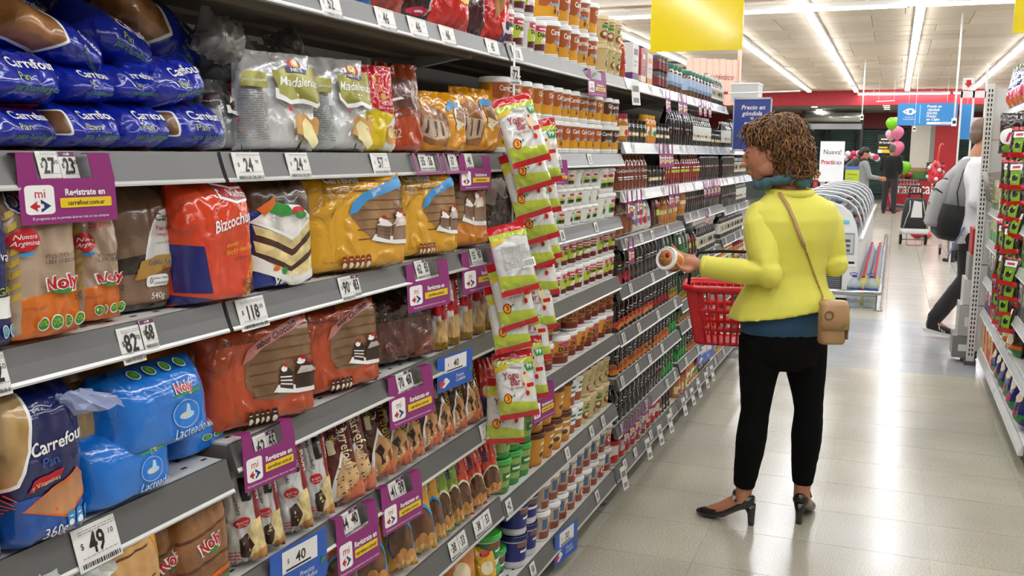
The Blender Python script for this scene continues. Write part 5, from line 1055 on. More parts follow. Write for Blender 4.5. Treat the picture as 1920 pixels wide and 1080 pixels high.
K_WHL = bottle_kind('black_bottle', [(r, z * .86) for r, z in TALL], glossy('#191311'), M('#d8d6d0', .3), .012, [Pg(GRN, rect(.35, .3, .6, .4)), Pg(REDP, ell(.5, .3, .12, .06))], (.03, .11, M('#d5d6cc', .35)))
def fruit(c1, c2, top=None):
    a = []; rr = random.Random(int(c1[1:3], 16))
    for i in range(9): a.append(Pg(M((c1, c2)[i % 2], .35, var=.2), ell(.15 + .7 * rr.random(), .08 + .26 * rr.random(), .17, .09, 9)))
    return a + [Pg(M('#cfc8bf', .35), rect(.36, .62, .64, .66)), Pg(M('#8a8580', .35), rect(.3, .52, .7, .55))]
def wavy(c1, c2, body='#120c0c', nm='dark_bottle', pr=WV): return bottle_kind(nm, pr, glossy(body), glossy('#0f0c0c' if body[1] < '3' else body), .014, fruit(c1, c2), (.008, .135, glossy(body)), span=R(170))
K_BER = wavy('#8d1630', '#b02a44'); K_PEA = wavy('#b83a22', '#c98a4c'); K_ORA = wavy('#c8742a', '#a8521c'); K_GRA = wavy('#5a1a3c', '#c87a2a', '#1c0a14'); K_MAR = wavy('#8a1a1a', '#6a1020', '#1c0a0c')
K_DRK = wavy('#3a3838', '#4a4644'); K_GRN = wavy('#c8742a', '#2c7a30', '#123a1a', 'green_bottle', WV2); K_GR2 = wavy('#2c9a3c', '#1c6a2c', '#0f4a20', 'green_bottle', WV2); K_BLU = wavy('#2c6a8a', '#3c8a3c', '#102a4a', 'blue_bottle', WV2)
K_JAR = bottle_kind('dark_jar', [(.03, 0), (.033, .003), (.033, .075), (.027, .085)], glossy('#1d1310'), M('#2a2420', .3, .5), .014, [Pg(GOLD, rect(.2, .3, .8, .7)), Pg(WHITE, ell(.5, .5, .2, .14))], (.012, .06, M('#2d2620', .35)))
K_HON = bottle_kind('honey_jar', FAT, glossy('#a8661c'), M('#a02a3a', .3), .016, [Pg(CREAM, rect(.2, .2, .8, .8)), Pg(PINKR, ell(.6, .4, .15, .2))], (.01, .08, glossy('#b8761f')))
K_ORJ = bottle_kind('orange_jar', [(.028, 0), (.031, .003), (.031, .1), (.022, .115)], glossy('#c87a1c'), M('#d8a42a', .3), .014, [Pg(WHITE, rect(.2, .3, .8, .8)), Pg(GRN, ell(.5, .45, .2, .16))], (.01, .09, M('#d98a22', .35)))
K_BLJ = bottle_kind('jam_jar', [(.044, 0), (.048, .004), (.048, .105), (.042, .115)], glossy('#6e4a22'), M('#3f8a7a', .3), .018, [Pg(M('#6f8fb5', .35), rect(.0, 0, 1, .3)), Pg(PINKR, ell(.75, .4, .1, .1))], (.03, .09, M('#a9bcd4', .35)))
K_BLP = bottle_kind('jam_jar', [(.044, 0), (.048, .004), (.048, .105), (.042, .115)], glossy('#5a1422'), M('#3f8a6a', .3), .018, [Pg(M('#6f8fb5', .35), rect(.0, 0, 1, .3))], (.03, .09, M('#a9bcd4', .35)))
K_SML = bottle_kind('small_jar', [(.03, 0), (.034, .003), (.034, .055), (.029, .062)], M('#3a2420', .25), M('#6a6662', .3), .012, None, (.01, .045, M('#7d2a30', .35)))
K_OLV = bottle_kind('condiment_bottle', [(r, z * .84) for r, z in TALL], glossy('#23201a'), M('#dcdad2', .3), .014, [Pg(M('#b9b29a', .35), rect(.1, .2, .9, .85)), Pg(DKB, ell(.5, .5, .2, .2))], (.03, .1, M('#e0ddd2', .35)))
K_SYR = bottle_kind('syrup_bottle', WV2, glossy('#b5541c'), M('#e0c020', .3), .02, [Pg(REDP, ell(.5, .5, .3, .12))], (.03, .1, glossy('#a83a1c')))
K_YGB = bottle_kind('yellow_bottle', SL, glossy('#b8721c'), M('#2c8a3c', .3), .012, [Pg(CREAM, rect(.25, .35, .75, .65))], (.03, .1, glossy('#c07a20')))
K_RPT = dict(K_RE)
def pouch_kind(c, art, w=.085, h=.14):
    S = bag_grid(w, h, .05, pu=2.6, rb=.1, pt=2.4, sb=0, st=.04, wr=.003, seed=2., nu=10, nv=12); p2 = MB(); print_on(p2, art, w, h, S.surf, 1 / S.nu, 1 / S.nv)
    return dict(name='sauce_pouch', body=bag_mesh(S, film(c, .2, .4)), label=p2.mesh('label'), lid=None, r=w / 2, h=h)
K_PWH = pouch_kind('#d9d9d6', [T(BLACK, 'Carrefour', .5, .72, .1, fit=.8), Pg(SKYB, rect(.05, .3, .4, .45)), Pg(REDP, ell(.4, .36, .18, .12)), Pg(ORG, ell(.7, .5, .2, .12)), Pg(M('#e0b030', .35), ell(.75, .3, .15, .1))])
K_PRD = pouch_kind('#4a1210', [Pg(LIME, rect(.2, .4, .8, .6)), Pg(REDP, rect(.2, .7, .8, .8))])
K_PAM = pouch_kind('#6e3016', [T(CREAM, 'Carrefour', .5, .6, .1, fit=.8), Pg(M('#8a4a22', .35), rect(.1, .1, .9, .4))], h=.16)
K_PGR = pouch_kind('#1c4a20', [T(WHITE, 'B', .5, .62, .2, bold=.03), Pg(M('#3c8a3c', .35), rect(.05, .08, .95, .4)), Pg(NAVY, ell(.5, .2, .3, .1))], h=.165)
NM = {id(K_AMB): 'amber vinegar bottle', id(K_REDG): 'red sauce bottle, green cap', id(K_BLK): 'plain black bottle', id(K_WHL): 'dark bottle with a white label', id(K_BER): 'dark waisted bottle with berries', id(K_PEA): 'dark waisted bottle with peach fruit', id(K_ORA): 'dark waisted bottle with orange fruit', id(K_GRA): 'plum coloured waisted bottle', id(K_MAR): 'maroon waisted bottle', id(K_DRK): 'black waisted bottle', id(K_GRN): 'green waisted bottle with orange fruit', id(K_GR2): 'bright green waisted bottle', id(K_BLU): 'blue green waisted bottle', id(K_JAR): 'small dark jar with a gold label', id(K_HON): 'honey jar, red lid', id(K_ORJ): 'orange jar with a white label', id(K_BLJ): 'brown jar with blue label', id(K_BLP): 'purple jar with blue label', id(K_SML): 'small dark red jar', id(K_OLV): 'condiment bottle, white cap', id(K_SYR): 'orange syrup bottle with a yellow cap', id(K_YGB): 'yellow sauce bottle, green cap', id(K_PWH): 'white sauce pouch with coloured fruit', id(K_PRD): 'dark red sauce pouch', id(K_PAM): 'brown sauce pouch', id(K_PGR): 'green sauce pouch', id(K_RE): 'red lidded yogurt tub', id(K_RC): 'white tub with red print'}
SHN = ('top', 'second', 'third', 'fourth', 'fifth', 'sixth', 'seventh', 'eighth', 'bottom')
WH = {3: 'beside the tub bay', 4: 'behind the red basket', 5: 'at the far end'}
def seq(bi, lev, items, x=XF - .055):
    z = (LEV[bi][lev][0] if lev < 8 else BASE_Z) + .001; y = BAYS[bi][0] + .015; yend = BAYS[bi][1] - .01; used = {}
    for kd, n in items:
        for i in range(n):
            r = kd['r'] * 1.04
            if y + 2 * r > yend: return
            c = used[id(kd)] = used.get(id(kd), -1) + 1; lb = '%s, %s of its row, %s shelf %s' % (NM[id(kd)], ORD[min(c, 19)], SHN[lev], WH[bi])
            put(kd, x, y + r, z, lb, 'tub' if kd is K_RE or kd is K_RC else 'pouch' if kd['name'] == 'sauce_pouch' else 'jar' if 'jar' in kd['name'] else 'bottle', NM[id(kd)].replace('coloured ', '') + ' row, ' + SHN[lev] + ' shelf ' + WH[bi]); y += 2 * r + .0015
seq(3, 0, [(K_SYR, 1), (K_SML, 0)]); seq(3, 1, [(K_HON, 1), (K_JAR, 5), (K_ORJ, 3), (K_JAR, 4), (K_BLK, 5)]); seq(3, 2, [(K_AMB, 8), (K_JAR, 5), (K_REDG, 9)])
seq(3, 3, [(K_PAM, 3), (K_PWH, 4), (K_PRD, 2), (K_YGB, 6)]); seq(3, 4, [(K_BER, 3), (K_DRK, 7), (K_BLU, 2), (K_PGR, 4)]); seq(3, 5, [(K_PEA, 9), (K_MAR, 5), (K_GRN, 5)])
seq(3, 6, [(K_ORA, 7), (K_GRA, 3), (K_ORA, 4), (K_GR2, 4)]); seq(3, 7, [(K_DRK, 9), (K_BLK, 4), (K_GR2, 5)]); seq(3, 8, [(K_RE, 4), (K_RC, 2), (K_RE, 3), (K_JAR, 4)])
seq(4, 0, [(K_BLJ, 3), (K_BLP, 4), (K_OLV, 9)]); seq(4, 1, [(K_BLK, 4), (K_WHL, 9), (K_JAR, 5)]); seq(4, 2, [(K_REDG, 8), (K_BLK, 10)]); seq(4, 3, [(K_YGB, 2), (K_BLK, 17)]); seq(4, 4, [(K_PGR, 3), (K_PRD, 3), (K_OLV, 9)])
seq(4, 5, [(K_GRN, 6), (K_GR2, 5), (K_OLV, 6)]); seq(4, 6, [(K_GRN, 5), (K_GR2, 10)]); seq(4, 7, [(K_GR2, 4), (K_ORA, 6), (K_HON, 4)]); seq(4, 8, [(K_HON, 3), (K_ORJ, 6), (K_JAR, 6)])
seq(5, 1, [(K_WHL, 5), (K_BLK, 12)]); seq(5, 2, [(K_BLK, 8), (K_OLV, 9)]); seq(5, 3, [(K_BLK, 10), (K_WHL, 8)]); seq(5, 4, [(K_OLV, 16)]); seq(5, 5, [(K_ORJ, 9), (K_HON, 5)]); seq(5, 6, [(K_GR2, 10)]); seq(5, 7, [(K_HON, 6), (K_JAR, 8)]); seq(5, 8, [(K_ORJ, 10), (K_JAR, 6)])
# boxes and stacked jars on the top shelf of the bottle bay
zT = 1.809
def carton(y, w_, d, h, c, band, label, x=XF - .03):
    o = MB().box((-w_ / 2, 0, 0), (w_ / 2, d, h), M(c, .4)).box((-w_ / 2 - .0003, -.0006, h * .05), (w_ / 2 + .0003, d, h * .22), M(band, .4)).build('carton', None, (x, y, zT)); o.rotation_euler = (0, 0, R(90))
    p2 = MB(); print_on(p2, [Pg(GREY, rect(.2, .5, .8, .54)), Pg(M(band, .4), rect(.2, .7, .8, .85)), Pg(GREY, rect(.2, .4, .6, .43))], w_, h, flat(w_, h, (-w_ / 2, 0, 0)), off=.001); kid('print', p2.mesh('print'), o); tag(o, label, 'box')
carton(4.12, .1, .06, .16, '#cfcfca', '#5a2a6a', 'white carton with a purple band on the top shelf'); carton(4.26, .09, .06, .15, '#a83a3a', '#d8c8b0', 'red carton on the top shelf beside the white carton'); carton(4.38, .1, .06, .14, '#d8c9c0', '#c98a2a', 'pale pink carton on the top shelf beside the stacked jars')
for i in range(3):
    for L in range(2): put(K_SML, XF - .05, 4.53 + i * .075, zT + L * .0745, 'small dark red jar in the %s layer, %s column of the top shelf stack' % (('lower', 'upper')[L], ORD[i]), 'jar', 'stacked small jars on the top shelf')
for i in range(3): put(K_BLJ, XF - .06, 4.80 + i * .101, zT, 'brown jam jar with a pale blue label, %s past the stacked jars' % ORD[i], 'jar', 'jam jars past the stacked jars')
# small hangers and tags on the bottle bay rails
hm = [hanger_mesh(.07, .11, .4, False), hanger_mesh(.055, .095, .4, False)]
M_GH = M('#b9b4b4', .4)
def small_hangers(bi, lev, ys, k=0, w='', dz=0.):
    z = LEV[bi][lev][0] if lev < 8 else BASE_Z
    for i, yy in enumerate(ys):
        o = link('sale_hanger', hm[k][0], None, (XF + .006, BAYS[bi][0] + yy, z + dz)); kid('print', hm[k][1], o); o.rotation_euler = (R(-4), 0, R(84)); tag(o, 'small purple sale hanger, %s along the %s rail %s' % (ORD[i], SHN[lev], WH[bi]), 'sale sign', 'small sale hangers, %s rail %s' % (SHN[lev], WH[bi]))
small_hangers(3, 0, (.72, 1.0, 1.12)); small_hangers(3, 1, (.62, .72, .82)); small_hangers(3, 2, (.06, .22, .86, 1.0)); small_hangers(3, 3, (.1,)); small_hangers(4, 0, (.25, .4, .55), 1); small_hangers(4, 2, (.5, .62, .74, .86, .98), 1); small_hangers(4, 3, (.6,), 1); small_hangers(3, 7, (.1, .2, .3, .42, .55), 1)
tm_ = tag_mesh(.05, .045, '35', '').mesh('price_tag'); tl_ = MB().box((-.03, 0, -.1), (.03, .001, 0), M_TAG).box((-.02, -.0005, -.09), (.02, 0, -.07), GREY).box((-.022, -.0005, -.045), (.022, 0, -.02), GREY).mesh('price_tag')
RR = random.Random(9)
for bi in (3, 4, 5):
    for lev in range(1 if bi == 5 else 0, 9):
        z = (LEV[bi][lev][0] if lev < 8 else BASE_Z) - .001
        yy = .05 + RR.random() * .2; c = -1
        while yy < 1.22:
            c += 1
            o = link('price_tag', tm_, None, (XF - .0105, BAYS[bi][0] + yy, z)); o.rotation_euler = (TILT * .9, 0, R(90)); tag(o, 'white price tag, %s along the %s rail %s' % (ORD[c], SHN[lev], WH[bi]), 'price tag', 'price tags, %s rail %s' % (SHN[lev], WH[bi])); yy += .18 + RR.random() * .3
for i, (bi, yy) in enumerate(((3, .05), (3, .5), (3, .75), (3, .98), (4, .06), (4, .3), (4, .5), (4, .75), (4, .95))):
    o = link('price_card', tl_, None, (XF + .008, BAYS[bi][0] + yy, .15)); o.rotation_euler = (R(-14), 0, R(84)); tag(o, 'tall white price card tilted out from the bottom rail, %s along %s' % (ORD[i if i < 4 else i - 4], WH[bi]), 'price card', 'tall price cards ' + WH[bi])
o = link('price_card', tl_, None, (XF + .006, BAYS[3][0] + .1, 1.80)); o.rotation_euler = (R(-6), 0, R(70)); tag(o, 'tall white price card hanging from the top rail beside the tub bay', 'price card')
# ================================================================== goods on the shelves across the aisle
def rsoft(name, lab, cat, y, z, w, h, t, body, art, x=XR + .02, roll=0., lean=0., yaw=180., group=None, **kw):
    SEED[0] += 1; kw.setdefault('seed', SEED[0] * 1.37); kw.setdefault('nu', 12); kw.setdefault('nv', 14)
    S = bag_grid(w, h, t, **kw); ob = link(name, bag_mesh(S, body)); n = Vector((math.cos(R(yaw)), math.sin(R(yaw)), 0))
    ob.matrix_world = Matrix.Translation(Vector((x, y, z)) - n * (t / 2)) @ Matrix.Rotation(R(90 + yaw), 4, 'Z') @ Matrix.Rotation(R(-lean), 4, 'X') @ Matrix.Rotation(R(roll), 4, 'Y')
    ob.matrix_world = Matrix.Translation((0, 0, z + .001 - min((ob.matrix_world @ v.co).z for v in ob.data.vertices))) @ ob.matrix_world
    tag(ob, lab, cat, group)
    if art: p2 = MB(); print_on(p2, art, w, h, S.surf, 1 / S.nu, 1 / S.nv); kid('print', p2.mesh('print'), ob)
    return ob
PUR = film('#2a2470', .2, .8)
A_CH = [Pg(M('#d9d7dc', .3), [(0, .3), (.5, .42), (1, .3), (1, .05), (0, .05)]), Pg(PINKR, ell(.5, .25, .3, .12)), Pg(LIME, rect(.2, .9, .8, .98)), Pg(WHITE, ell(.5, .6, .35, .1)), Pg(NAVY, ell(.5, .6, .2, .04)), Pg(ORG, ell(.3, .12, .2, .08))]
for i, yy in enumerate((7.36, 7.15, 6.93, 6.7, 6.46, 6.2)):
    rsoft('crisp_bag', 'purple crisp bag on the shelf top opposite, %s from the slotted upright' % ('first', 'second', 'third', 'fourth', 'fifth', 'sixth')[i], 'bag', yy, 1.817, .2, .29, .1, PUR, A_CH, x=XR + .06, roll=-8, lean=6, group='purple crisp bags', rb=.2, pt=3, wr=.012, yaw=200)
def rbox(y, z, w_, d, h, cols, lab, x=XR + .02, name='food_box', group=None, rz=0.):
    o = MB().box((-w_ / 2, 0, 0), (w_ / 2, d, h), M(cols[0], .4)).build(name, None, (x, y, z)); o.rotation_euler = (0, 0, R(-90 + rz)); tag(o, lab, 'box', group)
    p2 = MB(); art = [Pg(M(cols[1], .4), [(0, 0), (1, 0), (1, .35), (.5, .45), (0, .3)]), Pg(M(cols[2], .4), ell(.5, .6, .35, .2)), Pg(WHITE, rect(.2, .82, .8, .92)), Pg(M(cols[1], .4), ell(.45, .58, .16, .1))]
    print_on(p2, art, w_, h, flat(w_, h, (-w_ / 2, 0, 0)), off=.0008)
    W2 = d; print_on(p2, [Pg(M(cols[2], .4), rect(.1, .3, .9, .8)), Pg(M(cols[1], .4), rect(.1, .05, .9, .2))], W2, h, flat(W2, h, (-w_ / 2, d, 0), (0, -1, 0)), off=.0008); print_on(p2, [Pg(M(cols[2], .4), rect(.1, .3, .9, .8)), Pg(M(cols[1], .4), rect(.1, .05, .9, .2))], W2, h, flat(W2, h, (w_ / 2, 0, 0), (0, 1, 0)), off=.0008)
    kid('print', p2.mesh('print'), o); return o
rb_ = lambda *a, **k: rbox(*a, **k)
rbox(7.2, 1.42, .16, .12, .22, ('#d8d4cc', '#c23a22', '#d9702a'), 'red and white cereal box above the wire tray', x=XR + .12); rbox(7.0, 1.42, .16, .12, .24, ('#d5cdbd', '#b5452a', '#d9a06a'), 'tan and red cereal box above the wire tray', x=XR + .12); rbox(6.8, 1.42, .15, .12, .2, ('#b03030', '#d8d0c8', '#e0b050'), 'red cereal box next to the tan one', x=XR + .12)
kid('shelf_board', MB().box((-.36, 0, 0), (-.09, 1.25, .02), M_SHELF).mesh('shelf_board'), bpy.data.objects['shelving_bay.007'], (0, 0, 1.395))
# wire tray with sweets
e = empty('wire_tray', (XR - .02, 7.3, 1.2)); tag(e, 'grey wire tray of sweets fixed to the shelves across the aisle', 'tray')
m_w = M('#a8a6a0', .35, .6); kid('tray_side', MB().add([(0, .2, 0), (.25, .2, 0), (.25, .2, .2), (-.04, .2, .2), (0, .198, 0), (.25, .198, 0), (.25, .198, .2), (-.04, .198, .2)], ((0, 1, 2, 3), (7, 6, 5, 4), (0, 4, 5, 1), (3, 2, 6, 7), (0, 3, 7, 4)), m_w).mesh('tray_side'), e); kid('tray_floor', MB().box((0, -.2, 0), (.25, .2, .004), m_w).mesh('tray_floor'), e)
wg = MB()
for k in range(6): wg.tube([(-.0, -.2, .02 + k * .036), (-.04 * (k / 5), .2, .02 + k * .036)], .002, m_w, 5)
for k in range(9): wg.tube([(0, -.2 + k * .05, .0), (-.04, -.2 + k * .05, .2)], .002, m_w, 5)
kid('wire_grid', wg.mesh('wire_grid'), e)
for i, c in enumerate(('#c23a6a', '#d8b82a', '#d8a82a', '#c23a3a', '#d8d4cc')):
    rsoft('sweet_bag', ('pink sweet bag at the end of the wire tray', 'yellow sweet bag in the wire tray next to the pink one', 'amber sweet bag in the wire tray', 'red sweet bag in the wire tray', 'white sweet bag in the wire tray')[i], 'bag', 7.45 - i * .075, 1.206, .07, .17, .04, film(c, .2, .6), [Pg(WHITE, rect(.2, .5, .8, .7))], x=XR + .06, rb=.2, pt=3)
BXC = (('#cfcba8', '#6f9a3a', '#d8b06a'), ('#d8d4c0', '#3f8a3a', '#d9c07a'), ('#8d8a80', '#3a3a3a', '#c8c4b8'), ('#b03030', '#2a2a70', '#d8d0c8'), ('#c23a2a', '#d8a06a', '#e0b050'))
LVN = {1.15: 'second', .925: 'third', .665: 'fourth', .43: 'fifth', .145: 'bottom'}
for li, (z, h, cols, n) in enumerate(((1.151, .19, BXC[0], 11), (.926, .2, BXC[1], 11), (.666, .2, BXC[2], 11), (.431, .17, BXC[3], 4), (.146, .22, BXC[4], 4))):
    for i in range(n):
        rbox(7.44 - i * .2, z, .17, .12, h * (1 - .06 * (i % 2)), cols if i % 3 != 2 else (cols[2], cols[0], cols[1]), '%s box on the %s shelf opposite, %s from the slotted upright' % (('pale green', 'white and green', 'grey', 'red and navy', 'orange red')[li], LVN[round(z - .001, 3)], ORD[i]), x=XR + .025, group='boxes on the %s shelf across the aisle' % LVN[round(z - .001, 3)])
BB = film('#1c2268', .2, .8); A_BG = [Pg(M('#2d7a3a', .3), [(0, .2), (.4, .05), (.8, .12), (1, .3), (.6, .25)]), Pg(PINKR, ell(.35, .28, .25, .08)), Pg(CREAM, ell(.5, .55, .3, .1)), T(WHITE, 'Ca', .5, .72, .1)]
for i, (yy, z, h) in enumerate(((6.55, .146, .26), (6.33, .146, .27), (6.1, .146, .28), (5.85, .146, .3), (5.58, .146, .3), (5.3, .146, .3), (6.5, .431, .19), (6.28, .431, .19), (6.05, .431, .2), (5.8, .431, .2))):
    lo = z < .3; k = i if lo else i - 6
    rsoft('pasta_bag', ('large blue bag on the bottom shelf opposite, %s from the boxes' if lo else 'brown and blue bag on the fifth shelf opposite, %s from the boxes') % ('first', 'second', 'third', 'fourth', 'fifth', 'sixth')[k], 'bag', yy, z, .2, h, .12, BB if lo else film('#4a3222', .2, .8), A_BG if lo else [Pg(film('#2a2a70', .2), rect(0, .6, 1, 1)), Pg(CREAM, ell(.5, .4, .35, .2)), Pg(M('#2d7a3a', .3), rect(0, 0, 1, .2)), Pg(ORG, rect(0, .2, 1, .3))], x=XR + .0, lean=4, rb=.2, pt=3, wr=.014, group='bags low across the aisle')
# hanging strips with red topped packs
A_HB = [Pg(film('#c41a22', .2), rect(0, 0, 1, .16)), Pg(film('#c41a22', .2), rect(0, .9, 1, 1)), Pg(film('#7fae2c', .2), [(.3, .16), (.75, .16), (.8, .62), (.25, .62)]), Pg(WHITE, rect(.2, .64, .8, .84)), Pg(PINKR, rect(.3, .7, .7, .78)), Pg(BLACK, ell(.5, .38, .14, .1))]
hb_ = bag_grid(.11, .16, .025, rb=.15, pt=6, nu=8, nv=10, seed=3.); hbm = bag_mesh(hb_, film('#241a16', .2, .7)); hp = MB(); print_on(hp, A_HB, .11, .16, hb_.surf, 1 / 8, 1 / 10); hpm = hp.mesh('print')
SO = ('first', 'second', 'third', 'fourth', 'fifth', 'sixth', 'seventh', 'eighth', 'ninth', 'tenth', 'eleventh', 'twelfth')
for s, (yy, xx) in enumerate(((5.98, XR - .04), (5.72, XR - .035))):
    o = MB().box((0, -.006, -1.35), (.0015, .006, 0), M('#dcdcd8', .3)).build('clip_strip', None, (xx + .03, yy, 1.79)); tag(o, ('white clip strip of red topped packs nearer the slotted upright', 'white clip strip of red topped packs nearer the big blue bags')[s], 'clip strip')
    for i in range(12):
        ob = link('snack_bar_pack', hbm, None, (xx + (.012 if i % 2 else 0), yy + .01 * math.sin(i * 2.1), 1.50 - i * .085)); ob.rotation_euler = (R(-8), R(6 * math.sin(i * 1.7)), R(-90 + 50 + 8 * math.sin(i))); kid('print', hpm, ob)
        tag(ob, '%s red tipped dark pack down the %s strip across the aisle' % (SO[i], ('farther', 'nearer')[s]), 'snack pack', 'red tipped hanging packs')
rsoft('cereal_bag', 'large dark bag with a white oval hanging above the red tipped packs', 'bag', 5.95, 1.52, .16, .22, .06, film('#2a1c16', .2), [Pg(WHITE, ell(.5, .42, .4, .2)), Pg(PINKR, [(.4, .3), (.5, .28), (.62, .52), (.52, .54)]), Pg(M('#7fae2c', .3), ell(.5, .12, .3, .1))], x=XR - .06, yaw=230, rb=.15, pt=5)
# ================================================================== signs, freezer and the checkout end
def panel(name, p, w_, h, th, m, label, art=None, rz=0., cat='sign'):
    """upright board, p = bottom middle"""
    o = MB().box((-w_ / 2, 0, 0), (w_ / 2, th, h), m).build(name, None, p); o.rotation_euler = (0, 0, rz); tag(o, label, cat)
    if art: p2 = MB(); print_on(p2, art, w_, h, flat(w_, h, (-w_ / 2, 0, 0)), off=.001, step=.0004); kid('print', p2.mesh('print'), o)
    return o
M_YS = M('#e3cb0e', .12, 0, .6, None, .6)
o = panel('aisle_sign', (-1.18, 6.0, 2.125), .565, .75, .006, M_YS, 'large glossy yellow sign hanging over the bottle shelves'); kid('cord', MB().tube([(-.2, .003, .75), (-.2, .003, 1.2)], .0015, WHITE, 5).mesh('cord'), o); kid('cord', MB().tube([(.2, .003, .75), (.2, .003, 1.2)], .0015, WHITE, 5).mesh('cord'), o)
o = panel('aisle_sign', (.83, 6.0, 2.17), .56, .75, .006, M_YS, 'yellow sign hanging over the shelves across the aisle, mostly out of frame'); kid('cord', MB().tube([(-.2, .003, .75), (-.2, .003, 1.15)], .0015, WHITE, 5).mesh('cord'), o)
M_PB = M('#3a4a9c', .3, 0, .5, None, .3)
o = panel('price_sign', (-.907, 6.62, 1.535), .236, .33, .008, M_PB, 'blue sign about shelf prices sticking out from the bottle run', [T(WHITE, 'Precio en', .52, .80, .085, shear=.2, bold=.02), T(WHITE, 'góndola', .5, .68, .085, shear=.2, bold=.02), T(WHITE, '=', .5, .58, .085, bold=.02), T(WHITE, 'Precio', .5, .46, .085, shear=.2, bold=.02), T(WHITE, 'en Cajas', .5, .34, .085, shear=.2, bold=.02), Pg(SKYB, rect(.1, .23, .9, .29))])
fr = MB()
for a, b in (((-.125, -.004, -.01), (-.118, .012, .34)), ((.118, -.004, -.01), (.125, .012, .34)), ((-.125, -.004, .33), (.125, .012, .342)), ((-.125, -.004, -.012), (.125, .012, -.002))): fr.box(a, b, M('#c9cbd0', .3, .4))
kid('sign_frame', fr.mesh('sign_frame'), o); kid('bracket', MB().box((-.2, .0, -.03), (-.11, .012, -.01), M('#c9cbd0', .3, .4)).mesh('bracket'), o); kid('sign_rail', MB().tube([(-.165, .004, .37), (.3, .004, .38)], .005, WHITE, 8).mesh('sign_rail'), o)
o = MB().box((-.12, 0, 0), (.12, .3, .16), M('#b9babb', .4)).box((-.125, -.004, .15), (.125, .3, .165), M('#dcdcda', .4)).build('ceiling_unit', None, (-1.31, 9.0, 1.98)); tag(o, 'pale grey box unit behind the blue price sign', 'box'); kid('stand', MB().box((-.1, .05, -1.98), (-.06, .25, 0), M('#8a8a88', .5)).mesh('stand'), o)
# pale wooden banner
bn = empty('banner', (-1.95, 11.0, 2.05)); bn.rotation_euler = (0, 0, R(38)); tag(bn, 'pale pink wooden banner with dark red script beyond the jam jars', 'banner')
mw = M('#e3b9a5', .5, var=.12); pl = MB().box((0, 0, 0), (.078, .015, .5), mw).mesh('plank')
for k in range(8): kid('plank', pl, bn, (-.33 + k * .081, 0, .0 + .004 * (k % 3)))
p2 = MB(); print_on(p2, [T(M('#8a2a35', .4), 'El auténtico', .6, .56, .13, shear=.3, fit=.6), Pg(M('#8a2a35', .4), rect(.5, .24, .8, .3))], .65, .5, flat(.65, .5, (-.33, 0, 0)), off=.003); kid('print', p2.mesh('print'), bn)
kid('post', MB().box((.31, -.02, -2.05), (.335, .03, .62), M('#d9c3b0', .5)).mesh('post'), bn)
# glass-topped freezer
e = empty('island_freezer', (-.8, 10.35, 0)); tag(e, 'white island freezer with curved glass lids beside the row of water bottles', 'freezer')
MWF = M('#e2e3e2', .3, var=.02); FL = 7.6; prof = [(-.5, .07), (.5, .07), (.5, .62), (.49, .68)]; arc = [(.49 - .0, .68), (.47, .80), (.42, .91), (.33, .99), (.2, 1.04), (0, 1.06), (-.2, 1.04), (-.33, .99), (-.42, .91), (-.47, .80), (-.49, .68)]
kid('body', MB().box((-.5, .06, .07), (.5, FL - .06, .64), MWF).box((-.44, .08, 0), (.44, FL - .08, .07), M_DARK).mesh('body'), e)
for yy in (0, FL - .06):
    n = len(arc); pts = [(-.5, .05), (.5, .05)] + [(x, z) for x, z in arc]; n = len(pts); vs = [(x, yy, z) for x, z in pts] + [(x, yy + .06, z) for x, z in pts]
    kid('end_panel', MB().add(vs, [tuple(range(n)), tuple(range(n, 2 * n))[::-1]] + [(i, n + i, n + (i + 1) % n, (i + 1) % n) for i in range(n)], MWF).mesh('end_panel'), e)
m_fg = glass('#cfd8da', 'freezer_glass', .03, .8, .06)
for k in range(7):
    y0_, y1_ = .1 + k * 1.06, .1 + (k + 1) * 1.06 - .06
    vs = [(x, y, z) for y in (y0_, y1_) for x, z in arc]; n = len(arc); kid('glass_lid', MB().add(vs, [(i, i + 1, n + i + 1, n + i) for i in range(n - 1)], m_fg, True).mesh('glass_lid'), e)
    kid('lid_frame', MB().tube([(x * 1.005, y1_ + .03, z + .006) for x, z in arc], .014, MWF, 6, r2=.009).mesh('lid_frame'), e)
    g = MB(); rr = random.Random(k)
    for q in range(7):
        x = -.42 + q * .13; g.box((x, y0_ + .03, .6), (x + .1, y1_ - .04, .68 + .16 * rr.random()), M(rr.choice(('#6a6d70', '#9aa0a4', '#4a5560', '#b5b7b8', '#7a4a48')), .4))
    q_ = kid('frozen_goods', g.mesh('frozen_goods'), e); q_['kind'] = 'stuff'
kid('bumper', MB().tube([(.52, .05, .66), (.52, FL - .05, .66)], .022, MWF, 8).mesh('bumper'), e)
f = MB(); f.box((.16, -.004, .50), (.46, .002, .72), M('#8e9296', .3)); f.box((.17, -.006, .515), (.45, -.003, .705), M('#c2c6c8', .3)); kid('window_panel', f.mesh('window_panel'), e)
for k in range(3): kid('chrome_shelf', MB().box((.19, -.012, .53 + k * .05), (.42, -.006, .555 + k * .05), M('#70757a', .2, .6)).mesh('chrome_shelf'), e)
kid('slot', MB().box((.05, -.005, .405), (.47, .001, .43), BLACK).mesh('slot'), e); kid('trim_strip', MB().box((.05, -.008, .38), (.48, .0, .405), WHITE).mesh('trim_strip'), e); kid('display', MB().box((.2, -.004, .81), (.4, .001, .85), M('#7fc3dc', .3)).mesh('display'), e)
gr = MB().box((-.05, -.004, .1), (.36, .001, .3), M('#4f5254', .5)); kid('grille', gr.mesh('grille'), e)
for k in range(8): kid('grille_slat', MB().box((.0, -.01, .115 + k * .022), (.34, -.004, .123 + k * .022), M('#8b8e90', .4)).mesh('grille_slat'), e)
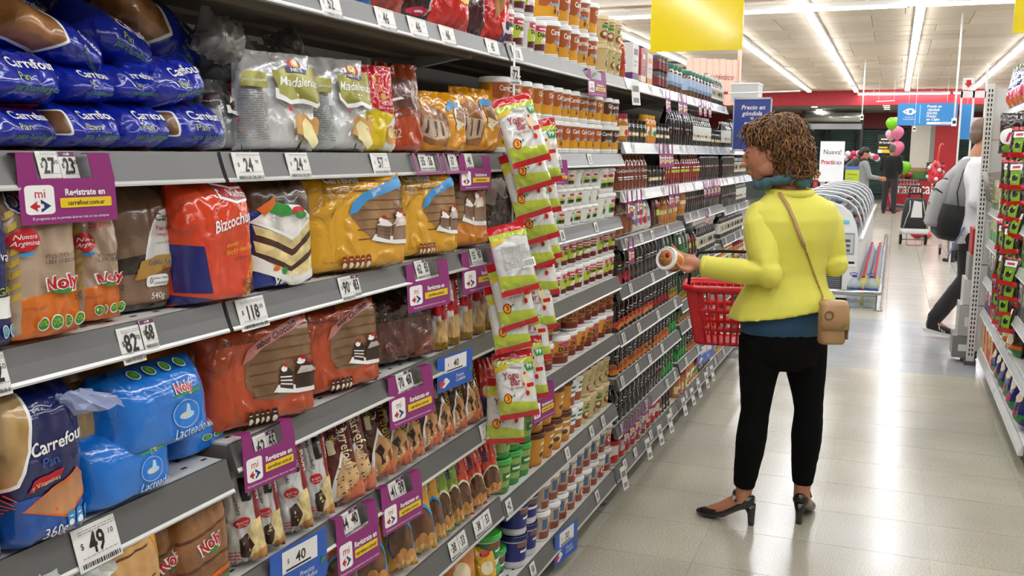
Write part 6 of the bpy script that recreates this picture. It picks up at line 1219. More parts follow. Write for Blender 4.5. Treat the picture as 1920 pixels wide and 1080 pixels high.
# steel bumper rail round the freezer
MST = M('#a9aaa8', .25, .9)
o = MB().tube([(-1.4, 0, .16), (-.12, 0, .16), (-.09, .02, .16), (-.08, .06, .16), (-.08, 7.6, .16)], .028, MST, 10).build('bumper_rail', None, (.01, 9.98, 0)); tag(o, 'steel bumper rail around the white freezer', 'rail')
for yy in (.0, 1.8, 3.6, 5.4, 7.2): kid('rail_post', MB().lathe([(.045, 0), (.03, .008), (.024, .012), (.024, .15)], MST, 12, (-.085, yy, 0)).mesh('rail_post'), o)
kid('rail_post', MB().lathe([(.045, 0), (.03, .008), (.024, .012), (.024, .15)], MST, 12, (-1.0, 0, 0)).mesh('rail_post'), o)
# bottled water standing between the rail and the freezer
m_pet = clear('#e3edf2', .06, 'clear_bottle', .3)
def pet(name, r, h, capc, labc, m=m_pet, cap=None):
    pr = [(r * .9, 0), (r, .01), (r, h * .3), (r * .95, h * .33), (r, h * .36), (r, h * .62), (r * .8, h * .76), (r * .3, h * .88), (r * .28, h * .93)]
    return bottle_kind(name, pr, m, M(capc, .3), h * .06, [Pg(WHITE, rect(.2, .4, .8, .6))], (h * .36, h * .56, M(labc, .35)), 14)
NM2 = [pet('water_bottle', .05, .3, '#c22a3a', '#c8404a'), pet('water_bottle', .05, .3, '#c22a3a', '#6aa3d8'), pet('water_bottle', .05, .3, '#b52a55', '#e08aa0'), pet('oil_bottle', .05, .3, '#c22222', '#c22222', clear('#e0dc9a', .06, 'yellow_liquid', .6))]
for k, yy in enumerate([10.32 + i * .125 for i in range(34)]):
    kd = NM2[3] if k < 5 else NM2[1] if k < 12 and k % 3 == 0 else NM2[0] if k < 20 else NM2[2]
    for c_ in (0, 1):
        put(kd, -.235 + .105 * c_, yy, .0, '%s beside the freezer, %s of the %s column' % (('yellow oil bottle with a red cap', 'clear bottle with a blue label', 'clear bottle with a red label', 'clear bottle with a pink label')[3 if kd is NM2[2] else 0 if kd is NM2[3] else 1 if kd is NM2[1] else 2], ORD[k] if k < 20 else 'last ' + ORD[33 - k], ('inner', 'outer')[c_]), 'bottle', 'bottles along the freezer')
jp = [(.062, 0), (.068, .01), (.068, .05), (.063, .055), (.068, .06), (.068, .11), (.063, .115), (.068, .12), (.068, .21), (.05, .26), (.022, .29), (.02, .305)]
K_JUG = bottle_kind('water_jug', jp, m_pet, M('#3a3a9a', .3), .02, [Pg(WHITE, rect(.2, .4, .8, .7))], (.125, .2, M('#3a5a8a', .35))); K_JUG['handle'] = MB().tube([(-.03, 0, .31), (-.05, 0, .335), (0, 0, .345), (.03, 0, .33)], .005, M('#3a3a9a', .3), 6).mesh('handle')
put(K_JUG, -.31, 10.12, 0, 'large water jug with a blue handle in front of the freezer', 'bottle', None, rz=-math.pi / 2); K_JUG2 = dict(K_JUG); put(K_JUG2, -.15, 10.14, 0, 'clear water jug at the corner of the steel rail', 'bottle', None, rz=-math.pi / 2)
# behind the freezer: poster, green sign, display shelf
panel('poster_sign', (-1.05, 18.0, 1.04), .41, .71, .01, M('#eceeee', .35), 'white poster announcing a new checkout', [T(BLACK, 'Nueva!', .5, .68, .12, fit=.74), T(PINKR, 'Practi', .32, .44, .1, bold=.03, fit=.52), T(BLACK, 'caja', .74, .44, .1, fit=.34)], 0); o = bpy.data.objects['poster_sign']; kid('stand', MB().box((-.02, .01, -1.04), (.02, .04, 0), M('#55585a', .4)).box((-.2, -.1, -1.04), (.2, .15, -1.02), M('#55585a', .4)).mesh('stand'), o)
panel('green_sign', (-.72, 18.6, 1.0), .24, .31, .01, M('#b9c62c', .4), 'lime green sign with a blue top behind the freezer', [Pg(M('#4a6ab5', .4), rect(0, .8, 1, 1)), T(BLACK, 'Hamburguesas', .5, .5, .09, fit=.7), Pg(GREY, rect(.15, .3, .6, .34))]); o = bpy.data.objects['green_sign']; kid('stand', MB().box((-.02, .01, -1.0), (.02, .04, 0), M('#55585a', .4)).mesh('stand'), o)
e = empty('display_shelf', (-1.35, 18.2, 0)); tag(e, 'white display shelf of small packs behind the freezer', 'shelving'); kid('counter', MB().box((-.5, 0, 0), (.45, .5, .9), M('#d5d6d4', .5)).mesh('counter'), e); kid('shelf_board', MB().box((-.5, .1, 1.06), (.45, .5, 1.09), WHITE).mesh('shelf_board'), e)
for i in range(9):
    c = ('#d8c82a', '#e0e0d0', '#d8d02a', '#c23a4a', '#d88a2a', '#3a3a3a', '#c22a3a', '#e0d8d0', '#d8a02a')[i]
    rsoft('small_pack', '%s small pack on the white display shelf' % ('first yellow', 'white', 'second yellow', 'crimson', 'orange', 'black', 'red', 'pale', 'amber')[i], 'snack pack', 18.35, 1.091 if i < 5 else .901, .09, .15, .04, film(c, .25, .5), None, x=-1.78 + i * .11 if i < 5 else -1.45 + (i - 5) * .12, yaw=-90, nu=6, nv=6)
# checkout counter
e = empty('checkout_counter', (.55, 29.0, 0)); tag(e, 'red checkout counter with white lettering', 'counter'); kid('front', MB().box((-.85, 0, .12), (1.6, .05, .84), M('#b01c26', .4)).mesh('front'), e); kid('top', MB().box((-.87, -.03, .84), (1.62, .7, .89), M('#2a2a2a', .4)).mesh('top'), e); kid('plinth', MB().box((-.83, .04, 0), (1.58, .6, .12), M('#8d8a88', .5)).mesh('plinth'), e)
p2 = MB(); print_on(p2, [T(WHITE, 'Practicaja', .34, .5, .42, bold=.01, fit=.5)], 2.45, .72, flat(2.45, .72, (-.85, 0, .12)), off=.003); kid('print', p2.mesh('print'), e)
e = empty('till_screen', (1.02, 29.1, .89)); tag(e, 'dark till screen on the checkout counter', 'screen'); kid('screen', MB().box((-.22, 0, .12), (.22, .04, .45), BLACK, rx=R(-12)).mesh('screen'), e); kid('stand', MB().box((-.04, .05, 0), (.04, .1, .2), M_DARK).mesh('stand'), e)
o = MB().box((-.35, 0, 0), (.35, .3, .3), M('#5a8a3a', .5)).box((-.35, -.002, .2), (.35, .0, .3), M('#b08a5a', .5)).build('display_box', None, (.62, 29.25, .89)); tag(o, 'green and tan display box on the checkout counter', 'box')
o = MB().ball((0, 0, .09), (.16, .12, .09), M('#a81c28', .4)).build('cap_hat', None, (.32, 29.1, .889)); tag(o, 'red rounded pack on the checkout counter', 'pack')
o = MB().lathe([(.13, 0), (.13, .02)], M('#2a5ab5', .3), 20).build('round_sign', None, (.33, 29.3, 1.05)); o.rotation_euler = (R(90), 0, 0); tag(o, 'round blue sign on the checkout counter', 'sign'); kid('stem', MB().box((-.01, -.16, 0), (.01, 0, .01), GREY).mesh('stem'), o)
o = panel('wall_sign', (.5, 34.38, .96), .8, .16, .01, M('#e4e2de', .4), 'small white sign with red and black logo on the grey pillar', [T(REDP, 'Carrefour', .34, .3, .4, shear=.2, fit=.5), Pg(BLACK, [(.64, .5), (.76, .8), (.74, .6), (.82, .5), (.74, .4), (.76, .2)]), Pg(BLACK, [(.92, .5), (.84, .75), (.84, .25)])])
o = panel('notice_board', (-.3, 31.0, 1.56), .48, .57, .03, M('#1f1c1c', .5), 'dark notice board with yellow panel behind the man in black', [Pg(WHITE, rect(.2, .74, .8, .8)), T(WHITE, 'Mi Carrefour', .5, .55, .1, bold=.02, fit=.8), Pg(YEL, rect(.1, .3, .6, .38)), Pg(YEL, rect(.3, .06, .8, .24)), Pg(WHITE, rect(.05, .06, .3, .24))]); kid('post', MB().box((-.02, .03, -1.56), (.02, .07, 0), M_DARK).mesh('post'), o)
# big blue hanging sign (the printed figure on it is left out)
MBS = M('#2f86c8', .3)
o = panel('hanging_sign', (.6, 24.0, 2.2), 1.25, .5, .02, MBS, 'wide light blue hanging sign with a white logo', [Pg(WHITE, [(.08, .62), (.15, .74), (.2, .76), (.2, .48), (.15, .5)]), Pg(WHITE, [(.32, .62), (.25, .76), (.18, .77), (.18, .47), (.25, .48)]), Pg(MBS, ell(.215, .62, .03, .08)), Pg(REDP, rect(.135, .57, .15, .67)), T(WHITE, 'Centro de', .2, .34, .06), T(WHITE, 'Consumidores', .2, .25, .06, fit=.22), Pg(M('#8fd0ee', .3), rect(.37, .1, .385, .92)), T(WHITE, 'Precio en', .61, .8, .11, shear=.2, bold=.03), T(WHITE, 'góndola', .6, .65, .11, shear=.2, bold=.03), T(WHITE, 'IGUAL', .58, .5, .11, shear=.2, bold=.03), T(WHITE, 'Precio', .57, .36, .11, shear=.2, bold=.03), T(WHITE, 'en Cajas', .6, .22, .11, shear=.2, bold=.03), Pg(WHITE, rect(.5, .05, .97, .15)), Pg(GREY, rect(.72, .085, .95, .11))])
for s in (-.4, .4): kid('cord', MB().tube([(s, .01, .5), (s, .01, 1.1)], .004, WHITE, 5).mesh('cord'), o)
o = panel('hanging_sign', (1.45, 24.6, 1.9), .3, .8, .02, MBS, 'light blue sign half hidden beyond the wide blue sign'); kid('cord', MB().tube([(0, .01, .8), (0, .01, 1.4)], .004, WHITE, 5).mesh('cord'), o)
for x, y, z0, lb in ((-.66, 20., 2.27, 'white hanging pole with a clip in front of the red beam'), (.68, 14., 1.98, 'white hanging pole with a clip before the blue sign'), (.32, 22, 2.1, 'thin white hanging wire with clips in front of the blue sign')):
    r = .012 if x != .32 else .004; o = MB().tube([(0, 0, 0), (.01, 0, ZC - z0)], r, WHITE, 8).build('hanging_pole', None, (x, y, z0)); tag(o, lb, 'pole'); kid('clip', MB().box((-.03, -.02, -.08), (.03, .02, .02), WHITE).box((-.02, -.025, -.05), (.02, -.02, -.01), BLACK).mesh('clip'), o)
o = MB().tube([(-.2, 0, 0), (.2, 0, .02)], .012, WHITE, 6).build('hanging_bar', None, (-.3, 24, 2.74)); tag(o, 'small white hanging bar in front of the red beam', 'bar'); kid('cord', MB().tube([(-.15, 0, 0), (-.15, 0, .58)], .003, WHITE, 5).mesh('cord'), o); kid('cord', MB().tube([(.18, 0, .02), (.18, 0, .58)], .003, WHITE, 5).mesh('cord'), o)
# roller shutter over the exit
e = empty('roller_shutter', (-1.97, 33.0, 2.44)); tag(e, 'silver roller shutter box under the red header', 'shutter'); kid('drum', MB().tube([(-.85, 0, .28), (.85, 0, .28)], .16, M('#c9ccce', .25, .7), 16).mesh('drum'), e); kid('housing', MB().box((-.9, .1, 0), (.9, .2, .5), M('#33383a', .5)).mesh('housing'), e); kid('guide', MB().box((-.9, -.05, -.1), (.9, .05, .08), M('#9a9da0', .3, .6)).mesh('guide'), e)
for s in (-1, 1): kid('side_post', MB().box((.9 * s - .05, 0, -2.44), (.9 * s + .05, .1, .5), m_post).mesh('side_post'), e)
# balloons
def balloon(x, y, z, r, c, lb):
    pr = [(.002, -r * 1.25), (r * .12, -r * 1.2), (r * .45, -r * .95), (r * .8, -r * .5), (r, 0), (r * .93, r * .45), (r * .7, r * .8), (r * .35, r * 1.0), (.001, r * 1.06)]
    o = MB().lathe(pr, M(c, .2, 0, .6), 16).build('balloon', None, (x, y, z)); tag(o, lb, 'balloon'); kid('knot', MB().lathe([(r * .08, -r * 1.3), (.004, -r * 1.22)], M(c, .3), 8).mesh('knot'), o); kid('string', MB().tube([(0, 0, -r * 1.3), (.01, 0, -r * 2.2), (0, 0, -r * 3.2)], .004, M('#d88a5a', .5), 5).mesh('string'), o)
for x, dy, z, r, c, lb in ((-.14, 0, 2.27, .14, '#7ac81e', 'green balloon at the top of the balloon bunch'), (.0, .42, 2.06, .15, '#e07a9a', 'pink balloon under the green one'), (-.06, .75, 2.32, .12, '#d8d22a', 'yellow balloon behind the green one'), (-.15, .72, 2.02, .13, '#e8b0c4', 'pale pink balloon beside the pink one'), (.02, .4, 1.7, .16, '#e0708f', 'pink balloon behind the man in black')):
    balloon(x * 1.13, 28.1 + dy, 1.5 + (z - 1.5) * 1.13, r * 1.13, c, lb)
balloon(.24, 28.9, 1.19, .17, '#7ac81e', 'green balloon over the red counter')
o = MB().box((-.025, 0, 0), (.025, .04, 2.0), M('#a81c28', .4)).box((-.2, -.15, 0), (.2, .2, .03), M('#a81c28', .4)).build('balloon_stand', None, (-.02, 28.58, 0)); tag(o, 'red post holding the pink balloons', 'stand')
rr = random.Random(8)
e = empty('rose_stand', (-.72, 22.5, 0)); tag(e, 'dark stand topped with red and white paper roses', 'flower stand'); kid('stand', MB().box((-.12, 0, 0), (.2, .25, 1.35), M('#2a2626', .6)).mesh('stand'), e)
for k in range(14): kid('rose', MB().ball((-.3 + .05 * k + rr.uniform(-.02, .02), rr.uniform(0, .2), 1.5 + rr.uniform(-.07, .07)), .065, M(rr.choice(('#9c1a34', '#c03a5a', '#dcd0d4')), .5), 8, 6).mesh('rose'), e)
# white gate frame beside the walking man
e = empty('gate_frame', (.53, 9.9, 0)); tag(e, 'white metal gate frame with a red arrow sign behind the walking man', 'frame'); mg = M('#e6e6e2', .35)
for x in (0, .1, .2): kid('post', MB().box((x - .008, 0, 0), (x + .008, .02, 2.1 + (x == .2) * .25), mg).mesh('post'), e)
kid('crossbar', MB().box((-.01, 0, 2.04), (.22, .02, 2.1), mg).mesh('crossbar'), e); kid('arrow_sign', MB().box((.0, -.005, 2.11), (.1, .0, 2.22), mg).add([(.03, -.007, 2.2), (.07, -.007, 2.2), (.07, -.007, 2.17), (.085, -.007, 2.17), (.05, -.007, 2.13), (.015, -.007, 2.17), (.03, -.007, 2.17)], [tuple(range(7))], REDP).mesh('arrow_sign'), e)
kid('plate', MB().box((.11, -.02, 1.66), (.2, -.01, 1.86), M('#e8e2d2', .4)).lathe([(.03, 0), (.03, .004), (.022, .004)], BLACK, 12, (.16, -.024, 1.78)).mesh('plate'), e)
# shopping trolley bag
e = empty('trolley_bag', (.36, 17.7, 0)); e.rotation_euler = (0, 0, R(6)); tag(e, 'black and white two-wheeled shopping trolley bag standing in the aisle', 'trolley bag')
TB = M('#1e1e1d', .7, bump=(60, .2)); TW = M('#c9c9c4', .6)
def rings(rs, m, close=True):
    n = len(rs[0]); vs = [p for r in rs for p in r]; fs = [(i * n + j, i * n + (j + 1) % n, (i + 1) * n + (j + 1) % n, (i + 1) * n + j) for i in range(len(rs) - 1) for j in range(n)]
    if close: fs += [tuple(range(n))[::-1], tuple((len(rs) - 1) * n + j for j in range(n))]
    return vs, fs, m
def rr_ring(w_, d, z, y=0., n=5, r=.05): return [(a, b + y, z) for a, b in rrect(-w_ / 2, -d / 2, w_ / 2, d / 2, min(r, w_ / 2.2, d / 2.2), n)]
kid('bag', MB().add(*rings([rr_ring(.40, .2, .22), rr_ring(.43, .24, .26), rr_ring(.40, .25, .5, .0), rr_ring(.34, .22, .74, .02), rr_ring(.28, .16, .80, .03)], TB), smooth=True).mesh('bag'), e)
kid('front_flap', MB().add([(-.08, -.128, .48), (.1, -.128, .48), (.08, -.108, .74), (-.04, -.104, .76), (-.08, -.11, .5), (.1, -.11, .5), (.08, -.09, .74), (-.04, -.09, .76)], ((0, 1, 2, 3), (0, 4, 5, 1), (1, 5, 6, 2), (2, 6, 7, 3), (3, 7, 4, 0)), TW).mesh('front_flap'), e); kid('base_band', MB().add(*rings([rr_ring(.43, .25, .2), rr_ring(.445, .262, .22), rr_ring(.44, .255, .29)], TW), smooth=True).mesh('base_band'), e)
for q in ([(-.19, -.125, .28), (-.15, -.128, .45), (-.1, -.12, .6), (-.1, -.1, .76)], [(.19, -.125, .28), (.17, -.128, .45), (.13, -.12, .6), (.1, -.1, .76)]): kid('piping', MB().tube(q, .006, TW, 5).mesh('piping'), e)
kid('handle', MB().tube([(-.1, .1, .2), (-.1, .1, .95), (-.07, .1, 1.0), (.07, .1, 1.0), (.1, .1, .95), (.1, .1, .2)], .014, M_DARK, 8).box((-.1, .09, .86), (.1, .11, .89), M_DARK).mesh('handle'), e)
for s in (-1, 1): w_ = kid('wheel', MB().lathe([(.02, -.015), (.05, -.018), (.085, -.018), (.092, 0), (.085, .018), (.05, .018), (.02, .015)], M_DARK, 18).mesh('wheel'), e, (.2 * s, .06, .093), (0, R(90), 0)); kid('hub', MB().lathe([(.001, -.02), (.045, -.019), (.045, .019), (.001, .02)], M('#5a6a9a', .4), 12).mesh('hub'), w_)
kid('axle', MB().tube([(-.2, .06, .093), (.2, .06, .093)], .01, GREY, 6).mesh('axle'), e); kid('stand', MB().tube([(-.12, -.06, .2), (-.12, -.1, .02), (-.1, -.1, .012), (.1, -.1, .012), (.12, -.1, .02), (.12, -.06, .2)], .009, GREY, 6).mesh('stand'), e)
# supermarket cart in front of the counter
e = empty('shopping_cart', (.25, 28.3, 0)); tag(e, 'metal shopping cart in front of the red counter', 'cart'); cg = MB(); mm = M('#8d9092', .3, .7)
for k in range(9): cg.tube([(-.35 + k * .085, 0, .5), (-.32 + k * .08, 0, .85)], .006, mm, 4).tube([(-.35 + k * .085, .5, .5), (-.32 + k * .08, .5, .85)], .006, mm, 4)
for z in (.5, .62, .74, .86): cg.tube([(-.36, 0, z), (.36, 0, z), (.36, .5, z), (-.36, .5, z)], .007, mm, 4, closed=True)
kid('basket', cg.mesh('basket'), e); kid('chassis', MB().tube([(-.36, 0, .5), (-.3, 0, .2), (.36, 0, .14)], .014, mm, 6).tube([(-.36, .5, .5), (-.3, .5, .2), (.36, .5, .14)], .014, mm, 6).mesh('chassis'), e)
for x, y in ((-.28, 0), (.34, 0), (-.28, .5), (.34, .5)): kid('wheel', MB().tube([(x, y - .015, .06), (x, y + .015, .06)], .06, M_DARK, 12).mesh('wheel'), e)
# striped candy display by the counter
e = empty('candy_stand', (.86, 24., 0)); tag(e, 'red and white glittering display with a candy cane beyond the grey backpack', 'display'); kid('post', MB().lathe([(.12, 0), (.03, .03), (.025, .9)], M_DARK, 10).mesh('post'), e); kid('bundle', MB().lathe([(.03, .88), (.14, .95), (.17, 1.1), (.12, 1.3), (.03, 1.42)], M('#c2303a', .25, var=.45), 16).mesh('bundle'), e)
kid('candy_cane', MB().tube([(.0, 0, 1.2), (.05, 0, 1.72), (.07, 0, 1.78), (.1, 0, 1.79), (.12, 0, 1.75)], .018, M('#d85a4a', .3), 8).mesh('candy_cane'), e)
for k in range(16): kid('bauble', MB().ball((.16 * math.cos(k * 2.4), .16 * math.sin(k * 2.4), .95 + k * .025), .045, M(('#d8d0d0', '#c2202e')[k % 2], .2), 8, 6).mesh('bauble'), e)
# ================================================================== people
def remesh(mb, voxel, name, mat, smooth=4, fold=None):
    """joins overlapping volumes into one continuous skin"""
    me = mb.mesh('tmp'); o = bpy.data.objects.new('tmp', me)
    r = o.modifiers.new('r', 'REMESH'); r.mode = 'VOXEL'; r.voxel_size = voxel; r.use_smooth_shade = True
    s = o.modifiers.new('s', 'SMOOTH'); s.iterations = smooth; s.factor = .5
    out = eval_mesh(o); out.name = name
    bpy.data.objects.remove(o); bpy.data.meshes.remove(me)
    out.materials.clear(); out.materials.append(mat)
    np_ = len(out.polygons); out.polygons.foreach_set('material_index', [0] * np_); out.polygons.foreach_set('use_smooth', [True] * np_)
    if fold:
        ns = [v.vector.copy() for v in out.vertex_normals]; cs = []
        for v, n in zip(out.vertices, ns): c = v.co; k = fold(c); cs += [c.x + n.x * k, c.y + n.y * k, c.z + n.z * k]
        out.vertices.foreach_set('co', cs); out.update()
    return out
def ringz(c, rx, ry, th, n=20, tilt=(0, 0), sq=2.):
    ct, st = math.cos(th), math.sin(th); out = []
    for i in range(n):
        a = 2 * math.pi * i / n; ca, sa = math.cos(a), math.sin(a)
        x = rx * math.copysign(abs(ca) ** (2 / sq), ca); y = ry * math.copysign(abs(sa) ** (2 / sq), sa)
        out.append((c[0] + x * ct - y * st, c[1] + x * st + y * ct, c[2] + tilt[0] * x / rx + tilt[1] * y / ry))
    return out
def stack(mb, rs, m): vs, fs, _ = rings(rs, m); return mb.add(vs, fs, m, True)
def fab(col, sc=300, st=.15, rough=.85, name=None):
    m, nt, b = pri(name or 'cloth_' + col.strip('#')); b.inputs['Base Color'].default_value = lin(col); b.inputs['Roughness'].default_value = rough; b.inputs['Sheen Weight'].default_value = .15
    add_bump(nt, b, sc, st, .002); return m
def skin_mat(col):
    m, nt, b = pri('skin'); b.inputs['Base Color'].default_value = lin(col); b.inputs['Roughness'].default_value = .5; b.inputs['Subsurface Weight'].default_value = .12; b.inputs['Subsurface Radius'].default_value = (.02, .008, .004); add_bump(nt, b, 220, .08, .002); return m
def head_vol(mb, m, mt, female=True, s=1.):
    """head facing +Y, origin at its centre; mt places it"""
    def B(c, r, rx=0.):
        rot = mt.to_3x3() @ Matrix.Rotation(rx, 3, 'X'); mb.ball(mt @ (Vector(c) * s), tuple(q * s for q in r), m, 18, 12, rot)
    B((0, -.012, .03), (.073, .092, .085)); B((0, .03, -.02), (.064, .066, .085)); B((0, .042, -.075), (.045, .042, .038)); B((0, .058, -.098), (.024, .022, .02))
    B((0, .096, -.012), (.0105, .012, .028), R(-12)); B((0, .109, -.03), (.0125, .0165, .011)); B((.011, .096, -.034), (.008, .01, .008)); B((-.011, .096, -.034), (.008, .01, .008))
    B((0, .09, -.06), (.022, .012, .0065)); B((0, .088, -.071), (.019, .012, .0065)); B((.03, .078, .018), (.022, .016, .008)); B((-.03, .078, .018), (.022, .016, .008))
    for sx in (-1, 1):
        B((.031 * sx, .078, -.002), (.0125, .011, .009)); B((.03 * sx, .054, -.03), (.026, .03, .034)); B((.073 * sx, -.01, -.012), (.008, .02, .032)); B((.048 * sx, .012, -.066), (.016, .045, .03))
def hand_vol(mb, m, wrist, palm, fdir, pnorm, curl=.6, s=1., thumb_side=1, spread=.1):
    """palm and five bent fingers; fdir points along the fingers, pnorm out of the palm"""
    w_, p_ = Vector(wrist), Vector(palm); f = Vector(fdir).normalized(); n = Vector(pnorm).normalized(); sd = f.cross(n).normalized()
    mb.tube([w_, w_.lerp(p_, .5), p_], [.023 * s, .026 * s, .024 * s], m, 10)
    for k in range(4):
        b0 = p_ + sd * ((k - 1.5) * .019 * s) - f * .02 * s; base = p_ + sd * ((k - 1.5) * .0195 * s) + f * .022 * s
        mb.tube([w_.lerp(p_, .3), b0, base], [.016 * s, .014 * s, .0105 * s], m, 8)
        L = (.042, .047, .044, .034)[k] * s; a = 0.; pts = [base]; d = f.copy()
        for seg, ln in ((0, 1.), (1, .62), (2, .5)):
            a += curl * (.75, 1., .7)[seg]; d = (f * math.cos(a) + n * math.sin(a)) + sd * (k - 1.5) * spread; pts.append(pts[-1] + d.normalized() * L * ln)
        mb.tube(pts, [.0098 * s, .0088 * s, .0082 * s, .0062 * s], m, 8); mb.ball(pts[-1], .0064 * s, m, 8, 6)
    t0 = w_.lerp(p_, .45) + sd * thumb_side * .018 * s; t1 = t0 + (sd * thumb_side * .9 + f * .55 + n * .35).normalized() * .034 * s; t2 = t1 + (f * .9 + n * .6 + sd * thumb_side * .1).normalized() * .032 * s; t3 = t2 + (f * .7 + n * .8 - sd * thumb_side * .2).normalized() * .026 * s
    mb.tube([t0, t1, t2, t3], [.0135 * s, .0118 * s, .0098 * s, .0078 * s], m, 8); mb.ball(t3, .008 * s, m, 8, 6)
def limb(mb, m, pts, rs, n=12): mb.tube(pts, rs, m, n); [mb.ball(p, r * .98, m, 12, 8) for p, r in zip(pts[1:-1], rs[1:-1])]
SKIN = skin_mat('#b5795a')
def V(*a): return Vector(a)
def folds(amp, sx=9., sz=16., seed=0.):
    return lambda c: amp * (noise.noise(Vector((c.x * sx + seed, c.y * sx, c.z * sz))) + .6 * noise.noise(Vector((c.x * sx * 2.3, c.y * sx * 2.3 + seed, c.z * sz * 2))))

# ---------------------------------------------------------------- woman in the yellow jacket
BASE = V(-.37, 3.92, 0)
def W(x, y, z): return V(x, y, z) - BASE
TH = R(28)
hipL, hipR = W(-.452, 3.87, .80), W(-.30, 3.955, .80)
kL, kR = W(-.468, 3.875, .47), W(-.268, 3.97, .48); aL, aR = W(-.497, 3.862, .13), W(-.277, 3.985, .135)
shL, shR = W(-.495, 3.855, 1.285), W(-.25, 3.98, 1.29)
eL, eR = W(-.425, 3.755, 1.045), W(-.198, 3.975, 1.075); wL, wR = W(-.685, 3.80, 1.06), W(-.36, 4.17, 1.06)
HC = W(-.462, 3.915, 1.515); hm_ = Matrix.Translation(HC) @ Matrix.Rotation(R(92), 4, 'Z') @ Matrix.Rotation(R(-14), 4, 'X')
b = MB()
head_vol(b, SKIN, hm_)
limb(b, SKIN, [W(-.375, 3.915, 1.30), W(-.385, 3.915, 1.38), W(-.425, 3.915, 1.46)], [.062, .054, .054])
stack(b, [ringz(W(-.375, 3.915, z), rx, ry, TH) for z, rx, ry in ((.74, .125, .09), (.82, .14, .10), (.95, .13, .095), (1.03, .125, .09), (1.15, .15, .105), (1.25, .165, .105), (1.31, .12, .08), (1.345, .06, .055))], SKIN)
limb(b, SKIN, [hipL, hipL.lerp(kL, .5), kL, kL.lerp(aL, .35), aL, aL + V(-.005, 0, -.04)], [.066, .066, .05, .054, .033, .034]); limb(b, SKIN, [hipR, hipR.lerp(kR, .5), kR, kR.lerp(aR, .35), aR, aR + V(0, 0, -.04)], [.066, .066, .05, .054, .033, .034])
limb(b, SKIN, [shL, shL.lerp(eL, .5), eL, eL.lerp(wL, .5), wL], [.038, .038, .036, .033, .024]); limb(b, SKIN, [shR, shR.lerp(eR, .5), eR, eR.lerp(wR, .5), wR], [.038, .038, .036, .033, .024])
hand_vol(b, SKIN, wL, wL + V(-.072, .012, .012), (-1, .15, .15), (.1, -.75, .6), .5, .98, -1); hand_vol(b, SKIN, wR, wR + V(-.06, .03, -.02), (-.8, .4, -.4), (-.2, .2, -1), .9, .95, 1)
# feet arched for heels
limb(b, SKIN, [aL + V(0, 0, -.02), aL + V(-.03, .008, -.05), aL + V(-.09, .018, -.092), aL + V(-.145, .026, -.108)], [.034, .034, .033, .022]); limb(b, SKIN, [aR + V(0, 0, -.02), aR + V(.002, .035, -.055), aR + V(.008, .1, -.097), aR + V(.012, .15, -.113)], [.034, .034, .033, .022])
me = remesh(b, .005, 'person', SKIN, 5)
woman = link('person', me, None, BASE); tag(woman, 'person in a yellow jacket and black trousers holding a white tub, red basket on arm', 'person')
def wk(name, me): return kid(name, me, woman)
YJ = fab('#dfd955', 16, .3, .7, 'yellow_jacket'); BLT = fab('#070707', 260, .2, .9, 'black_trousers'); BLT.node_tree.nodes['Principled BSDF'].inputs['Sheen Weight'].default_value = 0; BLT.node_tree.nodes['Principled BSDF'].inputs['Specular IOR Level'].default_value = .15
j = MB()
stack(j, [ringz(W(cx, 3.915, z), rx, ry, TH, 24, (tl, 0), 2.3) for z, cx, rx, ry, tl in ((.885, -.385, .215, .155, .035), (.93, -.380, .198, .142, .02), (.985, -.376, .166, .118, 0), (1.04, -.375, .152, .106, 0), (1.10, -.375, .158, .110, 0), (1.18, -.372, .18, .122, 0), (1.25, -.368, .187, .118, .006), (1.30, -.366, .172, .098, .01), (1.335, -.372, .12, .078, .008), (1.362, -.378, .078, .066, 0))], YJ)
slL, slR = MB(), MB()
limb(slL, YJ, [shL + V(.02, .02, .0), shL.lerp(eL, .25), shL.lerp(eL, .6), eL, eL.lerp(wL, .4), eL.lerp(wL, .75), wL + V(.01, 0, 0)], [.062, .064, .06, .053, .054, .047, .043], 14)
limb(slR, YJ, [shR + V(-.02, -.01, .0), shR.lerp(eR, .25), shR.lerp(eR, .6), eR, eR.lerp(wR, .5), wR], [.062, .062, .056, .053, .047, .042], 14)
def jfold(c):
    k = .0035 * noise.noise(Vector((c.x * 8 + 2, c.y * 8, c.z * 7)))
    for q, d in ((eL, (wL - eL).normalized()), (eL, (shL - eL).normalized()), (eR, (shR - eR).normalized())):
        v = c - q; t_ = v.dot(d); r_ = (v - d * t_).length
        if -.02 < t_ < .17 and r_ < .085: k += .0011 * math.sin(t_ * 130 + 3 * noise.noise(c * 10)) * (1 - t_ / .17)
    for q in (shL, shR):
        v = c - q
        if v.length < .11: k += .0018 * math.sin(v.x * 90 + v.z * 60) * (1 - v.length / .11)
    return k
wk('jacket', remesh(j, .0075, 'jacket', YJ, 6, jfold))
for q in (slL, slR): wk('sleeve', remesh(q, .0065, 'sleeve', YJ, 5, jfold))
cf = MB(); cf.tube([wL + V(.018, 0, 0), wL + V(-.002, .002, 0)], [.0445, .0435], YJ, 16); wk('cuff', cf.mesh('cuff'))
col = MB(); pts = [W(-.378, 3.915, 1.356) + V(math.cos(a + TH) * .082, math.sin(a + TH) * .068, .006 * math.sin(a)) for a in [2 * math.pi * k / 20 for k in range(20)]]; col.tube(pts, .014, YJ, 8, closed=True, r2=.017); wk('collar', col.mesh('collar'))
sh = MB(); stack(sh, [ringz(W(-.378, 3.915, z), rx, ry, TH, 24) for z, rx, ry in ((.795, .172, .13), (.84, .174, .132), (.9, .172, .13))], BLT); BLU = fab('#14405c', 260, .2, .7, 'blue_blouse'); wk('blouse_hem', remesh(sh, .009, 'blouse_hem', BLU, 4, folds(.002)))
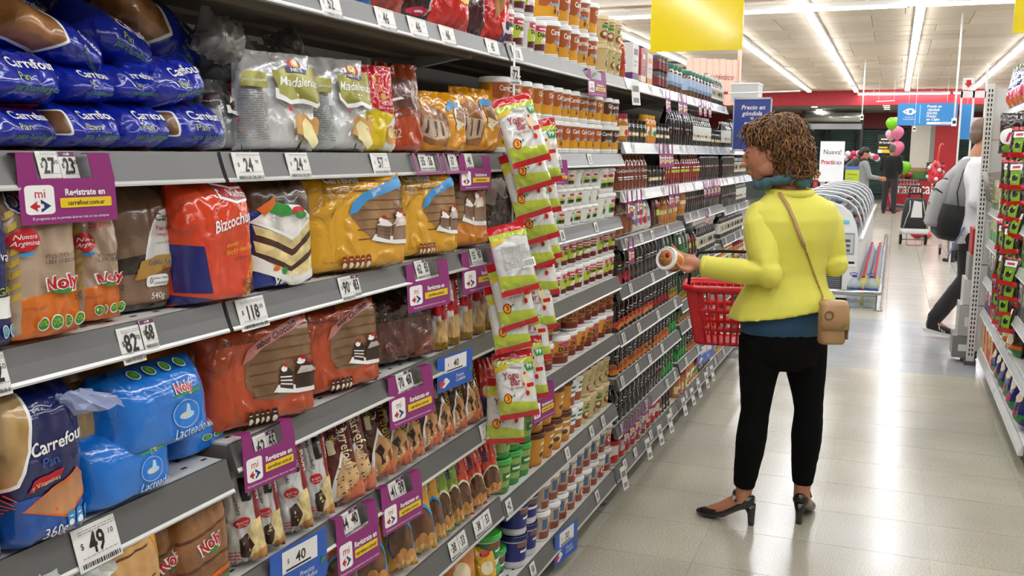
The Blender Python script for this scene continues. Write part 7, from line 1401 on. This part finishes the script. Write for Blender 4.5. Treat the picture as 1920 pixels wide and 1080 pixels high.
t = MB(); stack(t, [ringz(W(-.378, 3.915, z), rx, ry, TH, 22) for z, rx, ry in ((.655, .10, .09), (.70, .158, .125), (.76, .166, .13), (.82, .165, .125), (.86, .158, .12))], BLT)
limb(t, BLT, [hipL + V(0, 0, -.02), hipL.lerp(kL, .4), hipL.lerp(kL, .75), kL, kL.lerp(aL, .3), kL.lerp(aL, .6), aL + V(0, 0, .025)], [.094, .084, .066, .058, .063, .055, .043], 14); limb(t, BLT, [hipR + V(0, 0, -.02), hipR.lerp(kR, .4), hipR.lerp(kR, .75), kR, kR.lerp(aR, .3), kR.lerp(aR, .6), aR + V(0, 0, .025)], [.094, .084, .066, .058, .063, .055, .041], 14)
wk('trousers', remesh(t, .0075, 'trousers', BLT, 4, folds(.0022, 14, 18)))
SHO = M('#121010', .22, 0, .6, None, .4)
def pump(ankle, d, nm):
    """high heeled court shoe; d is the toe direction on the floor"""
    d = Vector(d).normalized(); sd = V(d.y, -d.x, 0); z0 = -ankle.z; A = V(ankle.x, ankle.y, 0); o = wk(nm, None) if False else None
    secs = [(-.045, .075, .125, .020), (-.03, .068, .13, .031), (0, .058, .118, .034), (.035, .040, .085, .034), (.07, .018, .06, .036), (.105, .004, .048, .039), (.14, .001, .042, .038), (.17, .002, .036, .030), (.19, .006, .028, .016), (.197, .012, .02, .004)]
    rs = []
    for q, zb, zt, hw in secs:
        c = A + d * q; r = []
        for k in range(14):
            a = 2 * math.pi * k / 14; z = (zb + zt) / 2 + (zt - zb) / 2 * math.sin(a); r.append(c + sd * (hw * math.cos(a)) + V(0, 0, z))
        rs.append(r)
    mb = MB(); n = 14; vs = [p for r in rs for p in r]; fs = []
    for i in range(len(rs) - 1):
        for k in range(n):
            top = (math.sin(2 * math.pi * (k + .5) / n) > .55) and i in (2, 3, 4)          # open instep
            if not top: fs.append((i * n + k, (i + 1) * n + k, (i + 1) * n + (k + 1) % n, i * n + (k + 1) % n))
    fs += [tuple(range(n)), tuple((len(rs) - 1) * n + k for k in range(n))[::-1]]
    mb.add(vs, fs, SHO, True); ob = wk('shoe', mb.mesh('shoe'))
    hl = MB(); hl.tube([A - d * .028 + V(0, 0, .085), A - d * .036 + V(0, 0, .05), A - d * .037 + V(0, 0, .0)], [.026, .016, .0125], SHO, 10); kid('heel', hl.mesh('heel'), ob)
    st_ = MB(); st_.tube([A + d * .02 + sd * .034 + V(0, 0, .1), A + d * .035 + sd * .02 + V(0, 0, .128), A + d * .037 + V(0, 0, .134), A + d * .035 - sd * .02 + V(0, 0, .128), A + d * .02 - sd * .034 + V(0, 0, .1)], .0055, SHO, 8); kid('strap', st_.mesh('strap'), ob)
    bk_ = MB(); bk_.box((-.006, -.006, -.008), (.006, .006, .008), M('#c9c9c9', .2, .9)); kid('buckle', bk_.mesh('buckle'), ob, A + d * .028 - sd * .03 + V(0, 0, .115))
pump(aL, (-1, .15, 0), 'shoe'); pump(aR, (.1, 1, 0), 'shoe')
# hair: curly brown bob
HM = []
for nm, c1, c2, sc in (('hair_base', '#3a2412', '#5e3c1d', 40), ('hair_curl', '#43290f', '#94642f', 60)):
    m, nt, bb = pri(nm); tc = nt.nodes.new('ShaderNodeTexCoord'); n_ = nt.nodes.new('ShaderNodeTexNoise'); n_.inputs['Scale'].default_value = sc; n_.inputs['Detail'].default_value = 4
    rp = nt.nodes.new('ShaderNodeValToRGB'); rp.color_ramp.elements[0].color = lin(c1); rp.color_ramp.elements[1].color = lin(c2); rp.color_ramp.elements[0].position = .38; rp.color_ramp.elements[1].position = .66
    nt.links.new(tc.outputs['Object'], n_.inputs['Vector']); nt.links.new(n_.outputs['Fac'], rp.inputs[0]); nt.links.new(rp.outputs[0], bb.inputs['Base Color']); bb.inputs['Roughness'].default_value = .42; HM.append(m)
hb = MB()
def hw(c): return hm_ @ Vector(c)
rot3 = hm_.to_3x3()
for c, r in (((0, -.03, .045), (.088, .105, .092)), ((0, -.075, -.02), (.095, .07, .095)), ((.062, -.055, -.012), (.036, .052, .085)), ((-.062, -.055, -.012), (.036, .052, .085)), ((0, -.09, -.07), (.08, .05, .05)), ((0, .015, .09), (.062, .05, .036)), ((.06, -.07, -.075), (.035, .04, .045)), ((-.06, -.07, -.075), (.035, .04, .045))): hb.ball(hw(c), r, HM[0], 18, 12, rot3)
hme = remesh(hb, .008, 'hair', HM[0], 2, lambda c: .006 * noise.noise(c * 45) + .004 * noise.noise(c * 90))
hair = wk('hair', hme)
cu = MB(); rr = random.Random(21); hv = [(v.co.copy(), n.vector.copy()) for v, n in zip(hme.vertices, hme.vertex_normals)]
face_dir = (rot3 @ Vector((0, 1, 0))).normalized(); upd = (rot3 @ Vector((0, 0, 1))).normalized()
for k in range(1300):
    p, n = rr.choice(hv)
    lc = hm_.inverted() @ p
    if (lc.y > -.005 and lc.z < .05) or (lc.y > .035 and lc.z < .085): continue
    dn = (Vector((0, 0, -1)) - n * n.dot(Vector((0, 0, -1)))); dn = (dn.normalized() if dn.length > .1 else face_dir * -1) * .8 - face_dir * (.35 if lc.y < .03 else -.1) + Vector((rr.uniform(-.35, .35), rr.uniform(-.35, .35), rr.uniform(-.2, .2)))
    dn.normalize(); sd = n.cross(dn); L = rr.uniform(.05, .1); ph = rr.uniform(0, 6.28); am = rr.uniform(.004, .0085); fr_ = rr.uniform(1.1, 2.0); pts = []
    for q in range(11):
        f = q / 10; pts.append(p + dn * (L * f) + n * (.003 + am * math.sin(ph + f * fr_ * 6.28) - (L * f) ** 2 / .17) + sd * (am * math.cos(ph + f * fr_ * 6.28)))
    cu.tube(pts, [.001 + .0024 * math.sin(math.pi * min(1, .15 + q / 10 * .85)) for q in range(11)], HM[1], 4)
q_ = kid('curls', cu.mesh('curls'), hair); q_['kind'] = 'stuff'
for sx in (1, -1): wk('eyebrow', MB().tube([hw((.014 * sx, .094, .022)), hw((.03 * sx, .093, .028)), hw((.047 * sx, .08, .022))], [.002, .0034, .0018], HM[0], 6).mesh('eyebrow')); wk('eye', MB().ball(hw((.031 * sx, .0845, -.002)), (.008, .008, .005), BLACK, 10, 6, rot3).mesh('eye'))
wk('lips', MB().tube([hw((-.02, .094, -.066)), hw((-.008, .103, -.063)), hw((.008, .103, -.063)), hw((.02, .094, -.066))], [.002, .0042, .0042, .002], M('#94544a', .4), 8).mesh('lips'))
SCF = M('#3f6470', .7, var=.8); sc_ = MB(); pts = [W(-.392, 3.915, 1.395) + V(math.cos(a) * .077 + (-.028 if math.cos(a) < 0 else 0), math.sin(a) * .072, .012 * math.sin(3 * a) + (.012 if math.cos(a) > 0 else -.004)) for a in [2 * math.pi * k / 24 for k in range(24)]]; sc_.tube(pts, [.020 + .005 * math.sin(k * 2.1) for k in range(24)], SCF, 10, closed=True); wk('scarf', sc_.mesh('scarf'))
wk('earring', MB().lathe([(.001, -.002), (.02, -.002), (.02, .002), (.001, .002)], M('#c9b27a', .25, .8), 16).mesh('earring')); KIDS[woman.name][-1].matrix_local = Matrix.Translation(hw((.077, -.012, -.075))) @ Matrix.Rotation(R(90), 4, 'X')
# tub in her hand
K_HAND = tub_kind('held_tub', .047, .075, WP, WPL, band=(.1, .84, M('#d98a2a', .35)), art=ART5, taper=.84)
hp_ = BASE + wL + V(-.128, -.018, .02)
o = put(K_HAND, *hp_, 'white tub with an orange lid picture held in the hand of the person in yellow', 'tub', None, rz=0)
ldp = MB(); ldp.lathe([(.001, .0752), (.033, .0752), (.033, .0758), (.001, .0758)], M('#b5793a', .4, var=.4), 18); ldp.lathe([(.001, .076), (.012, .0761)], PINKR, 10, (0.008, .012, 0)); kid('lid_print', ldp.mesh('lid_print'), o)
ax = V(-.35, -.8, .3).normalized(); o.matrix_world = Matrix.Translation(hp_ - ax * .04) @ ax.to_track_quat('Z', 'Y').to_matrix().to_4x4()
# shoulder bag
from mathutils.bvhtree import BVHTree
jm = [c for c in KIDS[woman.name] if c.name.startswith('jacket')][0].data
bv = BVHTree.FromPolygons([v.co + BASE for v in jm.vertices], [tuple(p.vertices) for p in jm.polygons]); CAMP = V(0, 0, CAM_H)
def drape(px, py, off=.006):
    d = ray(px, py).normalized(); h = bv.ray_cast(CAMP, d)
    return None if h[0] is None else h[0] + h[1] * off
bagc = V(-.188, 3.80, .79); TANL = M('#b08a5f', .45, bump=(120, .1)); TAND = M('#6e5238', .5)
e = empty('handbag', bagc, R(24)); tag(e, 'tan leather handbag on a chain strap at the hip of the person in yellow', 'handbag')
kid('body', MB().add(*rings([rr_ring(.09, .055, .0, 0, 4, .02), rr_ring(.1, .066, .012, 0, 4, .025), rr_ring(.1, .066, .13, 0, 4, .025), rr_ring(.094, .055, .155, 0, 4, .02)], TANL), smooth=True).mesh('body'), e)
kid('flap', MB().add(*rings([rr_ring(.104, .012, .06, -.036, 3, .005), rr_ring(.106, .014, .1, -.037, 3, .006), rr_ring(.104, .07, .15, -.006, 3, .02), rr_ring(.098, .06, .165, -.002, 3, .02)], TANL), smooth=True).mesh('flap'), e)
kid('ring', MB().tube([(-.03 + .016 * math.cos(a), -.046, .115 + .016 * math.sin(a)) for a in [2 * math.pi * k / 14 for k in range(14)]], .0025, TAND, 6, closed=True).mesh('ring'), e); kid('clasp', MB().box((.03, -.046, .06), (.05, -.04, .075), M('#b9a56a', .3, .8)).mesh('clasp'), e)
kid('side_gusset', MB().box((.046, -.028, .02), (.054, .028, .145), TAND).mesh('side_gusset'), e)
inv = (Matrix.Translation(bagc) @ Matrix.Rotation(R(24), 4, 'Z')).inverted()
sp = [drape(*p) for p in ((1449, 350), (1462, 363), (1476, 385), (1488, 412), (1498, 438), (1507, 462))]; sp = [p for p in sp if p is not None]
if len(sp) > 2: kid('strap', MB().tube([inv @ p for p in sp], .0105, TANL, 8, r2=.0035).mesh('strap'), e)
cp = [drape(*p, .004) for p in ((1507, 462), (1517, 490), (1526, 516), (1535, 540), (1541, 556))]; cp = [p for p in cp if p is not None] + [bagc + V(-.04, -.01, .165)]
cm = MB(); tot = []
for a_, b_ in zip(cp, cp[1:]):
    n_ = max(2, int((b_ - a_).length / .009))
    for k in range(n_): tot.append((a_.lerp(b_, (k + .5) / n_), (b_ - a_).normalized(), len(tot)))
for p, d, k in tot:
    s_ = d.orthogonal() if k % 2 else d.cross(d.orthogonal()); s_.normalize(); pp = inv @ p; dd = inv.to_3x3() @ d; ss = inv.to_3x3() @ s_
    cm.tube([pp + dd * (.0065 * math.cos(a)) + ss * (.004 * math.sin(a)) for a in [2 * math.pi * q / 8 for q in range(8)]], .0014, M('#a88a4a', .3, .8), 4, closed=True)
q_ = kid('chain', cm.mesh('chain'), e); q_['kind'] = 'stuff'
# red basket on her arm
e = empty('shopping_basket', (-.625, 4.20, .69), R(8)); tag(e, 'red plastic shopping basket hanging beside the person in yellow', 'basket'); RB_ = M('#cf1420', .3, 0, .5)
def bring(z, w_, d): return rr_ring(w_, d, z, 0, 4, .05)
def rib(u, z0, z1):
    """slat of the basket wall at share u of its outline"""
    out = []
    for z in (z0, z1):
        f = z / .24; r = rr_ring(.30 + .085 * f, .2 + .065 * f, z, 0, 6, .05); k = u * len(r); i = int(k) % len(r); a = k - int(k); p, q = Vector(r[i]), Vector(r[(i + 1) % len(r)]); out.append(p.lerp(q, a))
    return out
per = []
r = rr_ring(.385, .265, .24, 0, 6, .05); acc = [0.]
for i in range(len(r)): acc.append(acc[-1] + (Vector(r[(i + 1) % len(r)]) - Vector(r[i])).length)
tl = acc[-1]
def at_len(s_):
    s_ %= tl
    for i in range(len(r)):
        if acc[i] <= s_ <= acc[i + 1]: return (i + (s_ - acc[i]) / max(1e-9, acc[i + 1] - acc[i])) / len(r)
    return 0
NR = 34
for k in range(NR):
    u = at_len(tl * k / NR); pa, pb = rib(u, .0, .235); kid('slat', MB().tube([pa, pa.lerp(pb, .5), pb], .0055, RB_, 6).mesh('slat'), e)
for z, rr_ in ((.005, .009), (.07, .013), (.15, .013), (.235, .012)):
    f = z / .24; kid('hoop', MB().tube([Vector(p) for p in rr_ring(.30 + .085 * f, .2 + .065 * f, z, 0, 6, .05)], .0045, RB_, 6, closed=True, r2=rr_).mesh('hoop'), e)
kid('rim', MB().tube([Vector(p) for p in rr_ring(.41, .29, .245, 0, 6, .055)], .012, RB_, 8, closed=True, r2=.014).mesh('rim'), e)
kid('base', MB().add(*rings([rr_ring(.29, .19, 0, 0, 6, .05), rr_ring(.295, .195, .006, 0, 6, .05)], RB_)).mesh('base'), e)
for s in (-1, 1): kid('corner_panel', MB().add([(s * .19 - .0, -.134, .24), (s * .12, -.134, .24), (s * .10, -.102, .01), (s * .145, -.102, .01)], [(0, 1, 2, 3) if s < 0 else (3, 2, 1, 0)], RB_).mesh('corner_panel'), e)
kid('handle', MB().tube([(-.19, 0, .24), (-.185, 0, .33), (-.15, 0, .385), (-.05, 0, .395), (.05, 0, .395), (.15, 0, .385), (.185, 0, .33), (.19, 0, .24)], .007, M_DARK, 8).mesh('handle'), e)
# ---------------------------------------------------------------- other shoppers (each body one skin, clothes as children)
def figure(label, base, th, sp, vox=.014):
    """sp gives joints in a frame facing +Y before turning by th; builds body, top, trousers, hair, shoes"""
    rz = Matrix.Rotation(th, 3, 'Z'); J = {k: rz @ Vector(v) for k, v in sp['j'].items()}; b = MB()
    hm2 = Matrix.Translation(J['head']) @ Matrix.Rotation(th + R(sp.get('turn', 0)), 4, 'Z') @ Matrix.Rotation(R(sp.get('nod', -8)), 4, 'X'); hs = sp.get('hs', 1.05)
    head_vol(b, SKIN, hm2, False, hs); limb(b, SKIN, [J['chest'], J['neck'], J['head'] + Vector((0, 0, -.05))], [.07, .058, .056])
    P, C = J['pelvis'], J['chest']; k = sp.get('w', 1.)
    tor = [ringz(P.lerp(C, f), rx * k, ry * k, th) for f, rx, ry in ((-.2, .12, .09), (0, .16, .115), (.35, .15, .11), (.7, .17, .12), (1., .18, .115), (1.15, .1, .08))]; stack(b, tor, SKIN)
    for s in 'LR':
        limb(b, SKIN, [J['hip' + s], J['knee' + s], J['ank' + s]], [.085 * k, .056 * k, .038]); limb(b, SKIN, [J['sho' + s], J['elb' + s], J['wri' + s]], [.052 * k, .042 * k, .028])
        d = (J['wri' + s] - J['elb' + s]).normalized(); hand_vol(b, SKIN, J['wri' + s], J['wri' + s] + d * .075, d, (rz @ Vector((-1 if s == 'R' else 1, .4, -.2))), .5, 1.05, 1 if s == 'L' else -1)
        limb(b, SKIN, [J['ank' + s], J['ank' + s] + Vector((0, 0, -.03)), J['toe' + s]], [.04, .042, .03])
    o = link('person', remesh(b, min(vox, .011), 'person', SKIN, 2), None, base); tag(o, label, 'person')
    tp = MB(); stack(tp, [ringz(P.lerp(C, f), rx * k, ry * k, th, 22, (0, 0), 2.3) for f, rx, ry in ((sp.get('hem', -.12), .185, .14), (.2, .178, .135), (.6, .19, .14), (.95, .2, .135), (1.12, .15, .1), (1.22, .085, .075))], BLT)
    for s in 'LR': limb(tp, BLT, [J['sho' + s].lerp(C, .25), J['sho' + s], J['sho' + s].lerp(J['elb' + s], .5), J['elb' + s], J['elb' + s].lerp(J['wri' + s], sp.get('sleeve', .92))], [.08 * k, .075 * k, .064 * k, .056 * k, .046 * k])
    kid('top', remesh(tp, vox, 'top', sp['top'], 4, folds(.006, 8, 9, base[0])), o)
    tr = MB(); stack(tr, [ringz(P.lerp(C, f), rx * k, ry * k, th) for f, rx, ry in ((-.35, .1, .09), (-.2, .165, .125), (0, .175, .13), (.15, .165, .125))], BLT)
    for s in 'LR': limb(tr, BLT, [J['hip' + s], J['hip' + s].lerp(J['knee' + s], .5), J['knee' + s], J['knee' + s].lerp(J['ank' + s], .5), J['ank' + s] + Vector((0, 0, .0))], [.1 * k, .09 * k, .074 * k, .07 * k, .062 * k])
    kid('trousers', remesh(tr, vox, 'trousers', sp['trs'], 4, folds(.004, 9, 12)), o)
    hb2 = MB(); r3 = hm2.to_3x3()
    for c, r in (((0, -.022, .045), (.082, .098, .084)), ((0, -.065, -.01), (.078, .05, .075)), ((0, .03, .088), (.06, .045, .03))): hb2.ball(hm2 @ (Vector(c) * hs), tuple(q * hs for q in r), BLT, 16, 10, r3)
    kid('hair', remesh(hb2, .009, 'hair', sp.get('hairm', HM[0]), 2, lambda c: .004 * noise.noise(c * 60)), o)
    for s in 'LR':
        A, Tt = J['ank' + s], J['toe' + s]; f = (Tt - A); f.z = 0; f.normalize(); up_ = Vector((0, 0, 1)); fl = (Tt - (A + Vector((0, 0, -.06))))
        m_ = MB(); m_.tube([A - f * .05 + Vector((0, 0, -.045)), A + Vector((0, 0, -.045)), A.lerp(Tt, .5) + Vector((0, 0, -.03)), Tt], [.036, .044, .046, .032], sp['shoe'], 12); m_.tube([A + Vector((0, 0, .03 + sp.get('boot', 0))), A + Vector((0, 0, -.05))], [.048, .046], sp['shoe'], 12)
        sh_ = kid('shoe', remesh(m_, .009, 'shoe', sp['shoe'], 2), o)
        if sp.get('sole'):
            hl = A - f * .07 + Vector((0, 0, -.085)); tt = Tt + f * .025 + Vector((0, 0, -.028)); sd = f.cross(up_); q = MB(); rs_ = []
            for g in range(9):
                u = g / 8; c = hl.lerp(tt, u); hw_ = .046 * math.sin(math.pi * (.12 + .76 * u)) ** .5; rs_.append([c + sd * hw_ + up_ * .014, c + sd * hw_ - up_ * .012, c - sd * hw_ - up_ * .012, c - sd * hw_ + up_ * .014])
            q.add(*rings(rs_, sp['sole'])); kid('sole', q.mesh('sole'), sh_)
            for g in range(3):
                for sg in (-1, 1): c = A.lerp(Tt, .32 + g * .13); kid('stripe', MB().tube([c + sd * (.046 * sg) + Vector((0, 0, -.045)), c + sd * (.03 * sg) - f * .015 + Vector((0, 0, .006))], .0055, sp['sole'], 6).mesh('stripe'), sh_)
    return o, J
def stand_j(h=1.75, arm=0.):
    s = h / 1.75
    return {k: tuple(q * s for q in v) for k, v in dict(head=(0, .02, 1.63), neck=(0, 0, 1.5), chest=(0, 0, 1.38), pelvis=(0, 0, .95), hipL=(-.09, 0, .9), hipR=(.09, 0, .9), kneeL=(-.11, .02, .5), kneeR=(.11, .02, .5), ankL=(-.12, -.02, .09), ankR=(.12, -.02, .09), toeL=(-.14, .14, .035), toeR=(.14, .14, .035), shoL=(-.19, 0, 1.42), shoR=(.19, 0, 1.42), elbL=(-.25, -.03, 1.14), elbR=(.25, -.03, 1.14), wriL=(-.2, .18, 1.02), wriR=(.2, .18, 1.02)).items()}
WJ = fab('#dcdcdc', 120, .2, .85, 'white_jacket'); DKT = fab('#22211f', 200, .2, .9, 'dark_trousers'); BKS = fab('#111111', 200, .2, .95, 'black_sweater'); GRH = fab('#8a8d8c', 160, .25, .9, 'grey_hoodie'); DHR = M('#241c18', .5, bump=(80, .4)); GHR = M('#6e5a4a', .55, bump=(80, .4)); BSH = M('#1b1a1a', .4)
# striding man with the backpack; faces +X
jw = dict(head=(-.02, .05, 1.685), neck=(0, .0, 1.54), chest=(0, -.03, 1.40), pelvis=(0, -.02, .94), hipL=(-.09, -.02, .90), hipR=(.09, -.02, .90), kneeR=(.1, -.04, .50), ankR=(.1, -.27, .155), toeR=(.1, -.12, .045), kneeL=(-.1, .22, .52), ankL=(-.1, .36, .1), toeL=(-.1, .52, .06), shoL=(-.19, -.02, 1.43), shoR=(.19, -.02, 1.43), elbL=(-.25, -.16, 1.17), elbR=(.25, -.06, 1.15), wriL=(-.23, .0, .98), wriR=(.22, .16, 1.02))
MANB = V(.625, 8.78, 0)
figure('person striding past in a white jacket with a grey and black backpack', MANB, R(-82), dict(j=jw, top=WJ, trs=DKT, hairm=GHR, shoe=BSH, sole=M('#dcdad4', .5), hem=-.32, turn=0, w=1.02))
def backpack(label, base, th, s, cols, tilt=0.):
    """worn on the back: local +Y is the wearer's front, the pack bulges to -Y"""
    g, k = cols; e = empty('backpack', base); e.rotation_euler = (0, R(0), th); e.scale = (s, s, s); tag(e, label, 'backpack')
    def rg(z, w_, d, y): return rr_ring(w_, d, z, y, 5, .07)
    bm_ = MB(); bm_.add(*rings([rg(.0, .22, .16, -.15), rg(.03, .30, .24, -.17), rg(.12, .33, .27, -.18), rg(.22, .33, .26, -.17)], k), smooth=True); kid('base_panel', bm_.mesh('base_panel'), e)
    kid('body', MB().add(*rings([rg(.20, .325, .25, -.165), rg(.32, .32, .235, -.155), rg(.43, .29, .2, -.13), rg(.50, .23, .14, -.1), rg(.53, .12, .06, -.08)], g), smooth=True).mesh('body'), e)
    kid('front_pocket', MB().add(*rings([rg(.07, .24, .1, -.31), rg(.09, .265, .13, -.315), rg(.25, .265, .13, -.31), rg(.34, .24, .1, -.285), rg(.37, .18, .05, -.26)], g), smooth=True).mesh('front_pocket'), e)
    kid('upper_pocket', MB().add(*rings([rg(.30, .23, .1, -.26), rg(.40, .22, .1, -.225), rg(.46, .16, .06, -.18)], g), smooth=True).mesh('upper_pocket'), e)
    for z, w_, y in ((.30, .25, -.362), (.37, .2, -.288)): kid('zip', MB().tube([(-w_ / 2, y + .05, z - .02), (-w_ / 2 + .02, y, z), (w_ / 2 - .02, y, z), (w_ / 2, y + .05, z - .02)], .006, k, 6).mesh('zip'), e)
    for sx in (-1, 1):
        kid('strap', MB().tube([(.09 * sx, -.03, .47), (.11 * sx, .06, .52), (.125 * sx, .15, .44), (.14 * sx, .165, .3), (.155 * sx, .08, .12), (.14 * sx, -.06, .06)], .006, g if sx < 3 else k, 6, r2=.026).mesh('strap'), e)
        kid('edge', MB().tube([(.16 * sx, -.14, .2), (.165 * sx, -.19, .3), (.14 * sx, -.17, .43), (.09 * sx, -.12, .51)], .006, k, 6).mesh('edge'), e)
    kid('top_loop', MB().tube([(-.04, -.06, .52), (-.02, -.05, .57), (.02, -.05, .57), (.04, -.06, .52)], .007, k, 6).mesh('top_loop'), e)
    kid('tag_mark', MB().box((-.06, -.385, .2), (.0, -.381, .215), M('#c24a4a', .5)).mesh('tag_mark'), e); return e
GP = fab('#8f908e', 140, .25, .85, 'grey_canvas'); KP = fab('#1d1d1d', 140, .25, .85, 'black_canvas')
o = backpack('grey and black backpack worn by the striding person in white', MANB + V(-.075, .0, .80), R(-82), 1., (GP, KP)); o.rotation_euler = (R(-8), 0, R(-82)); o.scale = (1.1, .82, 1.33)
# dark folded leaflet in his hand
o = MB().box((-.004, -.05, -.13), (.004, .05, .13), M('#6d6788', .5), ry=R(24)).build('leaflet', None, MANB + V(-.13, -.24, .82)); tag(o, 'purple folded leaflet held by the striding person', 'leaflet')
figure('person in a black sweater and dark trousers seen from behind at the counter', (-.1, 27.4, 0), R(-12), dict(j=stand_j(1.8), top=BKS, trs=fab('#2c2a2c', 200, .2, .9, 'charcoal_trousers'), hairm=M('#5d554d', .6), shoe=BSH, w=1.05), .018)
jh = stand_j(1.66); jh['elbR'] = (.22, .1, 1.08); jh['wriR'] = (.12, .32, 1.05); jh['wriL'] = (-.12, .32, 1.05)
HB = V(-.62, 21.2, 0)
figure('person in a grey hoodie with a black backpack looking down', HB, R(-75), dict(j=jh, top=GRH, trs=fab('#3d4450', 200, .2, .9, 'slate_trousers'), hairm=DHR, shoe=BSH, nod=-24, w=.95), .018)
backpack('black and grey backpack worn by the person in the grey hoodie', HB + V(-.06, .02, .95), R(-75), .95, (fab('#2c2d2e', 140, .25, .85, 'charcoal_canvas'), fab('#55585a', 140, .25, .85, 'mid_grey_canvas')))
jc = stand_j(1.22)
figure('child in a pink top and grey leggings with black boots behind the striding person', (.86, 15.25, 0), R(60), dict(j=jc, top=fab('#c8506e', 160, .3, .9, 'pink_top'), trs=fab('#5d666e', 160, .2, .9, 'grey_leggings'), hairm=DHR, shoe=BSH, boot=.08, hs=.95, w=.74), .015)
# white caster leg of a push cart beside the child
e = empty('push_cart', (.72, 16.2, 0)); tag(e, 'white push cart leg with a caster wheel behind the backpack', 'cart'); kid('post', MB().tube([(0, 0, .14), (.01, 0, .95), (.14, .05, 1.0)], .018, WHITE, 8).mesh('post'), e); kid('fork', MB().box((-.025, -.02, .08), (.025, .02, .16), GREY).mesh('fork'), e)
kid('wheel', MB().tube([(-.015, .02, .06), (.015, .02, .06)], .06, M_DARK, 14).mesh('wheel'), e); kid('tray', MB().box((.0, -.1, .6), (.5, .35, .62), GREY).mesh('tray'), e); kid('rear_post', MB().tube([(.48, .3, .12), (.48, .3, .95)], .018, WHITE, 8).mesh('rear_post'), e); kid('rear_wheel', MB().tube([(.465, .3, .06), (.495, .3, .06)], .06, M_DARK, 14).mesh('rear_wheel'), e)
o = MB().ball((0, 0, .09), (.12, .1, .09), M('#b81f3a', .5)).ball((.16, .03, .07), (.09, .08, .07), M('#d8505a', .5)).build('gift_bundle', None, (.45, 19.2, 0)); tag(o, 'crimson bundle lying on the floor beside the shopping trolley bag', 'bundle')
bpy.data.scenes.remove(WORK)
